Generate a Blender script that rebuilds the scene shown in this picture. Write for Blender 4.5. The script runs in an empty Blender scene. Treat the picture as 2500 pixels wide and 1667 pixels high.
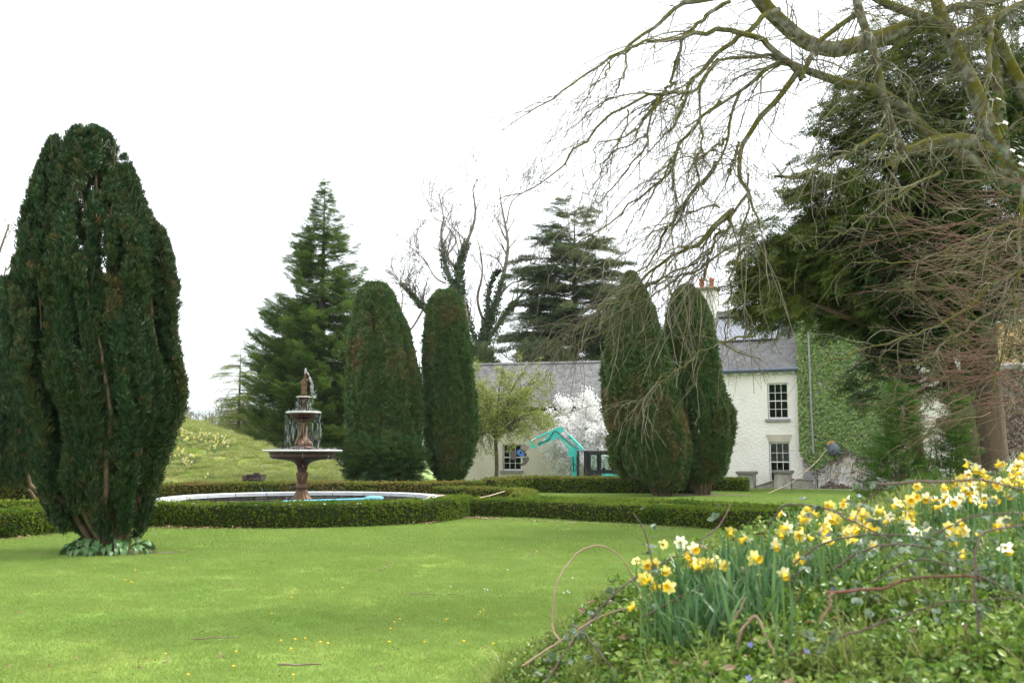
import bpy, math, random
import numpy as np
from mathutils import Vector, Matrix

rng = np.random.default_rng(11)
random.seed(11)
sc = bpy.context.scene
C = sc.collection
PI = math.pi
R = math.radians

# ------------------------------------------------------------------ camera
EYE = 1.9
FPX = 2430.56
TH = math.atan(266 / FPX)
cam = bpy.data.cameras.new('camera')
cam.lens = 35.0
cam.sensor_width = 36.0
cam.clip_start = 0.05
cam.clip_end = 12000
cam.dof.use_dof = True
cam.dof.focus_distance = 29.0
cam.dof.aperture_fstop = 4.0
cam_o = bpy.data.objects.new('camera', cam)
cam_o.location = (0, 0, EYE)
cam_o.rotation_euler = (PI / 2 + TH, 0, 0)
C.objects.link(cam_o)
sc.camera = cam_o

# ------------------------------------------------------------------ world, sun, exposure
SUN_AZ, SUN_EL = R(68), R(50)
world = bpy.data.worlds.new('World')
sc.world = world
world.use_nodes = True
wn, wl = world.node_tree.nodes, world.node_tree.links
wn.clear()
sky = wn.new('ShaderNodeTexSky')
sky.sky_type = 'NISHITA'
sky.sun_disc = False
sky.sun_elevation = SUN_EL
sky.sun_rotation = SUN_AZ
sky.air_density = 1.0
sky.dust_density = 3.0
hs = wn.new('ShaderNodeHueSaturation')
hs.inputs['Saturation'].default_value = 0.55
cloud = wn.new('ShaderNodeCombineXYZ')
for i, v in enumerate((10.7, 11.1, 11.5)):
    cloud.inputs[i].default_value = v
mx = wn.new('ShaderNodeMix')
mx.data_type = 'RGBA'
mx.inputs['Factor'].default_value = 0.82
bg = wn.new('ShaderNodeBackground')
bg.inputs['Strength'].default_value = 0.12
wo = wn.new('ShaderNodeOutputWorld')
wl.new(sky.outputs[0], hs.inputs['Color'])
wl.new(hs.outputs[0], mx.inputs['A'])
wl.new(cloud.outputs[0], mx.inputs['B'])
wl.new(mx.outputs['Result'], bg.inputs['Color'])
wl.new(bg.outputs[0], wo.inputs['Surface'])

sun = bpy.data.lights.new('sun', 'SUN')
sun.energy = 3.1
sun.angle = R(14)
sun.color = (1.0, 0.96, 0.88)
sun_o = bpy.data.objects.new('sun', sun)
sd = Vector((math.sin(SUN_AZ) * math.cos(SUN_EL), math.cos(SUN_AZ) * math.cos(SUN_EL), math.sin(SUN_EL)))
sun_o.rotation_euler = sd.to_track_quat('Z', 'Y').to_euler()
sun_o.location = (30, 20, 40)
C.objects.link(sun_o)

vs = sc.view_settings
vs.view_transform = 'Standard'
vs.look = 'None'
vs.exposure = 0.9
vs.gamma = 1.0
vs.use_curve_mapping = False
cy = sc.cycles
cy.max_bounces = 5
cy.diffuse_bounces = 2
cy.glossy_bounces = 2
cy.transmission_bounces = 4
cy.transparent_max_bounces = 8
cy.caustics_reflective = False
cy.caustics_refractive = False
cy.use_denoising = True
cy.volume_bounces = 0
cy.use_adaptive_sampling = True
cy.adaptive_threshold = 0.02


# ------------------------------------------------------------------ photograph pixels -> rays (used to measure the place)
def ray(px, py):
    cx = (px - 1250) / FPX
    cyy = -(py - 833.5) / FPX
    return (cx, math.cos(TH) - math.sin(TH) * cyy, math.sin(TH) + math.cos(TH) * cyy)


def at(px, py, D):
    d = ray(px, py)
    t = D / d[1]
    return np.array((t * d[0], D, EYE + t * d[2]))


def gd(px, py, z=0.0):
    d = ray(px, py)
    t = (z - EYE) / d[2]
    return np.array((t * d[0], t * d[1], z))


# ------------------------------------------------------------------ mesh helpers
def mesh_np(name, V, faces, mats, smooth=False, tint=None, fmat=None):
    """V (n,3); faces: list of int arrays (m,k)."""
    V = np.asarray(V, dtype=np.float32)
    if not isinstance(faces, (list, tuple)):
        faces = [faces]
    faces = [np.asarray(f, dtype=np.int32) for f in faces if len(f)]
    me = bpy.data.meshes.new(name)
    nl = sum(f.size for f in faces)
    nf = sum(len(f) for f in faces)
    me.vertices.add(len(V))
    me.vertices.foreach_set('co', V.ravel())
    me.loops.add(nl)
    me.loops.foreach_set('vertex_index', np.concatenate([f.ravel() for f in faces]))
    starts, off = [], 0
    for f in faces:
        k = f.shape[1]
        starts.append(off + np.arange(len(f), dtype=np.int32) * k)
        off += f.size
    me.polygons.add(nf)
    me.polygons.foreach_set('loop_start', np.concatenate(starts).astype(np.int32))
    if fmat is not None:
        me.polygons.foreach_set('material_index', np.asarray(fmat, dtype=np.int32))
    me.polygons.foreach_set('use_smooth', np.full(nf, bool(smooth)))
    if tint is not None:
        a = me.attributes.new('tint', 'FLOAT', 'POINT')
        a.data.foreach_set('value', np.asarray(tint, dtype=np.float32))
    me.update(calc_edges=True)
    if not isinstance(mats, (list, tuple)):
        mats = [mats]
    for m in mats:
        me.materials.append(m)
    return me


def root_loc(o):
    v = Vector((0, 0, 0))
    while o is not None:
        v = v + o.location
        o = o.parent
    return v


def link(name, me, parent=None, kind=None):
    o = bpy.data.objects.new(name, me)
    C.objects.link(o)
    if parent is not None:
        o.parent = parent
    if kind:
        o['kind'] = kind
    return o


def tag(o, label=None, cat=None, group=None, kind=None):
    if label:
        o['label'] = label
    if cat:
        o['category'] = cat
    if group:
        o['group'] = group
    if kind:
        o['kind'] = kind
    return o


def thing(name, label, cat, loc=(0, 0, 0), rz=0.0, group=None):
    o = bpy.data.objects.new(name, None)
    o.empty_display_size = 0.2
    C.objects.link(o)
    o.location = loc
    o.rotation_euler = (0, 0, rz)
    return tag(o, label, cat, group)


def copy_tree(o, parent=None):
    c = o.copy()
    C.objects.link(c)
    c.parent = parent
    for ch in o.children:
        copy_tree(ch, c)
    return c


class MB:
    """collects pieces of one part, in the coordinates of its thing (or of the world)."""

    def __init__(s):
        s.v, s.f, s.n = [], {}, 0

    def add(s, V, F):
        V = np.asarray(V, dtype=float).reshape(-1, 3)
        for f in (F if isinstance(F, list) else [F]):
            f = np.asarray(f, dtype=int)
            if f.size:
                s.f.setdefault(f.shape[1], []).append(f + s.n)
        s.v.append(V)
        s.n += len(V)
        return s

    def box(s, a, b, taper=0.0, M=None, bev=0.0):
        (x0, y0, z0), (x1, y1, z1) = a, b
        t = taper
        if bev <= 0:
            V = np.array([(x0, y0, z0), (x1, y0, z0), (x1, y1, z0), (x0, y1, z0),
                          (x0 + t, y0 + t, z1), (x1 - t, y0 + t, z1), (x1 - t, y1 - t, z1), (x0 + t, y1 - t, z1)], float)
            F = [(0, 3, 2, 1), (4, 5, 6, 7), (0, 1, 5, 4), (1, 2, 6, 5), (2, 3, 7, 6), (3, 0, 4, 7)]
            if M is not None:
                V = V @ np.array(M.to_3x3()).T + np.array(M.translation)
            return s.add(V, np.array(F))
        e = bev
        V, cx = [], [(x0, x1), (y0, y1), (z0, z1)]
        idx = {}
        for i in (0, 1):
            for j in (0, 1):
                for k in (0, 1):
                    c = (cx[0][i], cx[1][j], cx[2][k])
                    sg = (1 - 2 * i, 1 - 2 * j, 1 - 2 * k)
                    for ax in range(3):
                        p = [c[q] + (0 if q == ax else sg[q] * e) for q in range(3)]
                        idx[(i, j, k, ax)] = len(V)
                        V.append(p)
        F4, F3 = [], []
        g = idx
        for ax in range(3):
            o1, o2 = [q for q in range(3) if q != ax]
            for sd_ in (0, 1):
                q = []
                for (m, n) in ((0, 0), (1, 0), (1, 1), (0, 1)):
                    t3 = [0, 0, 0]
                    t3[ax], t3[o1], t3[o2] = sd_, m, n
                    q.append(g[(t3[0], t3[1], t3[2], ax)])
                F4.append(q)
        for ax in range(3):
            o1, o2 = [q for q in range(3) if q != ax]
            for m in (0, 1):
                for n in (0, 1):
                    t0, t1 = [0, 0, 0], [0, 0, 0]
                    t0[ax], t1[ax] = 0, 1
                    t0[o1] = t1[o1] = m
                    t0[o2] = t1[o2] = n
                    F4.append([g[(*t0, o1)], g[(*t1, o1)], g[(*t1, o2)], g[(*t0, o2)]])
        for i in (0, 1):
            for j in (0, 1):
                for k in (0, 1):
                    F3.append([g[(i, j, k, 0)], g[(i, j, k, 1)], g[(i, j, k, 2)]])
        V = np.array(V, float)
        if M is not None:
            V = V @ np.array(M.to_3x3()).T + np.array(M.translation)
        return s.add(V, [np.array(F4), np.array(F3)])

    def tube(s, pts, r, sides=8, caps=True):
        P = np.asarray(pts, float)[None]
        Rr = np.full((1, P.shape[1]), r, float) if np.isscalar(r) else np.asarray(r, float)[None]
        V, F = tubes(P, Rr, sides)
        s.add(V, F)
        if caps:
            n = P.shape[1]
            s.add(V[:sides], np.arange(sides)[None, ::-1])
            s.add(V[(n - 1) * sides:], np.arange(sides)[None])
        return s

    def lathe(s, prof, seg=32, c=(0, 0, 0), flute=0, fl_amp=0.0):
        prof = np.asarray(prof, float)
        a = np.arange(seg) / seg * 2 * PI
        k = 1.0 + (fl_amp * np.cos(a * flute) if flute else 0)
        V = np.stack([prof[:, None, 0] * np.cos(a) * k, prof[:, None, 0] * np.sin(a) * k,
                      np.repeat(prof[:, 1:2], seg, 1)], -1).reshape(-1, 3) + np.array(c)
        F = []
        for i in range(len(prof) - 1):
            j = np.arange(seg)
            F.append(np.stack([i * seg + j, i * seg + (j + 1) % seg, (i + 1) * seg + (j + 1) % seg, (i + 1) * seg + j], 1))
        return s.add(V, np.concatenate(F))

    def poly(s, pts, y0, y1, M=None):
        """outline in (x, z) extruded from y0 to y1 (convex or mildly concave n-gons)."""
        n = len(pts)
        p = np.array(pts, float)
        V = np.concatenate([np.stack([p[:, 0], np.full(n, y0), p[:, 1]], 1), np.stack([p[:, 0], np.full(n, y1), p[:, 1]], 1)])
        i = np.arange(n)
        F4 = np.stack([i, (i + 1) % n, n + (i + 1) % n, n + i], 1)
        if M is not None:
            V = V @ np.array(M.to_3x3()).T + np.array(M.translation)
        return s.add(V, [F4, i[None, ::-1], (n + i)[None]])

    def mesh(s, name, mat, smooth=False, sub=None):
        V = np.concatenate(s.v)
        if sub is not None:
            V = V - np.array(sub)
        return mesh_np(name, V, [np.concatenate(f) for f in s.f.values()], mat, smooth)

    def build(s, name, mat, parent=None, smooth=False, world=False, kind=None):
        sub = root_loc(parent) if (world and parent is not None) else None
        return link(name, s.mesh(name, mat, smooth, sub), parent, kind)


def norm(a):
    return a / np.maximum(np.linalg.norm(a, axis=-1, keepdims=True), 1e-9)


def tubes(P, Rr, sides=4):
    """P (B,n,3), Rr (B,n) -> verts, quads"""
    P = np.asarray(P, float)
    B, n, _ = P.shape
    T = np.empty_like(P)
    T[:, 1:-1] = P[:, 2:] - P[:, :-2]
    T[:, 0] = P[:, 1] - P[:, 0]
    T[:, -1] = P[:, -1] - P[:, -2]
    T = norm(T)
    ref = norm(np.cross(norm(P[:, -1] - P[:, 0] + 1e-6), np.array([0.31, 0.17, 0.93])) + 1e-6)[:, None]
    N1 = norm(ref - (ref * T).sum(-1, keepdims=True) * T)
    N2 = np.cross(T, N1)
    a = np.arange(sides) / sides * 2 * PI
    V = P[:, :, None] + Rr[:, :, None, None] * (N1[:, :, None] * np.cos(a)[:, None] + N2[:, :, None] * np.sin(a)[:, None])
    b = np.arange(B)[:, None, None] * n * sides
    i = np.arange(n - 1)[None, :, None] * sides
    j = np.arange(sides)[None, None]
    j2 = (j + 1) % sides
    F = np.stack([b + i + j, b + i + j2, b + i + sides + j2, b + i + sides + j], -1).reshape(-1, 4)
    return V.reshape(-1, 3), F


def quad_leaves(P, D, L, W, nrm=None, mid=0.5):
    """rhombic leaves: base P, direction D, length L, width W."""
    P, D = np.asarray(P, float), norm(np.asarray(D, float))
    n = len(P)
    if nrm is None:
        nrm = rng.normal(size=(n, 3))
    S = norm(np.cross(D, nrm))
    L = np.broadcast_to(np.asarray(L, float), (n,))[:, None]
    W = np.broadcast_to(np.asarray(W, float), (n,))[:, None]
    m = P + D * L * mid
    V = np.stack([P, m + S * W / 2, P + D * L, m - S * W / 2], 1).reshape(-1, 3)
    F = np.arange(4 * n).reshape(-1, 4)
    return V, F


def fold_leaves(P, D, L, W, nrm, fold=0.25):
    """leaves folded along the midrib: 2 quads of 6 verts."""
    P, D = np.asarray(P, float), norm(np.asarray(D, float))
    n = len(P)
    S = norm(np.cross(D, nrm))
    U = norm(np.cross(S, D))
    L = np.broadcast_to(np.asarray(L, float), (n,))[:, None]
    W = np.broadcast_to(np.asarray(W, float), (n,))[:, None]
    a = P + D * L * 0.3
    b = P + D * L * 0.7
    V = np.stack([P, a + S * W * 0.5 + U * W * fold, b + S * W * 0.42 + U * W * fold, P + D * L - U * L * 0.08,
                  b - S * W * 0.42 + U * W * fold, a - S * W * 0.5 + U * W * fold], 1).reshape(-1, 3)
    i = np.arange(n)[:, None] * 6
    F = np.concatenate([i + np.array([[0, 1, 2, 3]]), i + np.array([[0, 3, 4, 5]])])
    return V, F


def cat(*vf):
    Vs, Fs, n = [], [], 0
    for V, F in vf:
        Vs.append(V)
        Fs.append(F + n)
        n += len(V)
    return np.concatenate(Vs), np.concatenate(Fs)


def interp(x, xs, ys):
    return np.interp(x, xs, ys)


def spline(pts, n):
    """Catmull-Rom through pts (k,d), resampled to n points."""
    p = np.asarray(pts, float)
    if len(p) < 3:
        return np.array([p[0] + (p[-1] - p[0]) * t for t in np.linspace(0, 1, n)])
    q = np.concatenate([[2 * p[0] - p[1]], p, [2 * p[-1] - p[-2]]])
    k = len(p) - 1
    out = []
    for u in np.linspace(0, k, n):
        i = min(int(u), k - 1)
        t = u - i
        a, b, c, d = q[i], q[i + 1], q[i + 2], q[i + 3]
        out.append(0.5 * ((2 * b) + (c - a) * t + (2 * a - 5 * b + 4 * c - d) * t * t + (3 * b - a - 3 * c + d) * t ** 3))
    return np.array(out)


def sm(x, a, b):
    t = np.clip((np.asarray(x, float) - a) / (b - a), 0, 1)
    return t * t * (3 - 2 * t)


def vnoise(x, y, seed=0, scale=1.0):
    """smooth value noise, vectorised, in [-1,1]"""
    x, y = np.asarray(x, float) * scale, np.asarray(y, float) * scale
    xi, yi = np.floor(x).astype(int), np.floor(y).astype(int)
    fx, fy = x - xi, y - yi
    fx, fy = fx * fx * (3 - 2 * fx), fy * fy * (3 - 2 * fy)

    def h(a, b):
        n = (a * 374761393 + b * 668265263 + seed * 1442695041) & 0x7fffffff
        n = ((n ^ (n >> 13)) * 1274126177) & 0x7fffffff
        return ((n ^ (n >> 16)) & 0xffff) / 32767.5 - 1
    return ((h(xi, yi) * (1 - fx) + h(xi + 1, yi) * fx) * (1 - fy) + (h(xi, yi + 1) * (1 - fx) + h(xi + 1, yi + 1) * fx) * fy)


# ------------------------------------------------------------------ materials
MATS = {}


def _new(name):
    m = bpy.data.materials.new(name)
    m.use_nodes = True
    m.node_tree.nodes.clear()
    MATS[name] = m
    return m, m.node_tree.nodes, m.node_tree.links


def rgb(c):
    return (c[0], c[1], c[2], 1.0)


def pbr(name, col, rough=0.7, col2=None, nscale=4.0, lo=0.4, hi=0.65, detail=6, bump=None, metal=0.0, spec=0.3,
        col3=None, n3=1.0, lo3=0.5, hi3=0.7, stretch=None, island=0.0, coat=0.0):
    m, N, Lk = _new(name)
    out = N.new('ShaderNodeOutputMaterial')
    b = N.new('ShaderNodeBsdfPrincipled')
    b.inputs['Roughness'].default_value = rough
    b.inputs['Metallic'].default_value = metal
    b.inputs['Specular IOR Level'].default_value = spec
    if coat:
        b.inputs['Coat Weight'].default_value = coat
    Lk.new(b.outputs[0], out.inputs[0])
    tc = N.new('ShaderNodeTexCoord')
    src = tc.outputs['Object']
    if stretch:
        mp = N.new('ShaderNodeMapping')
        mp.inputs['Scale'].default_value = stretch
        Lk.new(src, mp.inputs[0])
        src = mp.outputs[0]

    def layer(prev, c, scale, lo, hi, det):
        n = N.new('ShaderNodeTexNoise')
        n.inputs['Scale'].default_value = scale
        n.inputs['Detail'].default_value = det
        n.inputs['Roughness'].default_value = 0.6
        Lk.new(src, n.inputs['Vector'])
        r = N.new('ShaderNodeMapRange')
        r.inputs['From Min'].default_value = lo
        r.inputs['From Max'].default_value = hi
        Lk.new(n.outputs[0], r.inputs[0])
        x = N.new('ShaderNodeMix')
        x.data_type = 'RGBA'
        Lk.new(r.outputs[0], x.inputs['Factor'])
        if isinstance(prev, tuple):
            x.inputs['A'].default_value = prev
        else:
            Lk.new(prev, x.inputs['A'])
        x.inputs['B'].default_value = rgb(c)
        return x.outputs['Result']
    cur = rgb(col)
    if col2:
        cur = layer(cur, col2, nscale, lo, hi, detail)
    if col3:
        cur = layer(cur, col3, n3, lo3, hi3, 5)
    if island:
        g = N.new('ShaderNodeObjectInfo')
        g2 = N.new('ShaderNodeNewGeometry')
        ad = N.new('ShaderNodeMath')
        Lk.new(g.outputs['Random'], ad.inputs[0])
        Lk.new(g2.outputs['Random Per Island'], ad.inputs[1])
        fr = N.new('ShaderNodeMath')
        fr.operation = 'FRACT'
        Lk.new(ad.outputs[0], fr.inputs[0])
        mr = N.new('ShaderNodeMapRange')
        mr.inputs['To Min'].default_value = 1 - island
        mr.inputs['To Max'].default_value = 1 + island
        Lk.new(fr.outputs[0], mr.inputs[0])
        hv = N.new('ShaderNodeHueSaturation')
        Lk.new(mr.outputs[0], hv.inputs['Value'])
        if isinstance(cur, tuple):
            hv.inputs['Color'].default_value = cur
        else:
            Lk.new(cur, hv.inputs['Color'])
        cur = hv.outputs[0]
    if isinstance(cur, tuple):
        b.inputs['Base Color'].default_value = cur
    else:
        Lk.new(cur, b.inputs['Base Color'])
    if bump:
        n = N.new('ShaderNodeTexNoise')
        n.inputs['Scale'].default_value = bump[0]
        n.inputs['Detail'].default_value = 5
        Lk.new(src, n.inputs['Vector'])
        bp = N.new('ShaderNodeBump')
        bp.inputs['Strength'].default_value = bump[1]
        bp.inputs['Distance'].default_value = bump[2] if len(bump) > 2 else 0.02
        Lk.new(n.outputs[0], bp.inputs['Height'])
        Lk.new(bp.outputs[0], b.inputs['Normal'])
    return m


def leaf(name, cols, transl=0.25, rough=0.5, patch=None, tintcol=None, spec=0.35, pscale=0.6, plo=0.5, phi=0.62, tcol=None, inst=False):
    """leaf colour picked per leaf from cols; patch: a second colour in large patches; tint attribute mixes to tintcol."""
    m, N, Lk = _new(name)
    out = N.new('ShaderNodeOutputMaterial')
    g = N.new('ShaderNodeNewGeometry')
    rp = N.new('ShaderNodeValToRGB')
    e = rp.color_ramp.elements
    while len(e) < len(cols):
        e.new(0.5)
    for i, c in enumerate(cols):
        e[i].position = i / max(1, len(cols) - 1)
        e[i].color = rgb(c)
    oi = N.new('ShaderNodeObjectInfo')
    sm_ = N.new('ShaderNodeMath')
    sm_.operation = 'MULTIPLY_ADD'
    sm_.inputs[1].default_value = 0.45 if inst else 1.0
    Lk.new(g.outputs['Random Per Island'], sm_.inputs[0])
    if inst:
        hf = N.new('ShaderNodeMath')
        hf.operation = 'MULTIPLY'
        hf.inputs[1].default_value = 0.55
        Lk.new(oi.outputs['Random'], hf.inputs[0])
        Lk.new(hf.outputs[0], sm_.inputs[2])
    else:
        sm_.inputs[2].default_value = 0.0
    Lk.new(sm_.outputs[0], rp.inputs[0])
    cur = rp.outputs[0]
    if patch:
        tc = N.new('ShaderNodeTexCoord')
        n = N.new('ShaderNodeTexNoise')
        n.inputs['Scale'].default_value = pscale
        n.inputs['Detail'].default_value = 3
        Lk.new((g.outputs['Position'] if inst else tc.outputs['Object']), n.inputs['Vector'])
        r = N.new('ShaderNodeMapRange')
        r.inputs['From Min'].default_value = plo
        r.inputs['From Max'].default_value = phi
        Lk.new(n.outputs[0], r.inputs[0])
        x = N.new('ShaderNodeMix')
        x.data_type = 'RGBA'
        Lk.new(r.outputs[0], x.inputs['Factor'])
        Lk.new(cur, x.inputs['A'])
        x.inputs['B'].default_value = rgb(patch)
        cur = x.outputs['Result']
    if tintcol:
        a = N.new('ShaderNodeAttribute')
        a.attribute_name = 'tint'
        a.attribute_type = 'INSTANCER' if inst else 'GEOMETRY'
        x = N.new('ShaderNodeMix')
        x.data_type = 'RGBA'
        Lk.new(a.outputs['Fac'], x.inputs['Factor'])
        Lk.new(cur, x.inputs['A'])
        x.inputs['B'].default_value = rgb(tintcol)
        cur = x.outputs['Result']
    b = N.new('ShaderNodeBsdfPrincipled')
    b.inputs['Roughness'].default_value = rough
    b.inputs['Specular IOR Level'].default_value = spec
    Lk.new(cur, b.inputs['Base Color'])
    if transl > 0:
        t = N.new('ShaderNodeBsdfTranslucent')
        Lk.new(cur, t.inputs['Color'])
        s = N.new('ShaderNodeMixShader')
        s.inputs[0].default_value = transl
        Lk.new(b.outputs[0], s.inputs[1])
        Lk.new(t.outputs[0], s.inputs[2])
        Lk.new(s.outputs[0], out.inputs[0])
    else:
        Lk.new(b.outputs[0], out.inputs[0])
    return m


def scatter(name, pts, protos, scale=(0.8, 1.25), tilt=0.0, parent=None, seed=0):
    """one object whose points carry instanced tufts (grass and other stuff nobody could count)."""
    me = bpy.data.meshes.new(name)
    me.vertices.add(len(pts))
    me.vertices.foreach_set('co', np.asarray(pts, np.float32).ravel())
    me.update()
    o = link(name, me, parent, 'stuff')
    ng = bpy.data.node_groups.new(name, 'GeometryNodeTree')
    ng.interface.new_socket('Geometry', in_out='INPUT', socket_type='NodeSocketGeometry')
    ng.interface.new_socket('Geometry', in_out='OUTPUT', socket_type='NodeSocketGeometry')
    N, Lk = ng.nodes, ng.links
    gi, go = N.new('NodeGroupInput'), N.new('NodeGroupOutput')
    ip = N.new('GeometryNodeInstanceOnPoints')
    oi = N.new('GeometryNodeObjectInfo')
    oi.inputs['Object'].default_value = protos
    oi.inputs['As Instance'].default_value = False
    rv = N.new('FunctionNodeRandomValue')
    rv.data_type = 'FLOAT_VECTOR'
    rv.inputs[0].default_value = (-tilt, -tilt, 0)
    rv.inputs[1].default_value = (tilt, tilt, 6.2832)
    rv.inputs['Seed'].default_value = seed
    rs = N.new('FunctionNodeRandomValue')
    rs.data_type = 'FLOAT'
    rs.inputs[2].default_value = scale[0]
    rs.inputs[3].default_value = scale[1]
    rs.inputs['Seed'].default_value = seed + 5
    Lk.new(gi.outputs[0], ip.inputs['Points'])
    Lk.new(oi.outputs['Geometry'], ip.inputs['Instance'])
    Lk.new(rv.outputs[0], ip.inputs['Rotation'])
    Lk.new(rs.outputs[1], ip.inputs['Scale'])
    Lk.new(ip.outputs[0], go.inputs[0])
    md = o.modifiers.new('scatter', 'NODES')
    md.node_group = ng
    return o


def proto(name, V, F, mat):
    """mesh used only as the instanced tuft; it is not in the scene itself."""
    return bpy.data.objects.new(name, mesh_np(name, V, F, mat))


def frames_to_euler(X, Z):
    """euler angles of frames whose x axis is X and whose z axis is near Z."""
    X = norm(X)
    Y = norm(np.cross(Z, X) + 1e-6)
    Z = np.cross(X, Y)
    ry = -np.arcsin(np.clip(X[:, 2], -1, 1))
    return np.stack([np.arctan2(Y[:, 2], Z[:, 2]), ry, np.arctan2(X[:, 1], X[:, 0])], 1)


def inst_part(name, P, X, Z, scl, pro, parent, tint=None):
    """one part of countless alike sprigs: points that carry the sprig mesh, turned and scaled point by point."""
    P = np.asarray(P, float) - np.array(root_loc(parent))
    n = len(P)
    me = bpy.data.meshes.new(name)
    me.vertices.add(n)
    me.vertices.foreach_set('co', P.astype(np.float32).ravel())
    a = me.attributes.new('rot', 'FLOAT_VECTOR', 'POINT')
    a.data.foreach_set('vector', frames_to_euler(np.asarray(X, float), np.asarray(Z, float)).astype(np.float32).ravel())
    a = me.attributes.new('scl', 'FLOAT', 'POINT')
    a.data.foreach_set('value', np.broadcast_to(np.asarray(scl, np.float32), (n,)).copy())
    a = me.attributes.new('tint', 'FLOAT', 'POINT')
    a.data.foreach_set('value', (np.zeros(n) if tint is None else np.asarray(tint)).astype(np.float32))
    me.update()
    o = link(name, me, parent, 'stuff')
    key = 'sprigs_' + pro.name
    ng = bpy.data.node_groups.get(key)
    if ng is None:
        ng = bpy.data.node_groups.new(key, 'GeometryNodeTree')
        ng.interface.new_socket('Geometry', in_out='INPUT', socket_type='NodeSocketGeometry')
        ng.interface.new_socket('Geometry', in_out='OUTPUT', socket_type='NodeSocketGeometry')
        N, Lk = ng.nodes, ng.links
        gi, go = N.new('NodeGroupInput'), N.new('NodeGroupOutput')
        ip = N.new('GeometryNodeInstanceOnPoints')
        oi = N.new('GeometryNodeObjectInfo')
        oi.inputs['Object'].default_value = pro
        oi.inputs['As Instance'].default_value = False
        r_ = N.new('GeometryNodeInputNamedAttribute')
        r_.data_type = 'FLOAT_VECTOR'
        r_.inputs['Name'].default_value = 'rot'
        s_ = N.new('GeometryNodeInputNamedAttribute')
        s_.data_type = 'FLOAT'
        s_.inputs['Name'].default_value = 'scl'
        Lk.new(gi.outputs[0], ip.inputs['Points'])
        Lk.new(oi.outputs['Geometry'], ip.inputs['Instance'])
        Lk.new(r_.outputs['Attribute'], ip.inputs['Rotation'])
        Lk.new(s_.outputs['Attribute'], ip.inputs['Scale'])
        Lk.new(ip.outputs[0], go.inputs[0])
    md = o.modifiers.new('sprigs', 'NODES')
    md.node_group = ng
    return o


def tuft_proto(name, mat, n=18, L=0.07, W=0.27, spread=0.75, off=0.012):
    """a bottle-brush tuft of needles around +x."""
    d = rng.normal(0, spread, (n, 3))
    d[:, 0] = np.abs(d[:, 0]) + 0.55
    d = norm(d)
    P = rng.normal(0, off, (n, 3)) + np.stack([rng.uniform(-0.5, 0.3, n) * L, np.zeros(n), np.zeros(n)], 1)
    l_ = L * rng.uniform(0.7, 1.2, n)
    V, F = quad_leaves(P, d, l_, l_ * W)
    return proto(name, V, F, mat)


def fern_proto(name, mat, nside=7, ll=0.15, lw=0.3, droop=0.16, flat=0.2, side=0.42, per=6, seed=0):
    """a flat spray of unit length along +x: axis and side twigs set with needles."""
    P, D = [], []
    ts = np.linspace(0.12, 0.92, nside)
    for i, t in enumerate(ts):
        for sg in ((1, -1) if i % 1 == 0 else (1,)):
            ln = side * (1.1 - 0.75 * t) * rng.uniform(0.75, 1.15)
            o = np.array([t, 0, -droop * t * t])
            dv = norm(np.array([0.75, sg * 0.75, rng.normal(0, 0.12)]))
            for k in range(per):
                u = (k + 0.5) / per
                sg2 = 1 if k % 2 else -1
                P.append(o + dv * ln * u - np.array([0, 0, droop * 0.6 * u * u * ln]))
                sd_ = np.array([-dv[1], dv[0], 0]) * sg2
                D.append(dv * 0.8 + sd_ * 0.65 + rng.normal(0, flat, 3))
    for k in range(10):
        t = (k + 0.5) / 10
        P.append(np.array([t, 0, -droop * t * t]))
        D.append(np.array([0.8, 0.7 * (1 if k % 2 else -1), 0]) + rng.normal(0, flat, 3))
    P, D = np.array(P), np.array(D)
    l_ = ll * rng.uniform(0.75, 1.25, len(P))
    V, F = quad_leaves(P, D, l_, l_ * lw, np.tile([0, 0, 1.0], (len(P), 1)) + rng.normal(0, 0.35, (len(P), 3)))
    return proto(name, V, F, mat)


def sprig_proto(name, mat, n=7, L=0.03, W=0.6, r=0.02):
    """small twig end with a few broad leaves around +x (box, periwinkle)."""
    d = rng.normal(0, 0.75, (n, 3))
    d[:, 0] = np.abs(d[:, 0]) * 0.7 + 0.25
    P = np.stack([rng.uniform(-r, r * 0.6, n), rng.normal(0, r * 0.5, n), rng.normal(0, r * 0.5, n)], 1)
    l_ = L * rng.uniform(0.75, 1.25, n)
    V, F = quad_leaves(P, d, l_, l_ * W)
    return proto(name, V, F, mat)
# ================================================================== ground
def ground_z(X, Y):
    X, Y = np.asarray(X, float), np.asarray(Y, float)
    dip = -0.55 * sm(Y, 45.5, 49.5) * sm(X, -7, -3) * (1 - sm(X, 7.5, 10))
    far = -5.0 * sm(Y, 62, 130) - 16 * sm(Y, 130, 600)
    und = 0.02 * vnoise(X, Y, 3, 0.35) * (1 - sm(Y, 26, 34))
    return dip + far + und


M_lawn = pbr('lawn_turf', (0.20, 0.295, 0.062), 0.85, (0.155, 0.255, 0.05), 0.8, 0.35, 0.65, 8, bump=(60, 0.6, 0.02),
             col3=(0.27, 0.33, 0.07), n3=0.4, lo3=0.48, hi3=0.68, spec=0.1)
gx = np.unique(np.concatenate([np.linspace(-4500, -60, 22), np.linspace(-60, -26, 12), np.linspace(-26, 26, 105), np.linspace(26, 60, 12), np.linspace(60, 4500, 22)]))
gy = np.unique(np.concatenate([np.linspace(-40, 0, 9), np.linspace(0, 66, 133), np.geomspace(66, 7600, 40)]))
GX, GY = np.meshgrid(gx, gy)
V = np.stack([GX, GY, ground_z(GX, GY)], -1).reshape(-1, 3)
nx, ny = len(gx), len(gy)
ii = (np.arange(ny - 1)[:, None] * nx + np.arange(nx - 1)[None]).reshape(-1)
F = np.stack([ii, ii + 1, ii + nx + 1, ii + nx], 1)
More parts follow.
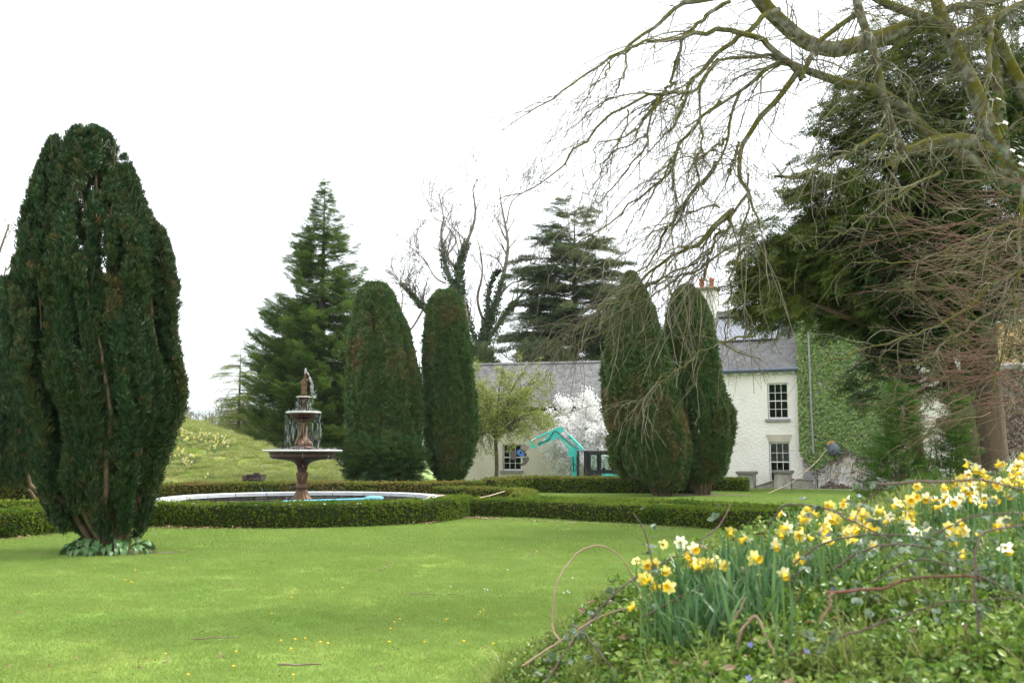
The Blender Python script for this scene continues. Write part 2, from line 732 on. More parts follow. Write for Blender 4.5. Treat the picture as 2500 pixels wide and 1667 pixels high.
link('lawn', mesh_np('lawn', V, F, M_lawn, True), None, 'structure')['label'] = 'bright green mown lawn around the parterre'

# far blue-grey hill
M_hill = pbr('hill_pasture', (0.06, 0.09, 0.05), 0.9, (0.03, 0.05, 0.03), 0.004, 0.45, 0.6)
hx = np.linspace(-4600, 4600, 80)
rows = []
for k, (yy, zz) in enumerate(((6000, -30), (6400, 90), (7000, 210), (7600, 300), (8200, 60))):
    z = zz + (vnoise(hx, hx * 0 + k, 9, 0.0007) * 42 + vnoise(hx, hx * 0 + k, 4, 0.003) * 12) * (zz > 0) + (hx + 1800) * -0.008 * (zz > 0)
    rows.append(np.stack([hx, np.full_like(hx, yy), z], 1))
V = np.concatenate(rows)
ii = (np.arange(4)[:, None] * 80 + np.arange(79)[None]).reshape(-1)
link('hill', mesh_np('hill', V, np.stack([ii, ii + 1, ii + 81, ii + 80], 1), M_hill, True), None, 'structure')


# grassy mound beyond the pool
def mound_z(X, Y):
    X, Y = np.asarray(X, float), np.asarray(Y, float)
    A = interp(X, [-45, -30, -24, -20, -16.8, -14.1, -12.5, -10, -7.1, -4.2, -3], [0, 2.8, 3.9, 3.9, 3.4, 2.4, 1.85, 1.2, 0.62, 0.05, -0.3])
    s = sm(Y, 41.2, 51.5) ** 0.85 * (1 - sm(Y, 53, 68))
    return A * s + 0.06 * vnoise(X, Y, 5, 0.7) * s - 0.05


M_mound = pbr('mound_turf', (0.20, 0.30, 0.045), 0.9, (0.40, 0.37, 0.16), 0.55, 0.46, 0.6, 8, bump=(30, 0.8, 0.05),
              col3=(0.13, 0.22, 0.025), n3=1.7, lo3=0.52, hi3=0.62, spec=0.1)
mxs, mys = np.linspace(-45, -3, 85), np.linspace(40.5, 68, 56)
GX, GY = np.meshgrid(mxs, mys)
V = np.stack([GX, GY, mound_z(GX, GY)], -1).reshape(-1, 3)
ii = (np.arange(55)[:, None] * 85 + np.arange(84)[None]).reshape(-1)
link('grass_mound', mesh_np('grass_mound', V, np.stack([ii, ii + 1, ii + 86, ii + 85], 1), M_mound, True), None, 'structure')

# raised bank beside the camera
_bx = (np.array([700, 1000, 1150, 1270, 1400, 1500, 1650, 1800, 2000, 2150, 2300, 2500, 2700, 3100, 3800]) - 1250) / FPX
_by = [0, 0, 0, 1672, 1560, 1492, 1412, 1350, 1305, 1272, 1240, 1207, 1180, 1165, 1150]
_bD = [6, 6, 6, 6.0, 6.0, 6.0, 6.1, 6.2, 6.4, 6.6, 6.8, 7.0, 7.0, 7.0, 7.0]
_bz = [-0.3, -0.1, 0.15] + [float(at(u * FPX + 1250, y, D)[2]) for u, y, D in zip(_bx[3:], _by[3:], _bD[3:])]
_bn = [-0.3, -0.15, -0.05, 0.1, 0.35, 0.6, 0.78, 0.85, 0.88, 0.9, 0.92, 0.95, 0.98, 1.0, 1.0]


def bank_z(X, Y):
    X, Y = np.asarray(X, float), np.asarray(Y, float)
    u = X / np.maximum(Y, 1.2)
    zc, zn, D = np.interp(u, _bx, _bz), np.interp(u, _bx, _bn), np.interp(u, _bx, _bD)
    t = np.clip((Y - 2.3) / (D - 2.3), 0, 1)
    up = zn + (zc - zn) * t ** 1.15
    near = zn - (2.3 - Y) * 0.25
    dn = zc - (zc + 0.12) * sm(Y, D, D + 2.6)
    z = np.where(Y < 2.3, near, np.where(Y < D, up, dn))
    return z + 0.035 * vnoise(X, Y, 21, 1.9) * np.clip(z, 0, 1)


M_bank = pbr('bank_soil', (0.05, 0.04, 0.022), 0.95, (0.035, 0.05, 0.015), 6, 0.4, 0.6, bump=(40, 1, 0.03))
bx = np.linspace(-1.8, 7.5, 84)
by_ = np.linspace(0.9, 9.9, 82)
GX, GY = np.meshgrid(bx, by_)
V = np.stack([GX, GY, bank_z(GX, GY)], -1).reshape(-1, 3)
ii = (np.arange(81)[:, None] * 84 + np.arange(83)[None]).reshape(-1)
link('earth_bank', mesh_np('earth_bank', V, np.stack([ii, ii + 1, ii + 85, ii + 84], 1), M_bank, True), None, 'structure')

# ------------------------------------------------------------------ grass (stuff)
M_grass = leaf('grass_blades', [(0.15, 0.235, 0.042), (0.20, 0.305, 0.058), (0.24, 0.335, 0.07), (0.33, 0.38, 0.12)], 0.35, 0.45, spec=0.3, inst=True, patch=(0.24, 0.325, 0.075), pscale=0.9, plo=0.46, phi=0.74)


def blades(n, rad, hmin, hmax, w, lean=0.5):
    a, r = rng.uniform(0, 2 * PI, n), rad * np.sqrt(rng.uniform(0, 1, n))
    P = np.stack([r * np.cos(a), r * np.sin(a), np.full(n, -0.004)], 1)
    h = rng.uniform(hmin, hmax, n)
    d = rng.normal(0, lean, (n, 3))
    d[:, 2] = 1
    d = norm(d)
    s = norm(np.cross(d, rng.normal(size=(n, 3)))) * w
    mid = P + d * h[:, None] * 0.6
    tip = mid + norm(d + rng.normal(0, 0.5, (n, 3)) * [1, 1, 0.2] - [0, 0, 0.25]) * h[:, None] * 0.4
    V = np.stack([P - s, P + s, mid + s * 0.7, tip, mid - s * 0.7], 1).reshape(-1, 3)
    i = np.arange(n)[:, None] * 5
    return V, [i + np.array([[0, 1, 2, 4]]), i + np.array([[4, 2, 3]])]


V, F = blades(1500, 0.5, 0.022, 0.055, 0.0016, 0.6)
pr_near = proto('grass_tuft', V, F, M_grass)
V, F = blades(900, 0.7, 0.03, 0.075, 0.004, 0.6)
pr_far = proto('grass_tuft_wide', V, F, M_grass)


def inview(X, Y, pad=1.0):
    return np.abs(X) < Y * 0.53 + pad


def pts_grid(x0, x1, y0, y1, st):
    a, b = np.meshgrid(np.arange(x0, x1, st), np.arange(y0, y1, st))
    X = a.ravel() + rng.uniform(-st / 2, st / 2, a.size)
    Y = b.ravel() + rng.uniform(-st / 2, st / 2, a.size)
    return X, Y


POOL = (-6.65, 32.2)
X, Y = pts_grid(-14, 12, 7.6, 20, 0.42)
k = inview(X, Y) & (bank_z(X, Y) < 0.05)
g = scatter('lawn_grass', np.stack([X, Y, ground_z(X, Y)], 1)[k], pr_near, (0.8, 1.2), 0.0, seed=1)
tag(g, 'short green grass of the near lawn', 'grass')
X, Y = pts_grid(-26, 24, 19.5, 50, 0.62)
k = inview(X, Y) & (np.hypot(X - POOL[0], Y - POOL[1]) > 4.7) & (mound_z(X, Y) < 0.02)
g = scatter('lawn_grass', np.stack([X, Y, ground_z(X, Y)], 1)[k], pr_far, (0.8, 1.2), 0.0, seed=2)
tag(g, 'short grass of the lawn around the hedges', 'grass')

M_long = leaf('long_grass', [(0.17, 0.28, 0.03), (0.22, 0.33, 0.045), (0.36, 0.37, 0.12), (0.52, 0.45, 0.25), (0.20, 0.31, 0.04)], 0.35, 0.6)
V, F = blades(420, 0.55, 0.10, 0.30, 0.007, 1.1)
pr_long = proto('long_grass_tuft', V, F, M_long)
X, Y = pts_grid(-30, -3.5, 41.3, 56, 0.5)
k = inview(X, Y) & (mound_z(X, Y) > -0.02)
mow = sm(X, -12.5, -10) * 0.6
Xk, Yk = X[k], Y[k]
g = scatter('mound_grass', np.stack([Xk, Yk, mound_z(Xk, Yk)], 1), pr_long, (0.5, 1.25), 0.15, seed=3)
tag(g, 'rough tussocky grass with straw on the mound', 'grass')
# ================================================================== pool
M_cope = pbr('coping_limestone', (0.50, 0.51, 0.53), 0.6, (0.40, 0.41, 0.42), 3, 0.4, 0.65, bump=(40, 0.15), island=0.05)
M_rubble = pbr('pool_wall_stone', (0.17, 0.15, 0.12), 0.85, (0.10, 0.09, 0.075), 5, 0.4, 0.62, bump=(14, 0.6, 0.03), island=0.3)
M_mortar = pbr('mortar', (0.12, 0.11, 0.10), 0.9)
pool = thing('fountain_pool', 'round pool with pale limestone coping around the fountain', 'pool', (POOL[0], POOL[1], 0))
RO, RI = 4.55, 4.08


def arc_block(a0, a1, r0, r1, z0, z1, n=4, bev=0.015):
    m = MB()
    an = np.linspace(a0, a1, n + 1)
    V = []
    for a in an:
        c, s_ = math.cos(a), math.sin(a)
        for (r, z) in ((r0, z0), (r1, z0), (r1, z1 - bev), (r1 - bev, z1), (r0 + bev, z1), (r0, z1 - bev)):
            V.append((r * c, r * s_, z))
    F = []
    for i in range(n):
        for k_ in range(6):
            F.append((i * 6 + k_, i * 6 + (k_ + 1) % 6, (i + 1) * 6 + (k_ + 1) % 6, (i + 1) * 6 + k_))
    m.add(V, [np.array(F), np.array([[5, 4, 3, 2, 1, 0]]), np.array([[n * 6 + q for q in range(6)]])])
    return m


NB = 22
st0 = arc_block(0.004, 2 * PI / NB - 0.004, RI, RO, 0.30, 0.42).mesh('coping_stone', M_cope)
for i in range(NB):
    o = link('coping_stone', st0, pool)
    o.rotation_euler.z = i * 2 * PI / NB + 0.1
    o.location.z = random.uniform(-0.004, 0.004)
m = MB()
m.lathe([(RI + 0.24, -0.3), (RI + 0.24, 0.298)], 72)
m.lathe([(RI + 0.12, 0.298), (RI + 0.12, -0.3)], 72)
m.build('wall_core', M_mortar, pool, True)
# rubble of the inner wall: courses of stones, each its own piece
kinds = []
for q in range(7):
    w = random.uniform(0.28, 0.62)
    mm = MB()
    b = 0.03
    mm.box((-w / 2, -0.04, -0.055), (w / 2, 0.06, 0.055), bev=0.022)
    me = mm.mesh('wall_stone', M_rubble)
    for v in me.vertices:
        v.co += Vector((random.uniform(-.015, .015), random.uniform(-.015, .01), random.uniform(-.012, .012)))
    kinds.append((w, me))
nst = 0
for c in range(3):
    a = random.uniform(0, 0.1) - 0.35
    while a < PI + 0.35:      # the inner face the photograph shows: the far half
        w, me = random.choice(kinds)
        da = w / (RI + 0.1)
        o = link('wall_stone', me, pool)
        aa = a + da / 2
        o.location = ((RI + 0.10) * math.cos(aa), (RI + 0.10) * math.sin(aa), 0.235 - c * 0.125)
        o.rotation_euler.z = aa - PI / 2
        a += da + 0.006
        nst += 1
# outside skirt
m = MB()
m.lathe([(RO - 0.06, -0.2), (RO - 0.06, 0.298)], 72)
m.build('outer_wall', M_rubble, pool, True)

# water in the pool
mw, N, Lk = _new('pool_water')
out = N.new('ShaderNodeOutputMaterial')
b = N.new('ShaderNodeBsdfPrincipled')
b.inputs['Base Color'].default_value = (0.05, 0.07, 0.055, 1)
b.inputs['Roughness'].default_value = 0.06
b.inputs['IOR'].default_value = 1.33
n = N.new('ShaderNodeTexNoise')
n.inputs['Scale'].default_value = 9
bp = N.new('ShaderNodeBump')
bp.inputs['Strength'].default_value = 0.35
Lk.new(n.outputs[0], bp.inputs['Height'])
Lk.new(bp.outputs[0], b.inputs['Normal'])
Lk.new(b.outputs[0], out.inputs[0])
m = MB()
an = np.arange(64) / 64 * 2 * PI
m.add(np.stack([(RI + 0.13) * np.cos(an), (RI + 0.13) * np.sin(an), np.full(64, 0.03)], 1), np.arange(64)[None])
wtr = m.build('pool_water', mw)
wtr.location = (POOL[0], POOL[1], 0)
tag(wtr, 'dark rippled water inside the round pool', 'water', kind='structure')

# turquoise pool cover / pipe lying in the pool
M_turq = pbr('turquoise_sheet', (0.17, 0.52, 0.60), 0.4, (0.13, 0.44, 0.52), 6, 0.45, 0.6, spec=0.5)
p0, p1 = at(690, 1224, 29.0), at(905, 1217, 29.0)
o = thing('turquoise_float', 'long turquoise float with rounded end lying across the pool', 'float', tuple((p0 + p1) / 2))
MB().tube(spline([p0, (p0 + p1) / 2 + [0, 0, 0.0], p1], 12), 0.03, 10).build('tube', M_turq, o, True, world=True)
mm = MB()
prof = [(0.001, -0.14), (0.16, -0.12), (0.24, -0.05), (0.26, 0.03), (0.2, 0.10), (0.1, 0.12), (0.001, 0.13)]
mm.lathe(prof, 20)
hd = mm.build('rounded_end', M_turq, o, True)
hd.location = Vector(p1) - o.location + Vector((0.1, 0, 0.02))
hd.scale = (1.1, 0.8, 0.5)
mm = MB()
mm.box((-0.38, -0.25, -0.015), (0.38, 0.25, 0.015), bev=0.01)
pl = mm.build('white_plate', M_cope, o)
pl.location = Vector(p0) - o.location + Vector((-0.1, 0, -0.05))

# ================================================================== fountain
M_iron = pbr('rusted_cast_iron', (0.048, 0.017, 0.012), 0.5, (0.085, 0.04, 0.02), 3.0, 0.45, 0.7, bump=(30, 0.3, 0.01), metal=0.25, spec=0.5)
M_gilt = pbr('tan_cast_iron', (0.115, 0.058, 0.021), 0.5, (0.08, 0.04, 0.018), 7, 0.48, 0.66, bump=(25, 0.3, 0.01), metal=0.25, spec=0.5)
M_wet = pbr('wet_white_rim', (0.62, 0.61, 0.58), 0.2, (0.3, 0.28, 0.25), 30, 0.45, 0.7, bump=(80, 0.6, 0.01), spec=0.6)
FZ = 0.20
fx, fy = POOL[0] - 0.08, POOL[1]
ft = thing('tiered_fountain', 'rust brown tiered cast iron fountain with figure on top', 'fountain', (fx, fy, 0))


def lathe_part(name, prof, mat, seg=48, flute=0, amp=0.0, parent=ft, smooth=True):
    return MB().lathe(prof, seg, (0, 0, 0), flute, amp).build(name, mat, parent, smooth)


zz = lambda y: float(at(742, y, fy)[2])
lathe_part('plinth', [(0.001, -0.2), (0.62, -0.2), (0.62, 0.28), (0.56, 0.36), (0.001, 0.36)], M_iron, 8, smooth=False)
lathe_part('pedestal_foot', [(0.55, 0.34), (0.53, 0.42), (0.40, 0.52), (0.32, 0.66), (0.28, 0.78), (0.001, 0.78)], M_gilt, 64, 16, 0.05)
lathe_part('pedestal_ring', [(0.26, 0.78), (0.32, 0.84), (0.34, 0.90), (0.30, 0.96), (0.22, 0.99), (0.24, 1.03), (0.001, 1.03)], M_gilt, 48)
lathe_part('pedestal_vase', [(0.20, 1.02), (0.25, 1.10), (0.31, 1.28), (0.345, 1.42), (0.33, 1.47), (0.25, 1.50), (0.001, 1.50)], M_gilt, 64, 12, 0.035)
lathe_part('pedestal_neck', [(0.24, 1.49), (0.23, 1.52), (0.29, 1.66), (0.29, 1.70), (0.001, 1.70)], M_iron, 48, 12, 0.02)
b1 = lathe_part('lower_basin', [(0.27, 1.69), (0.30, 1.78), (0.40, 1.90), (0.62, 1.98), (0.95, 2.03), (1.03, 2.10), (1.05, 2.13), (1.02, 2.16), (1.07, 2.30),
                                (1.24, 2.335), (1.26, 2.36), (1.23, 2.375), (1.0, 2.35), (0.7, 2.28), (0.001, 2.26)], M_iron, 96)
lathe_part('basin_rim', [(1.05, 2.30), (1.25, 2.325), (1.275, 2.35), (1.25, 2.385), (1.12, 2.39)], M_wet, 96, 48, 0.003, b1)
lathe_part('upper_plinth', [(0.001, 2.25), (0.26, 2.25), (0.26, 2.40), (0.36, 2.44), (0.36, 2.47), (0.22, 2.53), (0.001, 2.53)], M_iron, 40)
# column of twisted dolphins: three twisting tapered bodies with heads at the foot
for q in range(3):
    a0 = q * 2 * PI / 3 + 0.5
    pts, rad = [], []
    for t in np.linspace(0, 1, 22):
        if t < 0.14:
            rr, z = 0.32 - t * 1.0, 2.56 + 0.04 * math.sin(t * 20)
        else:
            rr, z = 0.15 - 0.07 * (t - 0.14), 2.57 + (t - 0.14) * 0.97
        an_ = a0 + max(0, t - 0.1) * 3.4
        pts.append((rr * math.cos(an_), rr * math.sin(an_), z))
        rad.append(0.085 + 0.10 * math.exp(-((t - 0.2) / 0.16) ** 2) - 0.02 * t)
    dph = MB().tube(pts, rad, 10).build('dolphin', M_gilt, ft, True)
    hx_, hy_, hz_ = pts[0]
    mm = MB()
    mm.lathe([(0.001, -0.13), (0.05, -0.12), (0.09, -0.06), (0.10, 0.0), (0.07, 0.06), (0.001, 0.09)], 12)
    hd = mm.build('dolphin_head', M_gilt, dph, True)
    hd.location = (hx_, hy_, hz_ + 0.01)
    hd.rotation_euler = (0, PI / 2 + 0.35, a0)
lathe_part('dolphin_collar', [(0.001, 3.36), (0.10, 3.36), (0.30, 3.42), (0.31, 3.45), (0.12, 3.47), (0.12, 3.50), (0.001, 3.5)], M_iron, 40, 10, 0.05)
b2 = lathe_part('middle_basin', [(0.10, 3.49), (0.36, 3.52), (0.42, 3.54), (0.45, 3.66), (0.53, 3.68), (0.55, 3.70), (0.53, 3.725), (0.40, 3.69), (0.001, 3.66)], M_iron, 72)
lathe_part('basin_rim', [(0.45, 3.662), (0.545, 3.68), (0.565, 3.705), (0.545, 3.735), (0.48, 3.735)], M_wet, 90, 30, 0.012, b2)
lathe_part('upper_stem', [(0.09, 3.66), (0.07, 3.72), (0.055, 3.82), (0.05, 3.98), (0.07, 4.04), (0.15, 4.09), (0.001, 4.09)], M_iron, 24)
b3 = lathe_part('top_basin', [(0.06, 4.07), (0.15, 4.10), (0.20, 4.14), (0.24, 4.16), (0.25, 4.18), (0.23, 4.185), (0.001, 4.15)], M_iron, 48)
lathe_part('basin_rim', [(0.21, 4.155), (0.245, 4.165), (0.255, 4.18), (0.235, 4.195), (0.2, 4.195)], M_wet, 48, 0, 0.0, b3)
lathe_part('figure_base', [(0.001, 4.15), (0.12, 4.15), (0.12, 4.20), (0.10, 4.23), (0.001, 4.23)], M_gilt, 24)


# the cast figure: one continuous skinned body, draped below the waist, one arm raised to the head
def skin_figure(name, joints, edges, radii, mat, parent, root=0):
    me = bpy.data.meshes.new(name)
    me.from_pydata(joints, edges, [])
    o = link(name, me, parent)
    o.modifiers.new('skin', 'SKIN')
    for i, r_ in enumerate(radii):
        me.skin_vertices[0].data[i].radius = (r_, r_)
        me.skin_vertices[0].data[i].use_root = (i == root)
    s2 = o.modifiers.new('sub', 'SUBSURF')
    s2.levels = s2.render_levels = 2
    me.materials.append(mat)
    return o


zb = 4.22
J = [(0, 0, zb + 0.40), (0.0, 0, zb + 0.30), (0.0, -0.01, zb + 0.15), (0.0, -0.01, zb),        # 0 hips .. 3 hem
     (0.005, 0, zb + 0.50), (0.015, 0, zb + 0.62), (0.02, 0, zb + 0.70), (0.02, 0, zb + 0.745), (0.025, -0.01, zb + 0.80), (0.025, -0.01, zb + 0.855),  # waist chest neckbase neck head crown
     (0.085, -0.01, zb + 0.665), (0.13, -0.03, zb + 0.575), (0.115, -0.055, zb + 0.665), (0.07, -0.05, zb + 0.74),  # right arm bent up
     (-0.055, -0.01, zb + 0.66), (-0.085, -0.03, zb + 0.55), (-0.05, -0.08, zb + 0.47), (-0.01, -0.10, zb + 0.47)]  # left arm across
Ed = [(0, 1), (1, 2), (2, 3), (0, 4), (4, 5), (5, 6), (6, 7), (7, 8), (8, 9), (5, 10), (10, 11), (11, 12), (12, 13), (5, 14), (14, 15), (15, 16), (16, 17)]
Rd = [0.085, 0.09, 0.085, 0.10, 0.065, 0.078, 0.05, 0.032, 0.05, 0.035, 0.036, 0.030, 0.024, 0.022, 0.036, 0.030, 0.024, 0.022]
skin_figure('figure', J, Ed, Rd, M_gilt, ft)
MB().lathe([(0.001, 0), (0.03, 0.0), (0.045, 0.03), (0.03, 0.06), (0.02, 0.12), (0.001, 0.12)], 14).build('spout', M_gilt, ft, True).location = (0.025, -0.01, zb + 0.86)

# slimmer pedestal and dolphin group
for o in ft.children:
    k_ = {'plinth': .7, 'pedestal_foot': .62, 'pedestal_ring': .56, 'pedestal_vase': .56, 'pedestal_neck': .6, 'dolphin': .78}.get(o.name.split('.')[0])
    if k_:
        for v in o.data.vertices:
            v.co.x *= k_
            v.co.y *= k_
        for s_ in o.children:
            s_.location.x *= k_
            s_.location.y *= k_
            s_.scale = (0.8, 0.8, 0.8)
    if o.name.startswith('lower_basin'):
        for v in o.data.vertices:
            r_ = math.hypot(v.co.x, v.co.y)
            if r_ < 0.66 and v.co.z < 2.1 and r_ > 0.01:
                f_ = np.interp(r_, [0.27, 0.66], [0.62, 0.95])
                v.co.x *= f_
                v.co.y *= f_

# proportions read off the photograph
_za = [-0.2, 0.2, 2.36, 3.72, 4.18, 5.40]
_zb = [-0.2, 0.2, 1.90, 3.13, 3.62, 4.56]
fmap = lambda z: np.interp(z, _za, _zb)
for o in ft.children:
    for v in o.data.vertices:
        v.co.z = float(fmap(v.co.z + o.location.z)) - float(fmap(o.location.z) if o.location.z else 0)
    if o.location.z:
        o.location.z = float(fmap(o.location.z))
    for s_ in o.children:
        if s_.location.z:
            s_.location.z = float(fmap(s_.location.z))
        else:
            for v in s_.data.vertices:
                v.co.z = float(fmap(v.co.z))

# falling water: strands and drops (nobody could count them)
mw2, N, Lk = _new('falling_water')
out = N.new('ShaderNodeOutputMaterial')
b = N.new('ShaderNodeBsdfPrincipled')
b.inputs['Base Color'].default_value = (0.9, 0.93, 0.95, 1)
b.inputs['Roughness'].default_value = 0.1
b.inputs['Transmission Weight'].default_value = 0.35
b.inputs['IOR'].default_value = 1.33
b.inputs['Alpha'].default_value = 0.45
Lk.new(b.outputs[0], out.inputs[0])
S = []


def strands(n, r0, z0, z1, dens=1.0, wide=0.004, lmin=0.04, lmax=0.2, wind=0.0, rj=0.03):
    a = rng.uniform(0, 2 * PI, n)
    a = np.round(a / (2 * PI) * 46) / 46 * 2 * PI + rng.normal(0, 0.02, n)
    r = r0 + rng.normal(0, rj, n)
    z = rng.uniform(z1, z0, n)
    drop = (z0 - z)
    ln = rng.uniform(lmin, lmax, n)
    x = r * np.cos(a) + wind * drop
    y = r * np.sin(a)
    P = np.stack([np.stack([x, y, z], 1), np.stack([x + wind * 0.02, y, z - ln * 0.5], 1), np.stack([x + wind * 0.04, y, z - ln], 1)], 1)
    w = rng.uniform(0.5, 1.3, n)[:, None] * np.array([0.35, 1.0, 0.3])[None] * wide
    S.append(tubes(P, w, 4))


strands(230, 0.55, 3.70, 2.42, wide=0.0042, wind=0.01, lmax=0.34)
strands(100, 0.25, 4.17, 3.74, wide=0.0045, wind=0.02, lmax=0.16)
strands(130, 1.26, 2.36, 0.1, wide=0.0045, wind=0.01, lmax=0.2)
# jet at the top and its spray drifting to the side
n = 130
t = rng.uniform(0, 1, n)
P0 = np.stack([0.03 + rng.normal(0, 0.012, n) + t * 0.01, rng.normal(0, 0.012, n), 5.14 + t * 0.2], 1)
S.append(tubes(np.stack([P0, P0 + [0, 0, 0.03], P0 + [0.003, 0, 0.06]], 1), np.tile([0.003, 0.009, 0.002], (n, 1)), 4))
n = 150
t = rng.uniform(0, 1, n) ** 0.7
P0 = np.stack([0.06 + 0.26 * t + rng.normal(0, 0.05, n) * t, rng.normal(0, 0.08, n) * t, 5.28 - 1.1 * t ** 1.6], 1)
S.append(tubes(np.stack([P0, P0 + [0.01, 0, -0.03], P0 + [0.02, 0, -0.07]], 1), np.tile([0.0015, 0.005, 0.0015], (n, 1)), 4))
# splashes on the basins
for (rr, z, n) in ((1.15, 2.39, 260), (0.5, 3.735, 70), (0.2, 4.195, 20)):
    a = rng.uniform(0, 2 * PI, n)
    r_ = rr * np.sqrt(rng.uniform(0.15, 1, n))
    P0 = np.stack([r_ * np.cos(a), r_ * np.sin(a), z + rng.exponential(0.02, n)], 1)
    S.append(tubes(np.stack([P0, P0 + [0, 0, 0.012], P0 + [0, 0, 0.024]], 1), np.tile([0.003, 0.010, 0.003], (n, 1)), 4))
V, F = cat(*S)
V[:, 2] = fmap(V[:, 2])
o = link('fountain_water', mesh_np('fountain_water', V, F, mw2, True))
o.location = (fx, fy, 0)
tag(o, 'thin strands and drops of water falling from the fountain basins', 'water', kind='stuff')

# ================================================================== box hedges
M_box = leaf('box_leaves', [(0.07, 0.12, 0.012), (0.12, 0.19, 0.017), (0.185, 0.255, 0.024), (0.28, 0.34, 0.04)], 0.25, 0.45,
             tintcol=(0.30, 0.20, 0.07), spec=0.15, inst=True, patch=(0.07, 0.15, 0.014), pscale=0.8, plo=0.5, phi=0.7)
PR_box = sprig_proto('box_sprig', M_box, 9, 0.034, 0.58, 0.022)
M_boxcore = pbr('box_hedge_twigs', (0.022, 0.03, 0.010), 1.0, (0.035, 0.035, 0.015), 20, 0.4, 0.6, spec=0.0)


def hedge(label, line, h=0.62, w=0.72, dens=1500, lsz=0.032, brown=0.0, base=0.0, faces=(1, 1, 1), group='clipped box hedges of the parterre', topbrown=0.0):
    line = np.asarray(line, float)
    seg = np.linalg.norm(np.diff(line, axis=0), axis=1)
    tot = seg.sum()
    n = max(6, int(tot / 0.35))
    pts = spline(line, n)
    T = norm(np.gradient(pts, axis=0))
    Nn = np.stack([T[:, 1], -T[:, 0]], 1)
    # rounded-shoulder cross-section (offset across, height), walked over one side, the top, the other side
    cs = np.array([(-0.5, 0), (-0.52, 0.45), (-0.5, 0.86), (-0.43, 0.98), (0, 1.0), (0.43, 0.98), (0.5, 0.86), (0.52, 0.45), (0.5, 0)]) * [w, h]
    root = thing('box_hedge', label, 'hedge', (line[0][0], line[0][1], base), 0, group)
    off = np.array([line[0][0], line[0][1], 0])
    k = len(cs)

    def surf(u, v, grow=1.0):
        """u along 0..1, v across 0..k-1"""
        fi = u * (n - 1)
        i = np.minimum(fi.astype(int), n - 2)
        f = (fi - i)[:, None]
        p = pts[i] * (1 - f) + pts[i + 1] * f
        nn = norm(Nn[i] * (1 - f) + Nn[i + 1] * f)
        ci = np.minimum(v.astype(int), k - 2)
        g_ = (v - ci)[:, None]
        c = cs[ci] * (1 - g_) + cs[ci + 1] * g_
        tg = cs[ci + 1] - cs[ci]
        nl = norm(np.stack([-tg[:, 1], tg[:, 0]], 1))
        s = p[:, :2]
        wob = 1 + 0.05 * vnoise(p[:, 0] + v, p[:, 1], 31, 1.6)
        P = np.stack([s[:, 0] + nn[:, 0] * c[:, 0] * grow * wob, s[:, 1] + nn[:, 1] * c[:, 0] * grow * wob, c[:, 1] * (grow if grow < 1 else 1) * wob], 1)
        nrm_ = np.stack([nn[:, 0] * nl[:, 0], nn[:, 1] * nl[:, 0], nl[:, 1]], 1)
        return P, nrm_
    # core
    uu, vv = np.meshgrid(np.linspace(0, 1, n), np.arange(k) * 0.9999)
    P, _ = surf(uu.ravel(), vv.ravel(), 0.9)
    P = P.reshape(k, n, 3)
    ii = (np.arange(k - 1)[:, None] * n + np.arange(n - 1)[None]).reshape(-1)
    Fc = [np.stack([ii, ii + 1, ii + n + 1, ii + n], 1), (np.arange(k) * n)[None], (np.arange(k) * n + n - 1)[None, ::-1]]
    link('twig_core', mesh_np('twig_core', P.reshape(-1, 3) - off, Fc, M_boxcore), root)
    per = np.linalg.norm(np.diff(cs, axis=0), axis=1)
    cum = np.concatenate([[0], np.cumsum(per)])
    dens = dens / 3.6
    N_ = int(dens * tot * cum[-1])
    u = rng.uniform(0, 1, N_)
    d = rng.uniform(0, cum[-1], N_)
    v = np.interp(d, cum, np.arange(k)) * 0.9999
    P, nr = surf(u, v)
    # end caps
    ncap = int(dens * w * h)
    for e, sgn in ((0, -1), (n - 1, 1)):
        q = np.stack([rng.uniform(-.5, .5, ncap) * w, rng.uniform(0, 1, ncap) * h], 1)
        pc = np.stack([pts[e, 0] + Nn[e, 0] * q[:, 0], pts[e, 1] + Nn[e, 1] * q[:, 0], q[:, 1]], 1)
        P = np.concatenate([P, pc])
        nr = np.concatenate([nr, np.tile([T[e, 0] * sgn, T[e, 1] * sgn, 0], (ncap, 1))])
    P = P + nr * rng.normal(-0.012, 0.022, (len(P), 1))
    stray = rng.uniform(0, 1, len(P)) < 0.04
    P[stray] += nr[stray] * rng.uniform(0.015, 0.085, (stray.sum(), 1))
    X_ = norm(nr * 0.8 + rng.normal(0, 0.5, P.shape) + [0, 0, 0.3])
    tn = np.clip(brown * (0.55 + 0.9 * vnoise(P[:, 0] * 1.0, P[:, 1] + P[:, 2] * 2, 8, 0.8)) + topbrown * (P[:, 2] / h > 0.8) + rng.normal(0, 0.25, len(P)) * (brown > 0), 0, 1)
    tn = np.maximum(tn, (rng.uniform(0, 1, len(P)) < 0.015) * 0.8)
    inst_part('leaves', P + [0, 0, base], X_, rng.normal(size=P.shape), lsz / 0.034 * rng.uniform(0.8, 1.35, len(P)), PR_box, root, tn)
    return root


hw = 0.37


def g2(px, py, back=hw):
    p = gd(px, py)
    q = p * (1 + back / p[1])
    return q[:2]


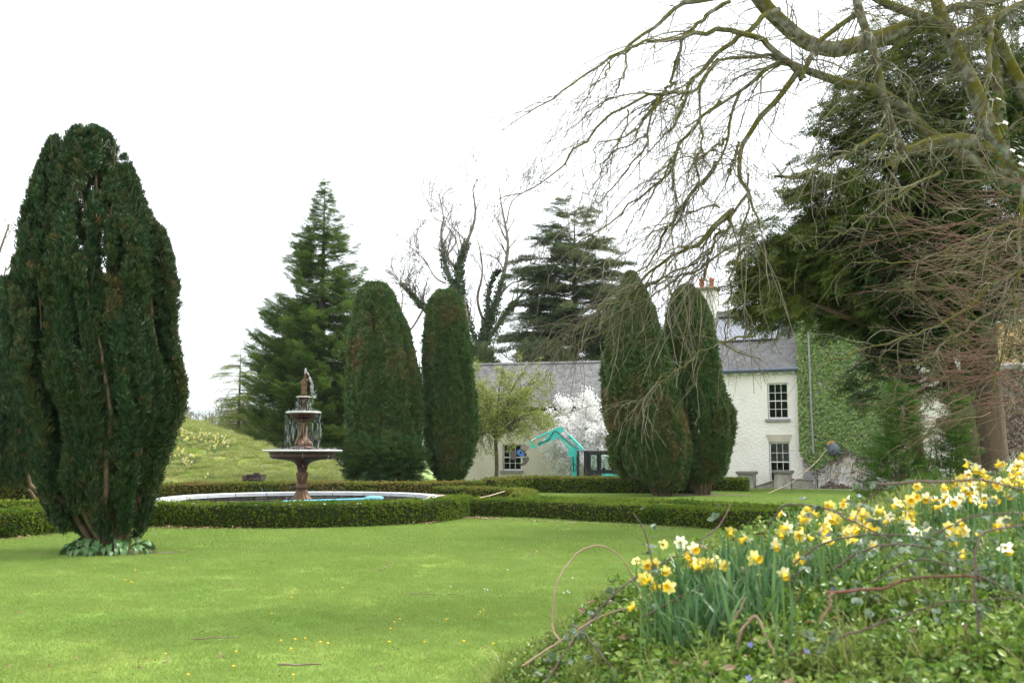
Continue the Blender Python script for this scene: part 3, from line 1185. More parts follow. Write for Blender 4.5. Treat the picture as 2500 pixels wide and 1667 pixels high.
hedge('near curved box hedge in front of the fountain pool', [(-9.9, 24.6), g2(393, 1287), g2(560, 1291), g2(740, 1291), g2(920, 1284), g2(1063, 1275), g2(1128, 1263)], h=0.61)
hedge('box hedge at the foot of the lawn left of the tall front yew', [(-14.2, 20.6), g2(-60, 1322), g2(60, 1312), g2(170, 1300), (-9.3, 23.9)])
hedge('long front box hedge running right behind the daffodils', [g2(1135, 1263), g2(1300, 1266), g2(1560, 1281), g2(1700, 1291), g2(1900, 1303), (8.6, 22.6)], h=0.52)
hedge('second box hedge row parallel to the long front hedge', [(0.35, 31.2), (1.66, 29.7), (3.5, 28.9), (5.3, 27.8), (7.6, 24.9), (9.6, 22.9)], h=0.50)
hedge('short pale box hedge jutting out to the right of the pool', [(-2.9, 38.6), (-1.1, 38.0), (0.1, 37.0), (0.55, 35.4), (0.4, 33.6), (0.3, 32.0)], h=0.52, brown=0.25, dens=1100, lsz=0.04)
hedge('browned box hedge curving behind the fountain pool', [(-15.2, 38.0), (-12.6, 40.0), (-9.5, 41.0), (-6.0, 41.2), (-3.2, 40.9), (-1.2, 41.6)], brown=0.62, dens=900, lsz=0.045)
hedge('long back box hedge below the blue excavator', [(-1.0, 41.9), (0.6, 45.2), (2.7, 45.0), (4.6, 44.6), (6.2, 44.4), (8.5, 44.2)], h=0.74, dens=800, lsz=0.05, topbrown=0.35)
hedge('browned box hedge behind the left end of the parterre', [(-21.5, 35.0), (-18.6, 35.2), (-16.2, 35.8)], brown=0.5, h=0.95, dens=900, lsz=0.045)
hedge('thin second box hedge row at the left edge', [(-15.5, 25.6), (-13.6, 26.0), (-11.8, 26.8), (-10.9, 27.6)], h=0.6, dens=1200, lsz=0.04)
hedge('short dark box hedge beside the stone pier', [(9.2, 47.3), (10.2, 47.0), (10.95, 46.7)], h=0.62, w=0.9, dens=900, lsz=0.045)

# dead leaves along the foot of the hedges
M_dead = leaf('dead_leaves', [(0.20, 0.11, 0.06), (0.32, 0.19, 0.11), (0.12, 0.07, 0.04), (0.42, 0.30, 0.20)], 0.1, 0.7)
A = []
for ln, n, sp in (([g2(380, 1290, -.1), g2(560, 1293, -.1)], 160, 0.12), ([g2(1040, 1278, -.1), g2(1120, 1266, -.12), g2(1200, 1268, -.1)], 420, 0.17), ([g2(1200, 1268, -.1), g2(1700, 1294, -.1)], 260, 0.1),
                  ([g2(560, 1293, -.1), g2(1040, 1278, -.1)], 120, 0.08), ([g2(0, 1320, -.1), g2(120, 1308, -.1)], 80, 0.1)):
    q = spline(ln, 40)
    i = rng.integers(0, 40, n)
    A.append(np.stack([q[i, 0] + rng.normal(0, 0.08, n), q[i, 1] + rng.normal(0, sp, n), rng.uniform(0.02, 0.06, n)], 1))
P = np.concatenate(A)
V, F = quad_leaves(P, rng.normal(size=P.shape) * [1, 1, 0.3], rng.uniform(0.05, 0.10, len(P)), rng.uniform(0.03, 0.06, len(P)), rng.normal(0, 0.35, P.shape) + [0, 0, 1])
tag(link('fallen_leaves', mesh_np('fallen_leaves', V, F, M_dead)), 'brown dead leaves along the foot of the box hedges', 'leaves', kind='stuff')
# ================================================================== houses
M_rough = pbr('white_roughcast', (0.82, 0.785, 0.72), 0.9, (0.74, 0.70, 0.63), 1.1, 0.45, 0.68, bump=(9, 1.0, 0.06), spec=0.15)
M_cream = pbr('cream_roughcast', (0.66, 0.62, 0.50), 0.9, (0.58, 0.54, 0.43), 0.9, 0.45, 0.68, bump=(9, 0.9, 0.05), spec=0.15)
M_rubblewall = pbr('rubble_render', (0.52, 0.49, 0.45), 0.95, (0.34, 0.26, 0.19), 2.6, 0.5, 0.66, bump=(10, 1.0, 0.06), col3=(0.60, 0.59, 0.57), n3=0.9, lo3=0.48, hi3=0.6, spec=0.1)
M_slate = pbr('roof_slate', (0.14, 0.136, 0.134), 0.7, (0.195, 0.19, 0.186), 5, 0.4, 0.65, island=0.22, spec=0.4, col3=(0.085, 0.085, 0.08), n3=0.55, lo3=0.5, hi3=0.62)
M_slate2 = pbr('roof_slate_pale', (0.125, 0.121, 0.119), 0.75, (0.175, 0.17, 0.168), 5, 0.4, 0.65, island=0.25, spec=0.3, col3=(0.085, 0.085, 0.085), n3=0.45, lo3=0.52, hi3=0.66)
M_under = pbr('roof_underlay', (0.05, 0.05, 0.055), 0.9)
M_paint = pbr('white_joinery', (0.74, 0.74, 0.71), 0.45, spec=0.4)
M_reveal = pbr('window_reveal', (0.50, 0.49, 0.45), 0.8, (0.38, 0.37, 0.34), 5)
M_sill = pbr('grey_stone_sill', (0.30, 0.30, 0.29), 0.85, (0.22, 0.22, 0.215), 8, bump=(30, 0.4, 0.01))
M_lint = pbr('sandstone_lintel', (0.47, 0.43, 0.35), 0.85, (0.52, 0.42, 0.25), 2.0, 0.5, 0.65, island=0.1)
M_gutter = pbr('blue_grey_gutter', (0.13, 0.155, 0.22), 0.45, spec=0.5)
M_black = pbr('black_gutter', (0.02, 0.021, 0.023), 0.5)
M_terra = pbr('terracotta', (0.50, 0.13, 0.065), 0.75, (0.40, 0.11, 0.06), 9)
M_capst = pbr('lichen_stone', (0.33, 0.29, 0.17), 0.9, (0.26, 0.24, 0.18), 6, bump=(20, 0.5, 0.02))
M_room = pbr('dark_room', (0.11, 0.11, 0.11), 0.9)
M_blind = pbr('white_blind', (0.86, 0.86, 0.84), 0.8)

mg, N, Lk = _new('window_glass')
out = N.new('ShaderNodeOutputMaterial')
tr = N.new('ShaderNodeBsdfTransparent')
tr.inputs[0].default_value = (0.93, 0.95, 0.94, 1)
gl = N.new('ShaderNodeBsdfGlossy')
gl.inputs['Roughness'].default_value = 0.03
fr = N.new('ShaderNodeFresnel')
fr.inputs['IOR'].default_value = 2.3
mxs_ = N.new('ShaderNodeMixShader')
Lk.new(fr.outputs[0], mxs_.inputs[0])
Lk.new(tr.outputs[0], mxs_.inputs[1])
Lk.new(gl.outputs[0], mxs_.inputs[2])
Lk.new(mxs_.outputs[0], out.inputs[0])
M_glass = mg
mg2 = mg.copy()
mg2.name = 'cab_glass'
for nd in mg2.node_tree.nodes:
    if nd.type == 'FRESNEL':
        nd.inputs['IOR'].default_value = 1.4
    if nd.type == 'BSDF_TRANSPARENT':
        nd.inputs[0].default_value = (0.90, 0.97, 0.93, 1)
M_cabglass = mg2


def front_wall(m, x0, x1, z0, z1, holes, y=0.0, reveal=0.13):
    """face of a wall in the plane y, with openings (xa, xb, za, zb) and their reveals."""
    xs = sorted({x0, x1, *[h[0] for h in holes], *[h[1] for h in holes]})
    zs = sorted({z0, z1, *[h[2] for h in holes], *[h[3] for h in holes]})
    for i in range(len(xs) - 1):
        for j in range(len(zs) - 1):
            cx_, cz_ = (xs[i] + xs[i + 1]) / 2, (zs[j] + zs[j + 1]) / 2
            if any(h[0] < cx_ < h[1] and h[2] < cz_ < h[3] for h in holes):
                continue
            m.add([(xs[i], y, zs[j]), (xs[i + 1], y, zs[j]), (xs[i + 1], y, zs[j + 1]), (xs[i], y, zs[j + 1])], np.array([[0, 1, 2, 3]]))
    for (a, b_, c, d) in holes:
        for (p, q) in (((a, c), (a, d)), ((b_, d), (b_, c)), ((a, d), (b_, d)), ((b_, c), (a, c))):
            m.add([(p[0], y, p[1]), (q[0], y, q[1]), (q[0], y + reveal, q[1]), (p[0], y + reveal, p[1])], np.array([[0, 1, 2, 3]]))


def sash(parent, x0, x1, z0, z1, cols=3, rows=4, y=0.0, sill=True, blind=0.0):
    w = MB()
    t = 0.055
    yf = y + 0.10
    w.box((x0, yf, z0), (x0 + t, yf + 0.07, z1))
    w.box((x1 - t, yf, z0), (x1, yf + 0.07, z1))
    w.box((x0 + t, yf, z1 - t), (x1 - t, yf + 0.07, z1))
    w.box((x0 + t, yf, z0), (x1 - t, yf + 0.07, z0 + t * 1.4))
    win = w.build('window', M_paint, parent)
    ax0, ax1, az0, az1 = x0 + t, x1 - t, z0 + t * 1.4, z1 - t
    zm = az0 + (az1 - az0) * (rows // 2) / rows
    MB().box((ax0, yf + 0.015, zm - 0.025), (ax1, yf + 0.06, zm + 0.025)).build('meeting_rail', M_paint, win)
    bw = 0.024
    for c in range(1, cols):
        xc = ax0 + (ax1 - ax0) * c / cols
        MB().box((xc - bw / 2, yf + 0.02, az0), (xc + bw / 2, yf + 0.05, az1)).build('glazing_bar', M_paint, win)
    for r_ in range(1, rows):
        if r_ == rows // 2:
            continue
        zc = az0 + (az1 - az0) * r_ / rows
        MB().box((ax0, yf + 0.023, zc - bw / 2), (ax1, yf + 0.047, zc + bw / 2)).build('glazing_bar', M_paint, win)
    pw, ph = (ax1 - ax0) / cols, (az1 - az0) / rows
    pm = MB().box((-pw / 2, 0, -ph / 2), (pw / 2, 0.005, ph / 2)).mesh('pane', M_glass)
    for c in range(cols):
        for r_ in range(rows):
            o = link('pane', pm, win)
            o.location = (ax0 + pw * (c + .5), yf + 0.033 + 0.0004 * ((c + r_) % 2), az0 + ph * (r_ + .5))
            o.rotation_euler = (random.uniform(-.012, .012), 0, random.uniform(-.012, .012))
    if blind:
        MB().box((ax0 - 0.02, yf + 0.16, az1 - (az1 - az0) * blind), (ax1 + 0.02, yf + 0.175, az1 + 0.1)).build('roller_blind', M_blind, win)
    if sill:
        MB().box((x0 - 0.16, y - 0.11, z0 - 0.15), (x1 + 0.1, y + 0.12, z0 - 0.01), bev=0.012).build('sill', M_sill, win)
    return win


def slate_roof(parent, x0, x1, ye, ze, yr, zr, mat, visible, expo=0.19, wd=0.275):
    """ye/ze eave, yr/zr ridge; slates one by one, the 300 that show largest as pieces, the rest joined."""
    sl = math.hypot(yr - ye, zr - ze)
    pitch = math.atan2(zr - ze, yr - ye)
    m = MB()
    m.add([(x0, ye, ze - 0.03), (x1, ye, ze - 0.03), (x1, yr, zr - 0.03), (x0, yr, zr - 0.03), (x1, 2 * yr - ye, ze - 0.03), (x0, 2 * yr - ye, ze - 0.03)],
          np.array([[0, 1, 2, 3], [3, 2, 4, 5]]))
    roof = m.build('roof', M_under, parent)
    pieces = []
    for q in range(4):
        mm = MB().box((-wd / 2 + 0.004, 0, -0.005), (wd / 2 - 0.004, expo * 2.1, 0.006))
        me = mm.mesh('slate', mat)
        for v in me.vertices:
            v.co += Vector((random.uniform(-.004, .004), random.uniform(-.008, .006) * (v.co.y < 0.05), random.uniform(-.002, .003)))
        pieces.append(me)
    nr = int(sl / expo)
    cand = []
    for r_ in range(nr):
        xx = x0 - (wd / 2 if r_ % 2 else 0)
        while xx < x1 + wd * 0.3:
            cand.append((r_, min(xx + wd / 2, x1 + 0.02)))
            xx += wd
    vis = [c for c in cand if visible(c[1], c[0] * expo / sl)]
    random.Random(5).shuffle(vis)
    vis = sorted(vis[:300])
    vset = set(vis)
    rest = MB()
    cp, sp = math.cos(pitch), math.sin(pitch)
    for (r_, x) in cand:
        s_ = r_ * expo - 0.04
        y, z = ye + s_ * cp - 0.022 * sp, ze + s_ * sp + 0.022 * cp
        dx, dr = random.uniform(-.006, .006), random.uniform(-.006, .006)
        if (r_, x) in vset:
            o = link('slate', random.choice(pieces), roof)
            o.location = (x + dx, y, z)
            o.rotation_euler = (pitch - 0.028, 0, dr)
        else:
            M4 = Matrix.Translation((x + dx, y, z)) @ Matrix.Rotation(pitch - 0.028, 4, 'X') @ Matrix.Rotation(dr, 4, 'Z')
            rest.box((-wd / 2 + 0.004, 0, -0.005), (wd / 2 - 0.004, expo * 2.1, 0.006), M=M4)
    rest.build('slates', mat, roof, kind='stuff')
    x = x0
    rt = MB().poly([(-0.13, -0.06), (0, 0.06), (0.13, -0.06), (0.10, -0.08), (0, 0.03), (-0.10, -0.08)], 0, 0.44).mesh('ridge_tile', mat)
    while x < x1 - 0.2:
        o = link('ridge_tile', rt, roof)
        o.location = (x, yr, zr + 0.05)
        o.rotation_euler.z = -PI / 2
        x += 0.452
    return roof


def chimney(parent, x0, x1, y0, y1, z0, z1, npots, mat, potz=0.55):
    ch = MB().box((x0, y0, z0), (x1, y1, z1), bev=0.01).build('chimney', mat, parent)
    MB().box((x0 - 0.06, y0 - 0.06, z1), (x1 + 0.06, y1 + 0.06, z1 + 0.10), bev=0.015).box((x0 - 0.14, y0 - 0.14, z1 + 0.103), (x1 + 0.14, y1 + 0.14, z1 + 0.22), bev=0.02).build('chimney_cap', M_capst, ch)
    for q in range(npots):
        px_ = x0 + (x1 - x0) * (q + 0.5) / npots
        o = MB().lathe([(0.13, 0), (0.15, 0.02), (0.135, 0.06), (0.125, potz * .7), (0.15, potz * .76), (0.15, potz * .84), (0.13, potz * .88), (0.14, potz), (0.105, potz), (0.1, 0.1)], 20).build('chimney_pot', M_terra, ch, True)
        o.location = (px_, (y0 + y1) / 2, z1 + 0.222)
    return ch


# ---- white wing of the main house
HK, HA = (14.71, 50.73, 0.0), R(-26)
wing = thing('white_house', 'white roughcast house wing with slate roof and sash windows', 'house', HK, HA)
m = MB()
holes = [(-1.68, -0.62, 3.50, 5.36), (-1.68, -0.62, 0.30, 2.32)]
front_wall(m, -7.3, 0.0, -0.4, 6.12, holes)
m.add([(-7.3, 0, -0.4), (-7.3, 6.2, -0.4), (-7.3, 6.2, 6.12), (-7.3, 3.1, 9.6), (-7.3, 0, 6.12)], np.array([[0, 1, 2, 3, 4]]))
m.add([(-7.3, 6.2, -0.4), (0, 6.2, -0.4), (0, 6.2, 6.12), (-7.3, 6.2, 6.12)], np.array([[0, 1, 2, 3]]))
m.build('wall', M_rough, wing)
MB().add([(-7.2, 1.6, -0.4), (-0.1, 1.6, -0.4), (-0.1, 1.6, 6), (-7.2, 1.6, 6)], np.array([[0, 1, 2, 3]])).build('inner_wall', M_room, wing)
sash(wing, -1.66, -0.64, 3.52, 5.34)
sash(wing, -1.66, -0.64, 0.32, 2.30, blind=0.52, sill=False)
# flat arch of tapered voussoirs over the lower window
for q in range(5):
    xa, xb = -1.68 + 1.06 * q / 5, -1.68 + 1.06 * (q + 1) / 5
    k0, k1 = (q - 2.5) / 2.5 * 0.15, (q - 1.5) / 2.5 * 0.15
    MB().poly([(xa + 0.003, 2.335), (xb - 0.003, 2.335), (xb + k1 - 0.003, 2.71), (xa + k0 + 0.003, 2.71)], -0.018, 0.03).build('lintel_stone', M_lint, wing)
slate_roof(wing, -7.5, 0.05, -0.38, 6.05, 3.1, 9.62, M_slate, lambda x, t: x > -4.9 and (t < 0.56 or t > 0.9))
# gutter, fascia and corbels
g = MB().tube([(-7.5, -0.44, 6.02), (-4, -0.44, 6.03), (0.02, -0.44, 6.04)], 0.075, 10).build('gutter', M_gutter, wing, True)
MB().box((-7.4, -0.36, 5.90), (0.0, -0.30, 6.04)).build('fascia', M_gutter, wing)
MB().box((-7.35, -0.30, 5.955), (0.0, 0.0, 5.985)).build('soffit', M_paint, wing)
for (x, w_) in ((-3.85, .2), (-3.25, .2), (-2.75, .2), (-2.05, .2), (-1.45, .2), (-0.95, .2), (-0.30, .2), (-4.5, .2)):
    MB().box((x - w_ / 2, -0.26, 5.82), (x + w_ / 2, -0.002, 5.952), bev=0.02).build('corbel', M_paint, wing)
chimney(wing, -6.1, -5.0, 2.75, 3.45, 8.9, 10.85, 2, M_rough)
# aerial mast on the chimney
am = MB()
am.tube([(-4.86, 3.0, 9.2), (-4.86, 3.0, 14.2)], 0.022, 6)
for z_ in (9.6, 10.5):
    am.tube([(-5.0, 3.0, z_), (-4.86, 3.0, z_)], 0.018, 6)
am.build('aerial_mast', M_sill, wing)

# evacuated-tube solar collectors
M_tube = pbr('solar_tube', (0.72, 0.74, 0.80), 0.15, metal=0.9, spec=0.6)
M_mani = pbr('dark_manifold', (0.03, 0.032, 0.035), 0.5)
pit = math.atan2(9.62 - 6.05, 3.1 + 0.38)
HM = Matrix.Translation(HK) @ Matrix.Rotation(HA, 4, 'Z')


def collector(xa, xb, label):
    y0_, z0_ = -0.38 + 2.32 * math.cos(pit), 6.05 + 2.32 * math.sin(pit)
    base = HM @ Vector(((xa + xb) / 2, y0_, z0_))
    t = thing('solar_collector', label, 'solar panel', base, HA, 'solar collectors on the house roof')
    cp, sp = math.cos(pit), math.sin(pit)
    P_ = lambda x, s_, h: (x, s_ * cp - h * sp, s_ * sp + h * cp)
    hw_ = (xb - xa) / 2
    L_ = 1.95
    Mr = Matrix.Rotation(pit, 4, 'X')
    MB().box((-hw_ - 0.05, L_, 0.05), (hw_ + 0.05, L_ + 0.15, 0.20), M=Mr, bev=0.02).build('manifold', M_mani, t)
    MB().box((-hw_ - 0.05, -0.06, 0.05), (hw_ + 0.05, 0.02, 0.13), M=Mr, bev=0.01).build('foot_rail', M_mani, t)
    MB().box((-hw_ - 0.04, -0.02, 0.04), (-hw_, L_, 0.08), M=Mr).box((hw_, -0.02, 0.04), (hw_ + 0.04, L_, 0.08), M=Mr).build('side_rail', M_mani, t)
    nt = 22
    tm = MB().tube([P_(0, 0.0, 0.10), P_(0, 0.05, 0.115), P_(0, L_, 0.115)], [0.010, 0.019, 0.019], 8).mesh('tube', M_tube, True)
    for q in range(nt):
        o = link('tube', tm, t)
        o.location.x = -hw_ + (q + .5) * 2 * hw_ / nt


collector(-4.75, -3.15, 'solar tube collector on the slate roof nearer the chimney')
collector(-2.98, -1.38, 'solar tube collector on the slate roof nearer the ivy wall')

# ---- tall main block
blk = thing('main_house', 'tall old house block with ivy clad wall behind the yew', 'house', HK, HA)
m = MB()
front_wall(m, 0.06, 5.0, -0.4, 10.2, [], -0.32)
m.add([(0.06, -0.32, -0.4), (0.06, 8.0, -0.4), (0.06, 8, 10.2), (0.06, -0.32, 10.2)], np.array([[3, 2, 1, 0]]))
m.add([(5.0, -0.32, -0.4), (5.0, 0.9, -0.4), (5.0, 0.9, 10.2), (5.0, -0.32, 10.2)], np.array([[0, 1, 2, 3]]))
m.build('ivy_wall', M_rubblewall, blk)
m = MB()
front_wall(m, 5.0, 8.3, -0.4, 10.2, [], 0.9)
m.build('recessed_wall', M_rough, blk)
m = MB()
front_wall(m, 8.3, 15.5, -0.4, 10.2, [(8.95, 11.0, 5.85, 8.0)], -0.2)
m.add([(8.3, -0.2, -0.4), (8.3, 0.9, -0.4), (8.3, 0.9, 10.2), (8.3, -0.2, 10.2)], np.array([[3, 2, 1, 0]]))
m.build('end_wall', M_rubblewall, blk)
M_board = pbr('peach_board', (0.62, 0.42, 0.20), 0.7, (0.55, 0.36, 0.17), 1.5)
fb = MB()
for a, b_ in (((8.95, -0.1, 5.85), (9.07, -0.03, 8.0)), ((10.88, -0.1, 5.85), (11.0, -0.03, 8.0)), ((9.07, -0.1, 5.85), (10.88, -0.03, 5.97)), ((9.07, -0.1, 7.9), (10.88, -0.03, 8.0))):
    fb.box(a, b_)
fw = fb.build('window', M_paint, blk)
MB().box((9.07, -0.07, 5.97), (10.88, -0.05, 7.9)).build('board', M_board, fw)
MB().box((8.8, -0.34, 5.66), (11.15, -0.1, 5.845), bev=0.015).build('sill', M_sill, fw)
# slate roof of the block
slate_roof(blk, -0.2, 15.6, -0.6, 10.1, 3.9, 13.6, M_slate, lambda x, t: 1.0 < x < 6 and t < 0.8, 0.3, 0.4)
MB().tube([(-0.2, -0.66, 10.08), (15.6, -0.66, 10.08)], 0.08, 10).build('gutter', M_gutter, blk, True)
MB().add([(0.06, -0.32, 10.2), (0.06, 8.1, 10.2), (0.06, 3.9, 13.5)], np.array([[2, 1, 0]])).build('gable', M_rough, blk)
chimney(blk, 1.55, 2.75, 3.4, 4.4, 12.6, 16.25, 2, M_capst, 0.75)
# quoins at the foot of the corner
zq = -0.05
for q, (w_, h_) in enumerate(((0.62, .32), (0.42, .26), (0.66, .30), (0.38, .24), (0.58, .28))):
    MB().box((0.045, -0.345, zq), (0.045 + w_, -0.25, zq + h_ - 0.012), bev=0.018).build('quoin', M_lint if q == 3 else M_sill, blk)
    zq += h_
# exposed rubble patch on the wall foot
M_rub2 = pbr('bare_rubble', (0.42, 0.35, 0.26), 0.95, (0.54, 0.50, 0.44), 6, 0.4, 0.6, bump=(10, 0.8, 0.03), island=0.2)
for q in range(18):
    w_, h_ = random.uniform(0.18, 0.5), random.uniform(0.09, 0.17)
    x_, z_ = random.uniform(0.9, 2.9), random.uniform(0.45, 1.3)
    mm = MB().lathe([(0.001, -0.5), (0.36, -0.42), (0.5, -0.1), (0.46, 0.25), (0.3, 0.45), (0.001, 0.5)], 9)
    o = mm.build('rubble_stone', M_rub2, blk, True)
    o.scale = (w_, 0.035, h_)
    o.location = (x_, -0.325, z_)
    o.rotation_euler.y = random.uniform(-.15, .15)
# downpipe on the ivy wall
dp = MB().tube([(0.56, -0.50, 7.9), (0.58, -0.50, 4.5), (0.62, -0.50, 1.75)], 0.05, 10).build('downpipe', M_sill, blk, True)
for z_ in (2.0, 4.2, 6.4):
    MB().tube([(0.58, -0.5, z_ - 0.05), (0.58, -0.5, z_ + 0.05)], 0.066, 10).build('pipe_collar', M_sill, dp)
MB().tube([(8.15, -0.42, -0.2), (8.15, -0.42, 2.6)], 0.06, 10).build('waste_pipe', M_gutter, blk, True)


# ---- ivy
def on_wall(n, x0, x1, z0, z1):
    return rng.uniform(x0, x1, n), rng.uniform(z0, z1, n)


M_ivy = leaf('ivy_leaves', [(0.05, 0.11, 0.015), (0.10, 0.18, 0.028), (0.16, 0.245, 0.042), (0.25, 0.32, 0.085)], 0.15, 0.4, spec=0.5)
M_ivyd = leaf('dry_ivy_leaves', [(0.05, 0.03, 0.022), (0.09, 0.055, 0.04), (0.14, 0.09, 0.065), (0.20, 0.15, 0.12), (0.30, 0.26, 0.22)], 0.05, 0.7)
M_stem = pbr('ivy_stems', (0.10, 0.065, 0.045), 0.9, (0.16, 0.11, 0.08), 12)


def ivy_leaf(x, z, y, sz, droop=0.9):
    n_ = len(x)
    P = np.stack([x, np.full(n_, y) - rng.uniform(0.0, 0.10, n_), z], 1)
    D = np.stack([rng.normal(0, 0.45, n_), rng.normal(-0.35, 0.25, n_), np.full(n_, -droop)], 1)
    return quad_leaves(P, D, sz * rng.uniform(0.7, 1.3, n_), sz * rng.uniform(0.75, 1.2, n_), np.stack([rng.normal(0, 0.3, n_), np.full(n_, -1.0), rng.normal(0.35, 0.3, n_)], 1), 0.35)


iv = thing('climbing_ivy', 'thick pale green ivy covering the corner wall of the house', 'ivy', HK, HA)
x, z = on_wall(19000, 0.0, 5.02, 1.0, 9.6)
edge = 1.35 + 0.55 * sm(x, 0.6, 1.6) + 0.45 * vnoise(x, x * 0, 77, 1.3) - 0.5 * sm(x, 2.2, 3.1) * (1 - sm(x, 3.4, 4.0)) + 1.0 * sm(x, 3.8, 5.0)
hole = vnoise(x, z, 12, 1.8) + 0.5 * vnoise(x, z, 13, 4.5)
k = (z > edge) & (hole > -1.0) & ~((x > 4.5) & (hole < 0.1))
V, F = ivy_leaf(x[k], z[k], -0.36, 0.125)
ne = 1300      # round the corner of the wall
V2, F2 = ivy_leaf(np.full(ne, 0.02) - rng.uniform(0, 0.07, ne), rng.uniform(1.9, 9.5, ne), -0.26, 0.12)
V, F = cat((V, F), (V2, F2))
link('leaves', mesh_np('leaves', V, F, M_ivy), iv, 'stuff')
x, z = on_wall(900, 0.05, 4.6, 0.5, 2.6)
k = np.abs(z - (1.35 + 0.55 * sm(x, 0.6, 1.6) + 0.45 * vnoise(x, x * 0, 77, 1.3) - 0.5 * sm(x, 2.2, 3.1) * (1 - sm(x, 3.4, 4.0)) + 1.0 * sm(x, 3.8, 5.0))) < 0.38
link('dry_leaves', mesh_np('dry_leaves', *ivy_leaf(x[k], z[k], -0.34, 0.10), M_ivyd), iv, 'stuff')
S = []
for q in range(80):
    x_ = random.uniform(0.1, 4.8)
    p = [(x_, -0.335, random.uniform(-0.05, 0.9))]
    for _ in range(6):
        p.append((p[-1][0] + random.gauss(0.05, 0.10), -0.335, p[-1][2] + random.uniform(0.05, 0.28)))
    S.append(tubes(np.array([p]), np.linspace(0.009, 0.004, 7)[None], 4))
link('stems', mesh_np('stems', *cat(*S), M_stem), iv, 'stuff')
x, z = on_wall(500, 0.9, 2.4, -0.05, 0.55)
k = z < 0.05 + 0.4 * np.sin((x - 0.9) / 1.5 * PI) * (0.6 + 0.4 * vnoise(x, z, 3, 3))
link('creeping_leaves', mesh_np('creeping_leaves', *ivy_leaf(x[k], z[k] + .1, -0.36, 0.11), M_ivyd), iv, 'stuff')

ivd = thing('dry_ivy', 'brown leafless ivy covering the wall below the boarded window', 'ivy', HK, HA)
x, z = on_wall(15000, 8.25, 13.5, 1.2, 9.8)
k = (z > 1.9 + 0.5 * vnoise(x, z, 41, 1.2)) & ~((x > 8.85) & (x < 11.1) & (z > 5.7) & (z < 8.1)) & (vnoise(x, z, 15, 2.2) > -0.75)
link('leaves', mesh_np('leaves', *ivy_leaf(x[k], z[k], -0.24, 0.11), M_ivyd), ivd, 'stuff')
S = []
for q in range(260):
    x_ = random.uniform(8.3, 13.4)
    p = [(x_, -0.22, random.uniform(0.0, 3.0))]
    for _ in range(6):
        p.append((p[-1][0] + random.gauss(0.02, 0.12), -0.23 - random.uniform(0, 0.05), p[-1][2] + random.uniform(0.1, 0.5)))
    S.append(tubes(np.array([p]), np.linspace(0.016, 0.006, 7)[None], 4))
link('stems', mesh_np('stems', *cat(*S), M_stem), ivd, 'stuff')

# ---- low cream building behind the excavator
LK, LA = (1.14, 55.5, 0.0), R(-14)
low = thing('cream_outbuilding', 'low cream building with a long pale slate roof behind the excavator', 'house', LK, LA)
m = MB()
front_wall(m, -5.2, 7.2, -1.2, 4.28, [(-1.72, -0.62, 0.78, 2.25)])
for x_ in (-5.2, 7.2):
    m.add([(x_, 0, -1.2), (x_, 6.4, -1.2), (x_, 6.4, 4.28), (x_, 3.2, 6.95), (x_, 0, 4.28)], np.array([[0, 1, 2, 3, 4]]))
m.build('wall', M_cream, low)
MB().add([(-5.1, 1.6, -1.2), (7.1, 1.6, -1.2), (7.1, 1.6, 4.2), (-5.1, 1.6, 4.2)], np.array([[0, 1, 2, 3]])).build('inner_wall', M_room, low)
sash(low, -1.70, -0.64, 0.80, 2.23, rows=4)
slate_roof(low, -5.4, 7.3, -0.3, 4.28, 3.2, 7.0, M_slate2, lambda x, t: -2.2 < x < 3.7 and t > 0.1)
MB().tube([(-5.3, -0.36, 4.24), (7.3, -0.36, 4.24)], 0.07, 10).build('gutter', M_black, low, True)
MB().box((-5.2, -0.28, 4.10), (7.2, -0.23, 4.24)).build('fascia', M_black, low)
MB().tube([(4.9, -0.1, 4.2), (4.9, -0.1, -0.6)], 0.05, 8).build('downpipe', M_sill, low, True)

# ---- stone piers, ramped wall and pebble strip before the house
M_pier = pbr('weathered_pier_stone', (0.40, 0.37, 0.32), 0.9, (0.24, 0.21, 0.16), 2.5, 0.45, 0.65, bump=(25, 0.4, 0.01), stretch=(1, 1, 0.4))
M_pcap = pbr('pier_cap_stone', (0.21, 0.20, 0.175), 0.9, (0.15, 0.14, 0.12), 9, bump=(25, 0.4, 0.01))


def pier(x, h, label):
    p = HM @ Vector((x, -1.5, 0))
    t = thing('stone_pier', label, 'pier', p, HA, 'stone piers in front of the house')
    MB().box((-0.38, -0.38, -0.2), (0.38, 0.38, h), bev=0.015).build('shaft', M_pier, t)
    MB().box((-0.46, -0.46, h + 0.002), (0.46, 0.46, h + 0.15), bev=0.025).build('cap', M_pcap, t)


pier(-2.5, 0.72, 'stone pier with flat cap beside the short dark hedge')
pier(-0.70, 0.78, 'stone pier with flat cap in front of the lower sash window')
p = HM @ Vector((-1.6, -1.5, 0))
t = thing('ramped_wall', 'low rendered wall sloping up between the two stone piers', 'wall', p, HA)
MB().poly([(-0.5, -0.2), (0.5, -0.2), (0.5, 0.40), (-0.5, 0.05)], -0.14, 0.14).build('wall_body', M_pier, t)
MB().poly([(-0.5, 0.052), (0.5, 0.402), (0.5, 0.47), (-0.5, 0.12)], -0.18, 0.18).build('wall_coping', M_pcap, t)
p = HM @ Vector((0.05, -1.35, 0))
t = thing('garden_wall', 'low rendered wall between the stone pier and the ivy corner', 'wall', p, HA)
MB().box((-0.33, -0.14, -0.2), (0.62, 0.14, 0.44)).build('wall_body', M_pier, t)
MB().box((-0.33, -0.18, 0.442), (0.66, 0.18, 0.52), bev=0.01).build('wall_coping', M_pcap, t)
M_peb = pbr('pale_pebbles', (0.42, 0.40, 0.37), 0.9, island=0.4)
n_ = 900
x = rng.uniform(-2.0, 6.0, n_)
y = rng.uniform(-1.75, -1.2, n_) + 0.0
V, F = [], []
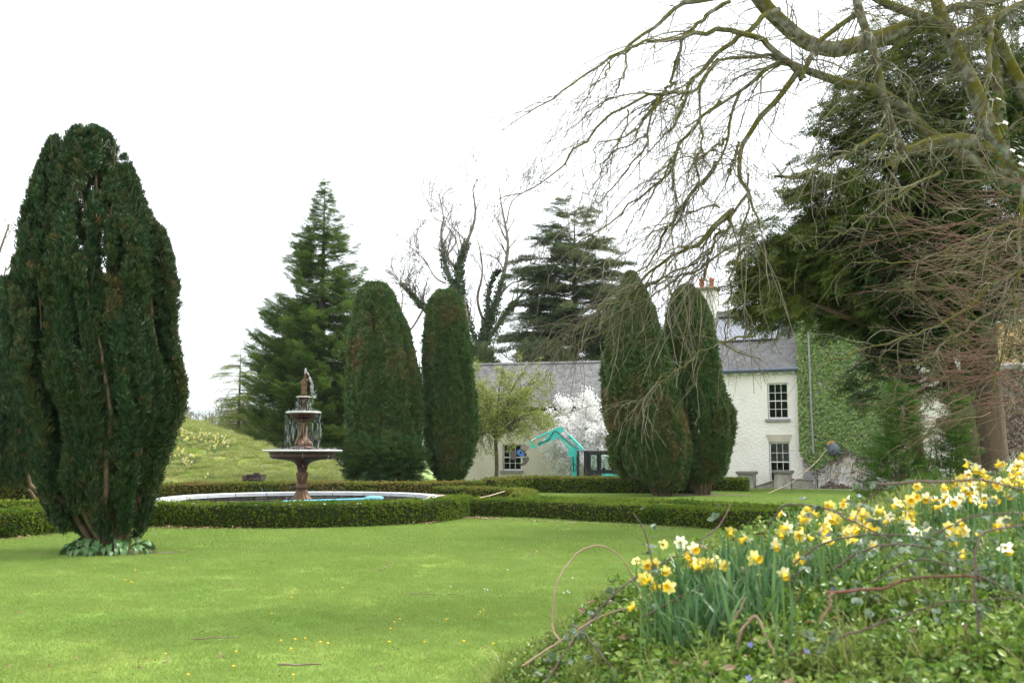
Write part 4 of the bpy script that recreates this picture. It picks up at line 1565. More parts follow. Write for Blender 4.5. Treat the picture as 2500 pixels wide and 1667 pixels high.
S = []
mb = MB()
for q in range(n_):
    s_ = random.uniform(0.02, 0.07)
    o_ = Vector((x[q], y[q], 0.01))
    mb.add([(o_.x - s_, o_.y, 0), (o_.x, o_.y - s_ * .8, 0), (o_.x + s_, o_.y, 0), (o_.x, o_.y + s_ * .8, 0), (o_.x + random.uniform(-.01, .01), o_.y, s_ * .8)],
           np.array([[0, 1, 4], [1, 2, 4], [2, 3, 4], [3, 0, 4]]))
o = mb.build('pebble_gravel', M_peb)
o.location, o.rotation_euler = HK, (0, 0, HA)
tag(o, 'strip of pale pebbles along the foot of the house', 'gravel', kind='stuff')

# ---- hose reel and hoses
M_grey = pbr('grey_plastic', (0.115, 0.135, 0.155), 0.45, spec=0.5)
M_org = pbr('orange_plastic', (0.72, 0.30, 0.06), 0.45, spec=0.5)
M_hose = pbr('tan_hose', (0.52, 0.42, 0.30), 0.6)
rb = HM @ Vector((1.62, -0.62, 1.72))
reel = thing('hose_reel', 'grey wall mounted hose reel with orange top below the ivy', 'hose reel', rb, HA + R(-38))
q = MB().lathe([(0.001, -0.17), (0.24, -0.17), (0.31, -0.13), (0.33, 0), (0.31, 0.13), (0.24, 0.17), (0.001, 0.17)], 32)
o = q.build('drum', M_grey, reel, True)
o.rotation_euler.x = PI / 2
o.location.z = 0.25
q = MB().lathe([(0.001, 0.172), (0.17, 0.172), (0.19, 0.195), (0.12, 0.21), (0.001, 0.21)], 28).build('side_cap', M_grey, reel, True)
q.rotation_euler.x = PI / 2
q.location.z = 0.25
MB().box((-0.36, -0.10, 0.42), (0.06, 0.10, 0.60), bev=0.03).build('orange_top', M_org, reel)
MB().box((-0.365, -0.06, 0.47), (-0.362, 0.06, 0.54)).build('hose_mouth', M_black, reel)
MB().box((0.26, -0.06, 0.05), (0.62, 0.06, 0.12), bev=0.01).build('bracket', M_grey, reel)


def hose(label, px, r_=0.013, sides=6):
    pts = [at(*p) for p in px]
    c = spline(pts, 12 * len(pts))
    o = thing('garden_hose', label, 'hose', tuple(c[0]))
    MB().tube(c, r_, sides).build('hose_line', M_hose, o, True, world=True)
    return o


hose('tan hose stretched from the wall reel down to the grass', [(2018, 1097, 48.3), (1990, 1130, 47.3), (1940, 1172, 46.2), (1900, 1193, 45.3), (1866, 1207, 44.2), (1850, 1210.5, 43.9)], 0.016)
hose('tan hose looping over the pool coping and pale hedge', [(1035, 1228, 28.4), (1048, 1212, 28.9), (1075, 1208, 29.6), (1100, 1211, 30.6), (1135, 1216, 31.5), (1180, 1213, 33.2), (1232, 1199, 36.2)], 0.016)
M_cable = pbr('black_cable', (0.02, 0.02, 0.02), 0.6)
hose2 = thing('wall_tap_pipe', 'thin black standpipe with loop of hose at the quoined corner', 'pipe', tuple(HM @ Vector((0.75, -0.4, 0))), HA)
MB().tube([(0, 0, 0.05), (0.02, 0, 0.5), (-0.02, 0, 1.0)], 0.022, 6).build('pipe', M_cable, hose2)
a = np.linspace(PI, 2 * PI, 14)
MB().tube(np.stack([0.27 + 0.3 * np.cos(a), np.full(14, -0.04), 0.7 + 0.32 * np.sin(a)], 1), 0.013, 6).build('hose_loop', M_hose, hose2, True)

# ================================================================== excavator
M_teal = pbr('turquoise_paint', (0.045, 0.52, 0.47), 0.35, (0.06, 0.58, 0.53), 3, spec=0.5)
M_cab = pbr('cab_black', (0.018, 0.018, 0.02), 0.4, spec=0.5)
M_cabg = pbr('cab_roof_grey', (0.16, 0.165, 0.17), 0.5)
M_steel = pbr('worn_steel', (0.115, 0.105, 0.10), 0.55, (0.17, 0.14, 0.12), 7, metal=0.4)
M_hitch = pbr('hitch_grey', (0.27, 0.24, 0.21), 0.6, (0.33, 0.22, 0.15), 6)
M_blue = pbr('blue_paint', (0.05, 0.20, 0.62), 0.4, spec=0.5)
M_chrome = pbr('chrome_rod', (0.75, 0.75, 0.76), 0.15, metal=1.0)
M_rub = pbr('track_rubber', (0.02, 0.02, 0.02), 0.85)
M_decal = pbr('white_decal', (0.8, 0.8, 0.78), 0.5)
M_seat = pbr('grey_seat', (0.06, 0.075, 0.11), 0.8)
EXD = 50.0
EXO = Vector((at(1465, 1160, EXD)[0], EXD, -0.55))
ex = thing('excavator', 'turquoise mini excavator with black cab and raised arm', 'excavator', EXO)


def exc(cx_, cy_):
    """pixel of the enlarged crop -> (x, z) of the machine"""
    p = at(1230 + cx_ / 7.84, 1000 + cy_ / 7.84, EXD)
    return (p[0] - EXO.x, p[2] - EXO.z)


def exp_(pts, y0, y1, name, mat, parent=ex):
    return MB().poly([exc(*p) for p in pts], y0, y1).build(name, mat, parent)


def ext(a, b_, y, r_, name, mat, parent=ex, sides=10):
    a, b_ = exc(*a), exc(*b_)
    return MB().tube([(a[0], y, a[1]), (b_[0], y, b_[1])], r_, sides).build(name, mat, parent, True)


boom = exp_([(1030, 530), (1045, 480), (1105, 488), (1445, 738), (1520, 762), (1405, 810), (1388, 900), (1388, 1330), (1308, 1330), (1286, 900), (1212, 856), (1216, 806), (1262, 782), (1130, 622)], -0.14, 0.14, 'boom', M_teal)
exp_([(1310, 900), (1330, 900), (1345, 1180), (1325, 1180)], -0.155, -0.142, 'boom_slot', M_cab, boom)
dip = exp_([(495, 752), (520, 690), (720, 592), (850, 492), (838, 432), (1060, 325), (1122, 337), (1162, 388), (1095, 452), (1022, 512), (1022, 542), (700, 684)], -0.11, 0.11, 'dipper_arm', M_teal)
ext((1240, 480), (1515, 752), -0.0, 0.062, 'boom_cylinder', M_teal)
ext((1150, 385), (1245, 485), 0.0, 0.034, 'cylinder_rod', M_chrome)
ext((852, 440), (620, 540), -0.02, 0.050, 'dipper_cylinder', M_teal)
ext((625, 538), (508, 600), -0.02, 0.028, 'cylinder_rod', M_chrome)
exp_([(498, 596), (520, 590), (552, 676), (530, 690)], -0.15, -0.115, 'link_plate', M_teal)
exp_([(430, 660), (500, 600), (512, 612), (450, 680)], -0.15, -0.10, 'link_plate', M_teal)
exp_([(330, 700), (392, 640), (492, 722), (470, 752), (420, 792), (350, 742)], -0.19, 0.19, 'quick_hitch', M_hitch)
exp_([(330, 740), (420, 792), (400, 850), (310, 770)], -0.15, 0.15, 'hitch_neck', M_steel)
rot = exp_([(238, 798), (312, 750), (384, 838), (388, 884), (330, 902), (256, 840)], -0.22, 0.22, 'tilt_rotator', M_blue)
exp_([(300, 812), (320, 790), (352, 816), (332, 848), (310, 846)], -0.228, -0.222, 'rotator_emblem', M_cab, rot)
exp_([(313, 815), (322, 804), (340, 820), (330, 834)], -0.233, -0.2285, 'emblem_mark', M_gilt, rot)
exp_([(385, 832), (430, 820), (440, 880), (390, 900)], -0.16, 0.16, 'rotator_motor', M_cab)
exp_([(135, 815), (175, 785), (240, 792), (252, 836), (232, 880), (225, 962), (190, 955), (132, 938), (128, 880)], -0.30, 0.30, 'grab_jaw', M_steel)
exp_([(352, 918), (470, 898), (484, 950), (446, 1020), (384, 1066), (290, 1072), (372, 1000)], -0.32, 0.32, 'bucket', M_steel)
# hydraulic hoses
for off_ in (0, 16):
    c_ = [exc(x_, y_ + off_) for x_, y_ in ((650, 660), (730, 610), (860, 560), (905, 480), (950, 420), (1010, 412), (1080, 470), (1200, 580), (1330, 680), (1425, 735))]
    MB().tube(spline([(x_, -0.17 - off_ * 0.001, z_) for x_, z_ in c_], 40), 0.014, 6).build('hydraulic_hose', M_cab, ex, True)
a = np.linspace(0, 2 * PI, 24)
c_ = exc(1325, 1105)
MB().tube(np.stack([c_[0] + 0.14 * np.cos(a), np.full(24, -0.2), c_[1] + 0.20 * np.sin(a)], 1), 0.013, 6).build('hydraulic_hose', M_cab, ex, True)
# decals: maker's name along the boom, white plate and orange disc on the dipper
exp_([(722, 592), (790, 548), (806, 568), (740, 612)], -0.1145, -0.1115, 'decal', M_decal, dip)
c_ = exc(622, 668)
o = MB().lathe([(0.001, 0), (0.055, 0), (0.055, 0.004), (0.001, 0.004)], 20).build('round_sticker', M_org, dip)
o.location = (c_[0], -0.112, c_[1])
o.rotation_euler.x = PI / 2
fc = bpy.data.curves.new('boom_lettering', 'FONT')
fc.body = 'KOBELCO'
fc.size = 0.105
fc.extrude = 0.002
fc.align_x, fc.align_y = 'CENTER', 'CENTER'
fo = bpy.data.objects.new('lettering_source', fc)
C.objects.link(fo)
bpy.context.view_layer.update()
lm = bpy.data.meshes.new_from_object(fo.evaluated_get(bpy.context.evaluated_depsgraph_get()))
bpy.data.objects.remove(fo)
lm.materials.clear()
lm.materials.append(M_decal)
o = link('lettering', lm, boom)
p0, p1 = exc(1150, 605), exc(1265, 710)
o.location = ((p0[0] + p1[0]) / 2, -0.1445, (p0[1] + p1[1]) / 2)
o.rotation_euler = (PI / 2, math.atan2(p0[1] - p1[1], p1[0] - p0[0]), 0)
# cab
cw = 0.52
CX0, CZ1 = exc(1398, 772)
CX1, CZ0 = exc(2110, 1300)
rf = MB().box((CX0 - 0.02, -cw - 0.03, CZ1 - 0.06), (CX1 + 0.03, cw + 0.03, CZ1 + 0.01), bev=0.025).build('cab_roof', M_cabg, ex)
MB().tube([(CX0 + 1.05, 0, CZ1 + 0.005), (CX0 + 1.05, 0, CZ1 + 0.09)], 0.05, 12).build('beacon_mount', M_cab, rf)
posts = [exc(1412, 0)[0], exc(1560, 0)[0], exc(1820, 0)[0], CX1 - 0.04]
fr_ = MB()
for yy in (-cw, cw):
    for q, xx in enumerate(posts):
        w_ = (0.035, 0.05, 0.045, 0.05)[q]
        fr_.box((xx - w_, yy - 0.035, CZ0), (xx + w_, yy + 0.035, CZ1 - 0.062))
for xx in (posts[0], posts[-1]):
    fr_.box((xx - 0.03, -cw + 0.036, CZ0), (xx + 0.03, cw - 0.036, CZ0 + 0.3))
    fr_.box((xx - 0.03, -cw + 0.036, CZ1 - 0.16), (xx + 0.03, cw - 0.036, CZ1 - 0.062))
fr_.build('cab_frame', M_cab, ex)
# door: black panel around its rounded pane
for yy in (-cw, cw):
    sg = -1 if yy < 0 else 1
    dx0, dx1 = exc(1600, 0)[0], exc(1800, 0)[0]
    gx0, gx1 = exc(1642, 0)[0], exc(1786, 0)[0]
    gz0, gz1 = exc(0, 1155)[1], exc(0, 862)[1]
    d = MB()
    d.box((dx0, yy - 0.02, CZ0), (dx1, yy + 0.02, gz0)).box((dx0, yy - 0.02, gz1), (dx1, yy + 0.02, CZ1 - 0.065))
    d.box((dx0, yy - 0.02, gz0), (gx0, yy + 0.02, gz1)).box((gx1, yy - 0.02, gz0), (dx1, yy + 0.02, gz1))
    dr_ = d.build('cab_door', M_cab, ex)
    MB().box((gx0, yy - 0.006, gz0), (gx1, yy + 0.006, gz1)).build('pane', M_cabglass, dr_)
    a_ = exc(1545, 1105)
    b_ = exc(1600, 1275)
    MB().poly([(a_[0], a_[1]), (b_[0] - 0.02, a_[1] - 0.11), (b_[0], a_[1] - 0.25), (b_[0] - 0.06, b_[1]), (a_[0], b_[1])], yy - 0.03, yy + 0.03).build('door_handle_panel', M_cabg, dr_)
    x0_, x1_ = exc(1860, 0)[0], CX1 - 0.09
    z0_, z1_ = exc(0, 1150)[1], exc(0, 855)[1]
    MB().box((x0_, yy - 0.005, z0_), (x1_, yy + 0.005, z1_)).build('rear_pane', M_cabglass, ex)
    MB().box((posts[2] + 0.045, yy - 0.03, z1_), (posts[3] - 0.05, yy + 0.03, CZ1 - 0.064)).box((posts[2] + 0.045, yy - 0.03, exc(0, 1215)[1]), (posts[3] - 0.05, yy + 0.03, z0_)).build('cab_side_panel', M_cab, ex)
MB().box((posts[0] - 0.008, -cw + 0.04, CZ0 + 0.3), (posts[0] + 0.008, cw - 0.04, CZ1 - 0.17)).build('windscreen', M_cabglass, ex)
MB().box((CX0 + 0.9, -0.25, 0.9), (CX0 + 1.35, 0.25, 1.02), bev=0.03).box((CX0 + 1.28, -0.25, 1.03), (CX0 + 1.42, 0.25, 1.62), bev=0.05).build('seat', M_seat, ex)
MB().tube([(CX0 + 0.62, -0.15, 0.85), (CX0 + 0.60, -0.15, 1.25)], 0.015, 6).tube([(CX0 + 0.62, 0.15, 0.85), (CX0 + 0.60, 0.15, 1.25)], 0.015, 6).build('control_lever', M_cab, ex)
# body, swing post, undercarriage
bz = exc(0, 1222)[1]
MB().box((exc(1832, 0)[0], -cw - 0.05, 0.66), (CX1 + 0.75, cw + 0.05, bz), bev=0.05).build('engine_cover', M_teal, ex)
MB().box((CX1 + 0.05, -cw - 0.04, bz + 0.002), (CX1 + 0.72, cw + 0.04, bz + 0.45), bev=0.08).build('rear_cover', M_teal, ex)
MB().box((CX0 - 0.02, -cw - 0.02, 0.62), (exc(1830, 0)[0] - 0.005, cw + 0.02, CZ0 - 0.005), bev=0.03).build('cab_base', M_cab, ex)
MB().box((CX0 - 0.5, -0.2, 0.55), (CX0 - 0.025, 0.2, 0.95), bev=0.04).build('swing_post', M_teal, ex)
MB().lathe([(0.001, 0.45), (0.45, 0.45), (0.45, 0.615), (0.001, 0.615)], 28, (CX0 + 0.95, 0, 0)).build('slew_ring', M_cab, ex, True)
MB().box((CX0 + 0.2, -0.5, 0.2), (CX0 + 1.7, 0.5, 0.445)).build('undercarriage', M_cab, ex)
for yy in (-0.72, 0.72):
    p_ = []
    for a in np.linspace(PI / 2, 3 * PI / 2, 8):
        p_.append((CX0 + 0.1 + 0.24 * math.cos(a), 0.25 + 0.24 * math.sin(a)))
    for a in np.linspace(-PI / 2, PI / 2, 8):
        p_.append((CX0 + 1.8 + 0.24 * math.cos(a), 0.25 + 0.24 * math.sin(a)))
    trk = MB().poly(p_, yy - 0.18, yy + 0.18).build('track', M_rub, ex)
    for q in range(5):
        MB().tube([(CX0 + 0.1 + q * 0.425, yy - 0.2, 0.2), (CX0 + 0.1 + q * 0.425, yy + 0.2, 0.2)], 0.12, 14).build('roller', M_steel, trk, True)
MB().box((CX0 - 0.75, -0.85, 0.05), (CX0 - 0.65, 0.85, 0.42), bev=0.02).build('dozer_blade', M_teal, ex)

# ---- loose digger bucket lying at the foot of the mound
p = at(614, 1166, 42.6)
bz_ = float(mound_z(p[0], p[1]))
bk = thing('digger_bucket', 'rusty digger bucket lying open on the mound grass', 'bucket', (p[0], p[1], max(p[2] - 0.1, bz_)), R(-14))
bk.scale = (1, 1, 0.66)
M_rust = pbr('rusty_bucket', (0.12, 0.09, 0.07), 0.8, (0.07, 0.055, 0.05), 6, metal=0.3)
m = MB()
prof = [(0.0, 0.30), (0.0, 0.02), (0.10, -0.06), (0.30, -0.07), (0.42, 0.04), (0.44, 0.30)]
for q in range(len(prof) - 1):
    (y0, z0), (y1, z1) = prof[q], prof[q + 1]
    if q == 0:
        continue
    m.add([(-0.42, y0, z0), (0.42, y0, z0), (0.42, y1, z1), (-0.42, y1, z1), (-0.42, y0, z0 - .02), (0.42, y0, z0 - .02), (0.42, y1 + .02, z1 - .02), (-0.42, y1 + .02, z1 - .02)],
          np.array([[0, 1, 2, 3], [7, 6, 5, 4]]))
m.build('shell', M_rust, bk)
for s_ in (-0.44, 0.42):
    MB().add([(s_, y_, z_) for y_, z_ in prof] + [(s_ + 0.02, y_, z_) for y_, z_ in prof], [np.arange(6)[None], (np.arange(6) + 6)[None, ::-1], np.array([[i, (i + 1) % 6, 6 + (i + 1) % 6, 6 + i] for i in range(6)])]).build('side_plate', M_rust, bk)
MB().box((-0.45, 0.38, 0.28), (0.45, 0.47, 0.36), bev=0.01).build('top_rail', M_rust, bk)
MB().box((-0.14, 0.36, 0.362), (0.14, 0.5, 0.48), bev=0.02).build('hitch_ears', M_rust, bk)

# ---- small yellow machine showing between the middle yews
M_yel = pbr('yellow_paint', (0.62, 0.42, 0.04), 0.45, spec=0.5)
p = at(1026, 1170, 52)
ym = thing('yellow_dumper', 'small yellow machine glimpsed between the two middle yews', 'dumper', (p[0], p[1], -0.45))
ym.scale = (0.9, 0.9, 0.66)
MB().poly([(-0.55, 0.55), (0.45, 0.55), (0.62, 1.05), (-0.72, 1.15), (-0.75, 1.05)], -0.45, 0.45).build('skip', M_yel, ym)
MB().box((-0.7, -0.35, 0.28), (0.9, 0.35, 0.54), bev=0.03).build('chassis', M_cab, ym)
for xx in (-0.45, 0.6):
    for yy in (-0.42, 0.42):
        MB().tube([(xx, yy - 0.12, 0.28), (xx, yy + 0.12, 0.28)], 0.28, 18).build('wheel', M_rub, ym, True)
MB().tube([(0.8, -0.3, 0.5), (0.8, -0.3, 1.3), (0.8, 0.3, 1.3), (0.8, 0.3, 0.5)], 0.03, 8).build('roll_bar', M_yel, ym)
# ================================================================== trees: helpers
UP = np.array([0, 0, 1.0])
M_bark = pbr('grey_brown_bark', (0.14, 0.115, 0.085), 0.9, (0.08, 0.065, 0.05), 5, bump=(25, 0.6, 0.02))
M_yewbark = pbr('yew_bark', (0.17, 0.10, 0.06), 0.9, (0.10, 0.065, 0.045), 4, 0.4, 0.6, bump=(20, 0.6, 0.03), stretch=(1, 1, 0.25))
M_yewstem = pbr('yew_stems', (0.15, 0.105, 0.06), 0.9, (0.085, 0.07, 0.035), 3, 0.4, 0.6)


def sprays(Cn, D, ln, m, L, W, droop=0.15, spread=0.85, jit=0.25, flat=True):
    """flat leafy sprays: m leaves along each of n short twigs."""
    n_ = len(Cn)
    D = norm(D)
    S_ = norm(np.cross(D, UP) + rng.normal(0, 0.25, (n_, 3)))
    t = (np.arange(m) + 0.5) / m
    sg = np.where(np.arange(m) % 2, 1.0, -1.0)
    ln = np.broadcast_to(np.asarray(ln, float), (n_,))
    P = Cn[:, None] + D[:, None] * (ln[:, None] * t[None])[..., None] - UP * (droop * ln[:, None] * t[None] ** 2)[..., None]
    LD = D[:, None] * (0.55 + 0.5 * t[None, :, None]) + S_[:, None] * (sg * spread * (1.1 - 0.6 * t))[None, :, None] + rng.normal(0, jit, (n_, m, 3))
    Nn = np.broadcast_to(np.cross(S_, D)[:, None], (n_, m, 3)) + rng.normal(0, 0.3, (n_, m, 3))
    P, LD, Nn = P.reshape(-1, 3), LD.reshape(-1, 3), Nn.reshape(-1, 3)
    k_ = len(P)
    l_ = np.repeat(np.broadcast_to(np.asarray(L, float), (n_,)), m) * rng.uniform(0.7, 1.25, k_)
    return quad_leaves(P, LD, l_, l_ * W, Nn if flat else None)


def walk(P, D, L, npts, grav=0.1, wig=0.15):
    """n curved polylines grown from P along D."""
    P, D = np.array(P, float), norm(np.array(D, float))
    n_ = len(P)
    out_ = [P.copy()]
    st = (np.broadcast_to(np.asarray(L, float), (n_,)) / (npts - 1))[:, None]
    for _ in range(npts - 1):
        P = P + D * st
        out_.append(P.copy())
        D = norm(D + rng.normal(0, wig, (n_, 3)) - UP * grav)
    return np.stack(out_, 1)


def side_shoots(pts, rad, n_, lmin, lmax, ang=0.9, grav=0.08, wig=0.18, npts=6, rr=0.5, bias=None, smin=0.15, taper=0.25, rmax=None):
    """shoots leaving a batch of polylines pts (B,k,3) with radii rad (B,k)."""
    B, k_, _ = pts.shape
    b = rng.integers(0, B, n_)
    s_ = rng.uniform(smin, 1.0, n_) * (k_ - 1)
    i = np.minimum(s_.astype(int), k_ - 2)
    f = (s_ - i)[:, None]
    P = pts[b, i] * (1 - f) + pts[b, i + 1] * f
    T = norm(pts[b, i + 1] - pts[b, i])
    r0 = (rad[b, i] * (1 - f[:, 0]) + rad[b, i + 1] * f[:, 0])
    pr_ = norm(np.cross(T, rng.normal(size=(n_, 3))))
    D = T * math.cos(ang) + pr_ * math.sin(ang)
    if bias is not None:
        D = D + np.asarray(bias)
    L = rng.uniform(lmin, lmax, n_)
    Q = walk(P, D, L, npts, grav, wig)
    r1 = r0 * rr
    if rmax:
        r1 = np.minimum(r1, rmax)
    Rr = r1[:, None] * np.linspace(1, taper, npts)[None]
    return Q, Rr


def tree_part(name, batches, mat, parent, sides=5, kind=None, smooth=True):
    """batches: list of (pts(B,k,3), rad(B,k), sides)"""
    vf = [tubes(p, r_, s_) for p, r_, s_ in batches]
    V, F = cat(*vf)
    V = V - np.array(root_loc(parent))
    return link(name, mesh_np(name, V, F, mat, smooth), parent, kind)


def leaf_part(name, vf, mat, parent, tint=None):
    V, F = vf
    return link(name, mesh_np(name, V - np.array(root_loc(parent)), F, mat, tint=tint), parent, 'stuff')


# ================================================================== Irish yews
YEW = [(0.030, 0.066, 0.022), (0.048, 0.10, 0.029), (0.075, 0.138, 0.038), (0.125, 0.19, 0.055)]
M_yew1 = leaf('yew_needles_dark', [(0.012, 0.032, 0.014), (0.022, 0.052, 0.020), (0.037, 0.076, 0.026), (0.066, 0.108, 0.036)], 0.12, 0.5, tintcol=(0.16, 0.10, 0.04), spec=0.25,
              patch=(0.026, 0.052, 0.012), pscale=0.9, plo=0.5, phi=0.75, inst=True)
M_yew2 = leaf('yew_needles', YEW, 0.14, 0.5, tintcol=(0.19, 0.13, 0.06), spec=0.25, patch=(0.10, 0.12, 0.022), pscale=0.9, plo=0.54, phi=0.8, inst=True)  # yellowish noise patches put the look of sunlit flanks into the needle colour
M_yew3 = leaf('yew_needles_olive', [(0.034, 0.062, 0.016), (0.058, 0.094, 0.022), (0.09, 0.128, 0.028), (0.145, 0.18, 0.04)], 0.15, 0.5, tintcol=(0.17, 0.19, 0.03), spec=0.2, patch=(0.02, 0.05, 0.012), pscale=0.5, plo=0.5, phi=0.6, inst=True)


PT1, PT2 = tuft_proto('dark_yew_tuft', M_yew1, 30, 0.085, 0.20, 0.55, 0.022), tuft_proto('yew_tuft', M_yew2, 28, 0.09, 0.24, 0.55, 0.022)
PF2, PF3 = fern_proto('yew_spray', M_yew2), fern_proto('olive_yew_spray', M_yew3, 7, 0.16, 0.3, 0.25)


def irish_yew(label, base, D, outline, mat, nplume, per, L, W, brown=(), tintcol=None, gap=None, stems=26, rp=0.13, tuft=0.10, bush=None, hollow=0.0, back=0.45, lobes=(7, 0.05), seed=0, side_tint=0.0):
    o3 = np.array([[*at(l_, y, D)[[0, 2]], at(r_, y, D)[0]] for y, l_, r_ in outline])      # xl, z, xr
    zs, xl, xr = o3[::-1, 1], o3[::-1, 0], o3[::-1, 2]
    bx_, by2 = base
    root = thing('irish_yew', label, 'tree', (bx_, by2, 0), 0, 'clipped columnar yews on the lawn')
    h = zs[-1]
    cz = lambda z: (np.interp(z, zs, xl) + np.interp(z, zs, xr)) / 2
    rz_ = lambda z: np.maximum((np.interp(z, zs, xr) - np.interp(z, zs, xl)) / 2 - rp * 0.9 - 0.065 * per, 0.05)
    # plumes
    ph = rng.uniform(0, 2 * PI, nplume * 2)
    keep = (np.sin(ph) < 0.25) | (rng.uniform(0, 1, nplume * 2) < back)
    ph = ph[keep][:nplume]
    n_ = len(ph)
    kr = np.where(rng.uniform(0, 1, n_) < 0.75, rng.uniform(0.84, 1.0, n_), rng.uniform(0.45, 0.84, n_))
    ptn = np.clip(rng.normal(0.02, 0.07, n_), 0, 0.3)
    z0 = zs[0] + (h - zs[0]) * rng.uniform(-0.02, 0.9, n_) ** 0.95
    ln = np.minimum(rng.uniform(0.7, 2.3, n_) * (h / 8.5), h - z0 + 0.05)
    ln = np.maximum(ln, 0.3)
    # tufts strung along each plume, leaves radiating from every tuft
    m_ = np.maximum((ln / tuft * 2.6).astype(int), 5)
    idx = np.repeat(np.arange(n_), m_)
    nt_ = len(idx)
    t = rng.uniform(0, 1, nt_) ** 0.9
    z = z0[idx] + ln[idx] * t
    pk, k0 = ph[idx], kr[idx]
    lob = 1 + lobes[1] * np.cos(lobes[0] * pk + seed + 0.5 * np.sin(z * 0.9)) + 0.03 * np.cos(15 * pk + seed * 2) + 0.09 * vnoise(pk * 3, z, 50 + seed, 0.9)
    rr = rz_(z) * k0 * np.minimum(lob, 1.06)
    tip = np.clip((t - 0.7) / 0.3, 0, 1)
    rr = rr + 0.05 * tip * np.sin(idx * 7.13)
    oa = pk + rng.normal(0, 1.1, nt_)
    ox = np.stack([np.cos(oa), np.sin(oa)], 1) * (rp * (1 - 0.7 * tip) * rng.uniform(0.5, 1.05, nt_))[:, None]
    Ct = np.stack([cz(z) + np.cos(pk) * rr + ox[:, 0], by2 + np.sin(pk) * rr * 0.95 + ox[:, 1], z], 1)
    outw = np.stack([np.cos(oa), np.sin(oa), np.zeros(nt_)], 1)
    stv = vnoise(pk * 5.2 + seed * 9, z * 0.22, 90 + seed, 1.0) + 0.5 * vnoise(pk * 11 + seed, z * 0.5, 190 + seed, 1.0)
    kf = stv > (-0.62 if per < 1.3 else -0.7) + 0.5 * sm(z, h * 0.8, h * 0.97) * -1
    tp = ptn[idx][kf]
    Ct, outw, z, k0 = Ct[kf], outw[kf], z[kf], k0[kf]
    P, Dr = Ct, UP * 1.0 + outw * 0.5 + rng.normal(0, 0.25, Ct.shape)
    if gap is not None:
        gm = gap(P[:, 0], P[:, 2])
        P, Dr, z, tp = P[~gm], Dr[~gm], z[~gm], tp[~gm]
    tn = tp.copy()
    for (px_, py_, rx_, ry_, st) in brown:
        q = at(px_, py_, D)
        e = ((P[:, 0] - q[0]) / (rx_ * D / FPX)) ** 2 + ((P[:, 2] - q[2]) / (ry_ * D / FPX)) ** 2
        stripe = 0.55 + 0.75 * vnoise(P[:, 0], P[:, 2] * 0.3, 3 + seed, 7.0)
        tn = np.maximum(tn, st * np.clip(1.35 - e, 0, 1) * (P[:, 1] < by2 + 0.3) * np.clip(stripe, 0, 1.2))
    tn = np.maximum(tn, (rng.uniform(0, 1, len(P)) < 0.02) * 0.8)
    tn = np.clip(tn + rng.normal(0, 0.12, len(P)) * (tn > 0.05), 0, 1)
    inst_part('crown', P, Dr, rng.normal(size=P.shape), per * rng.uniform(0.75, 1.3, len(P)), PT1 if mat is M_yew1 else PT2, root, tn)
    # upright stems, bare near the ground and showing here and there between the plumes
    B = []
    for q in range(stems):
        a = random.uniform(0, 2 * PI) if q % 3 else random.uniform(-PI * 0.95, -PI * 0.05)
        kk = random.uniform(0.45, 0.8) if q % 6 else 0.86
        zt = h * random.uniform(0.45, 0.92)
        zz_ = np.linspace(-0.15, zt, 14)
        f = sm(zz_, -0.1, zs[0] + 0.9)
        rad_ = np.where(zz_ < zs[0] + 0.05, 0.22 + 0.35 * rz_(np.full(14, zs[0])) * kk, rz_(zz_) * kk)
        rad_ = 0.25 * (1 - f) + rad_ * f
        x_ = bx_ * (1 - f) + cz(zz_) * f + np.cos(a) * rad_ + np.random.default_rng(q + seed).normal(0, 0.03, 14)
        y_ = by2 + np.sin(a) * rad_ * 0.95
        rb_ = random.uniform(0.035, 0.075)
        B.append((np.stack([x_, y_, zz_], 1)[None], (rb_ * np.linspace(1.15, 0.3, 14))[None], 6))
    # dead twigs filling the inside of the crown
    nt = 500
    zz_ = rng.uniform(zs[0], h * 0.9, nt)
    a = rng.uniform(0, 2 * PI, nt)
    rd = rz_(zz_) * np.sqrt(rng.uniform(0, 0.62, nt))
    P0 = np.stack([cz(zz_) + np.cos(a) * rd, by2 + np.sin(a) * rd, zz_], 1)
    Q = walk(P0, UP * 0.9 + np.stack([np.cos(a), np.sin(a), 0 * a], 1) * 0.15 + rng.normal(0, 0.12, (nt, 3)), rng.uniform(0.3, 0.8, nt), 4, -0.15, 0.1)
    B.append((Q, np.tile([0.016, 0.012, 0.009, 0.004], (nt, 1)), 4))
    tree_part('trunk', B, M_yewstem, root)
    if bush is not None:
        cxp, cyp, rxp, ryp, nb = bush
        q = at(cxp, cyp, D)
        kx, kz = rxp * D / FPX, ryp * D / FPX
        u = norm(rng.normal(size=(nb, 3)))
        u[:, 1] = -np.abs(u[:, 1])
        Pc = np.array([q[0], by2 - 0.55, q[2]]) + u * np.array([kx, 1.5, kz]) * rng.uniform(0.75, 1.0, (nb, 1))
        Pc[:, 2] = np.maximum(Pc[:, 2], 0.05)
        Xb = u + UP * 0.55 + rng.normal(0, 0.3, (nb, 3))
        inst_part('basal_shoots', Pc, Xb, UP + rng.normal(0, 0.3, (nb, 3)), rng.uniform(0.4, 0.65, nb), PF2, root)
    return root


yo = [(316, 167, 247), (338, 122, 300), (389, 98, 318), (430, 86, 338), (500, 60, 358), (570, 50, 407), (640, 30, 425), (720, 22, 436), (860, 26, 445), (935, 40, 458),
      (1010, 70, 451), (1080, 84, 429), (1150, 90, 411), (1225, 108, 393), (1290, 150, 365), (1322, 195, 345)]
D0 = 18.86


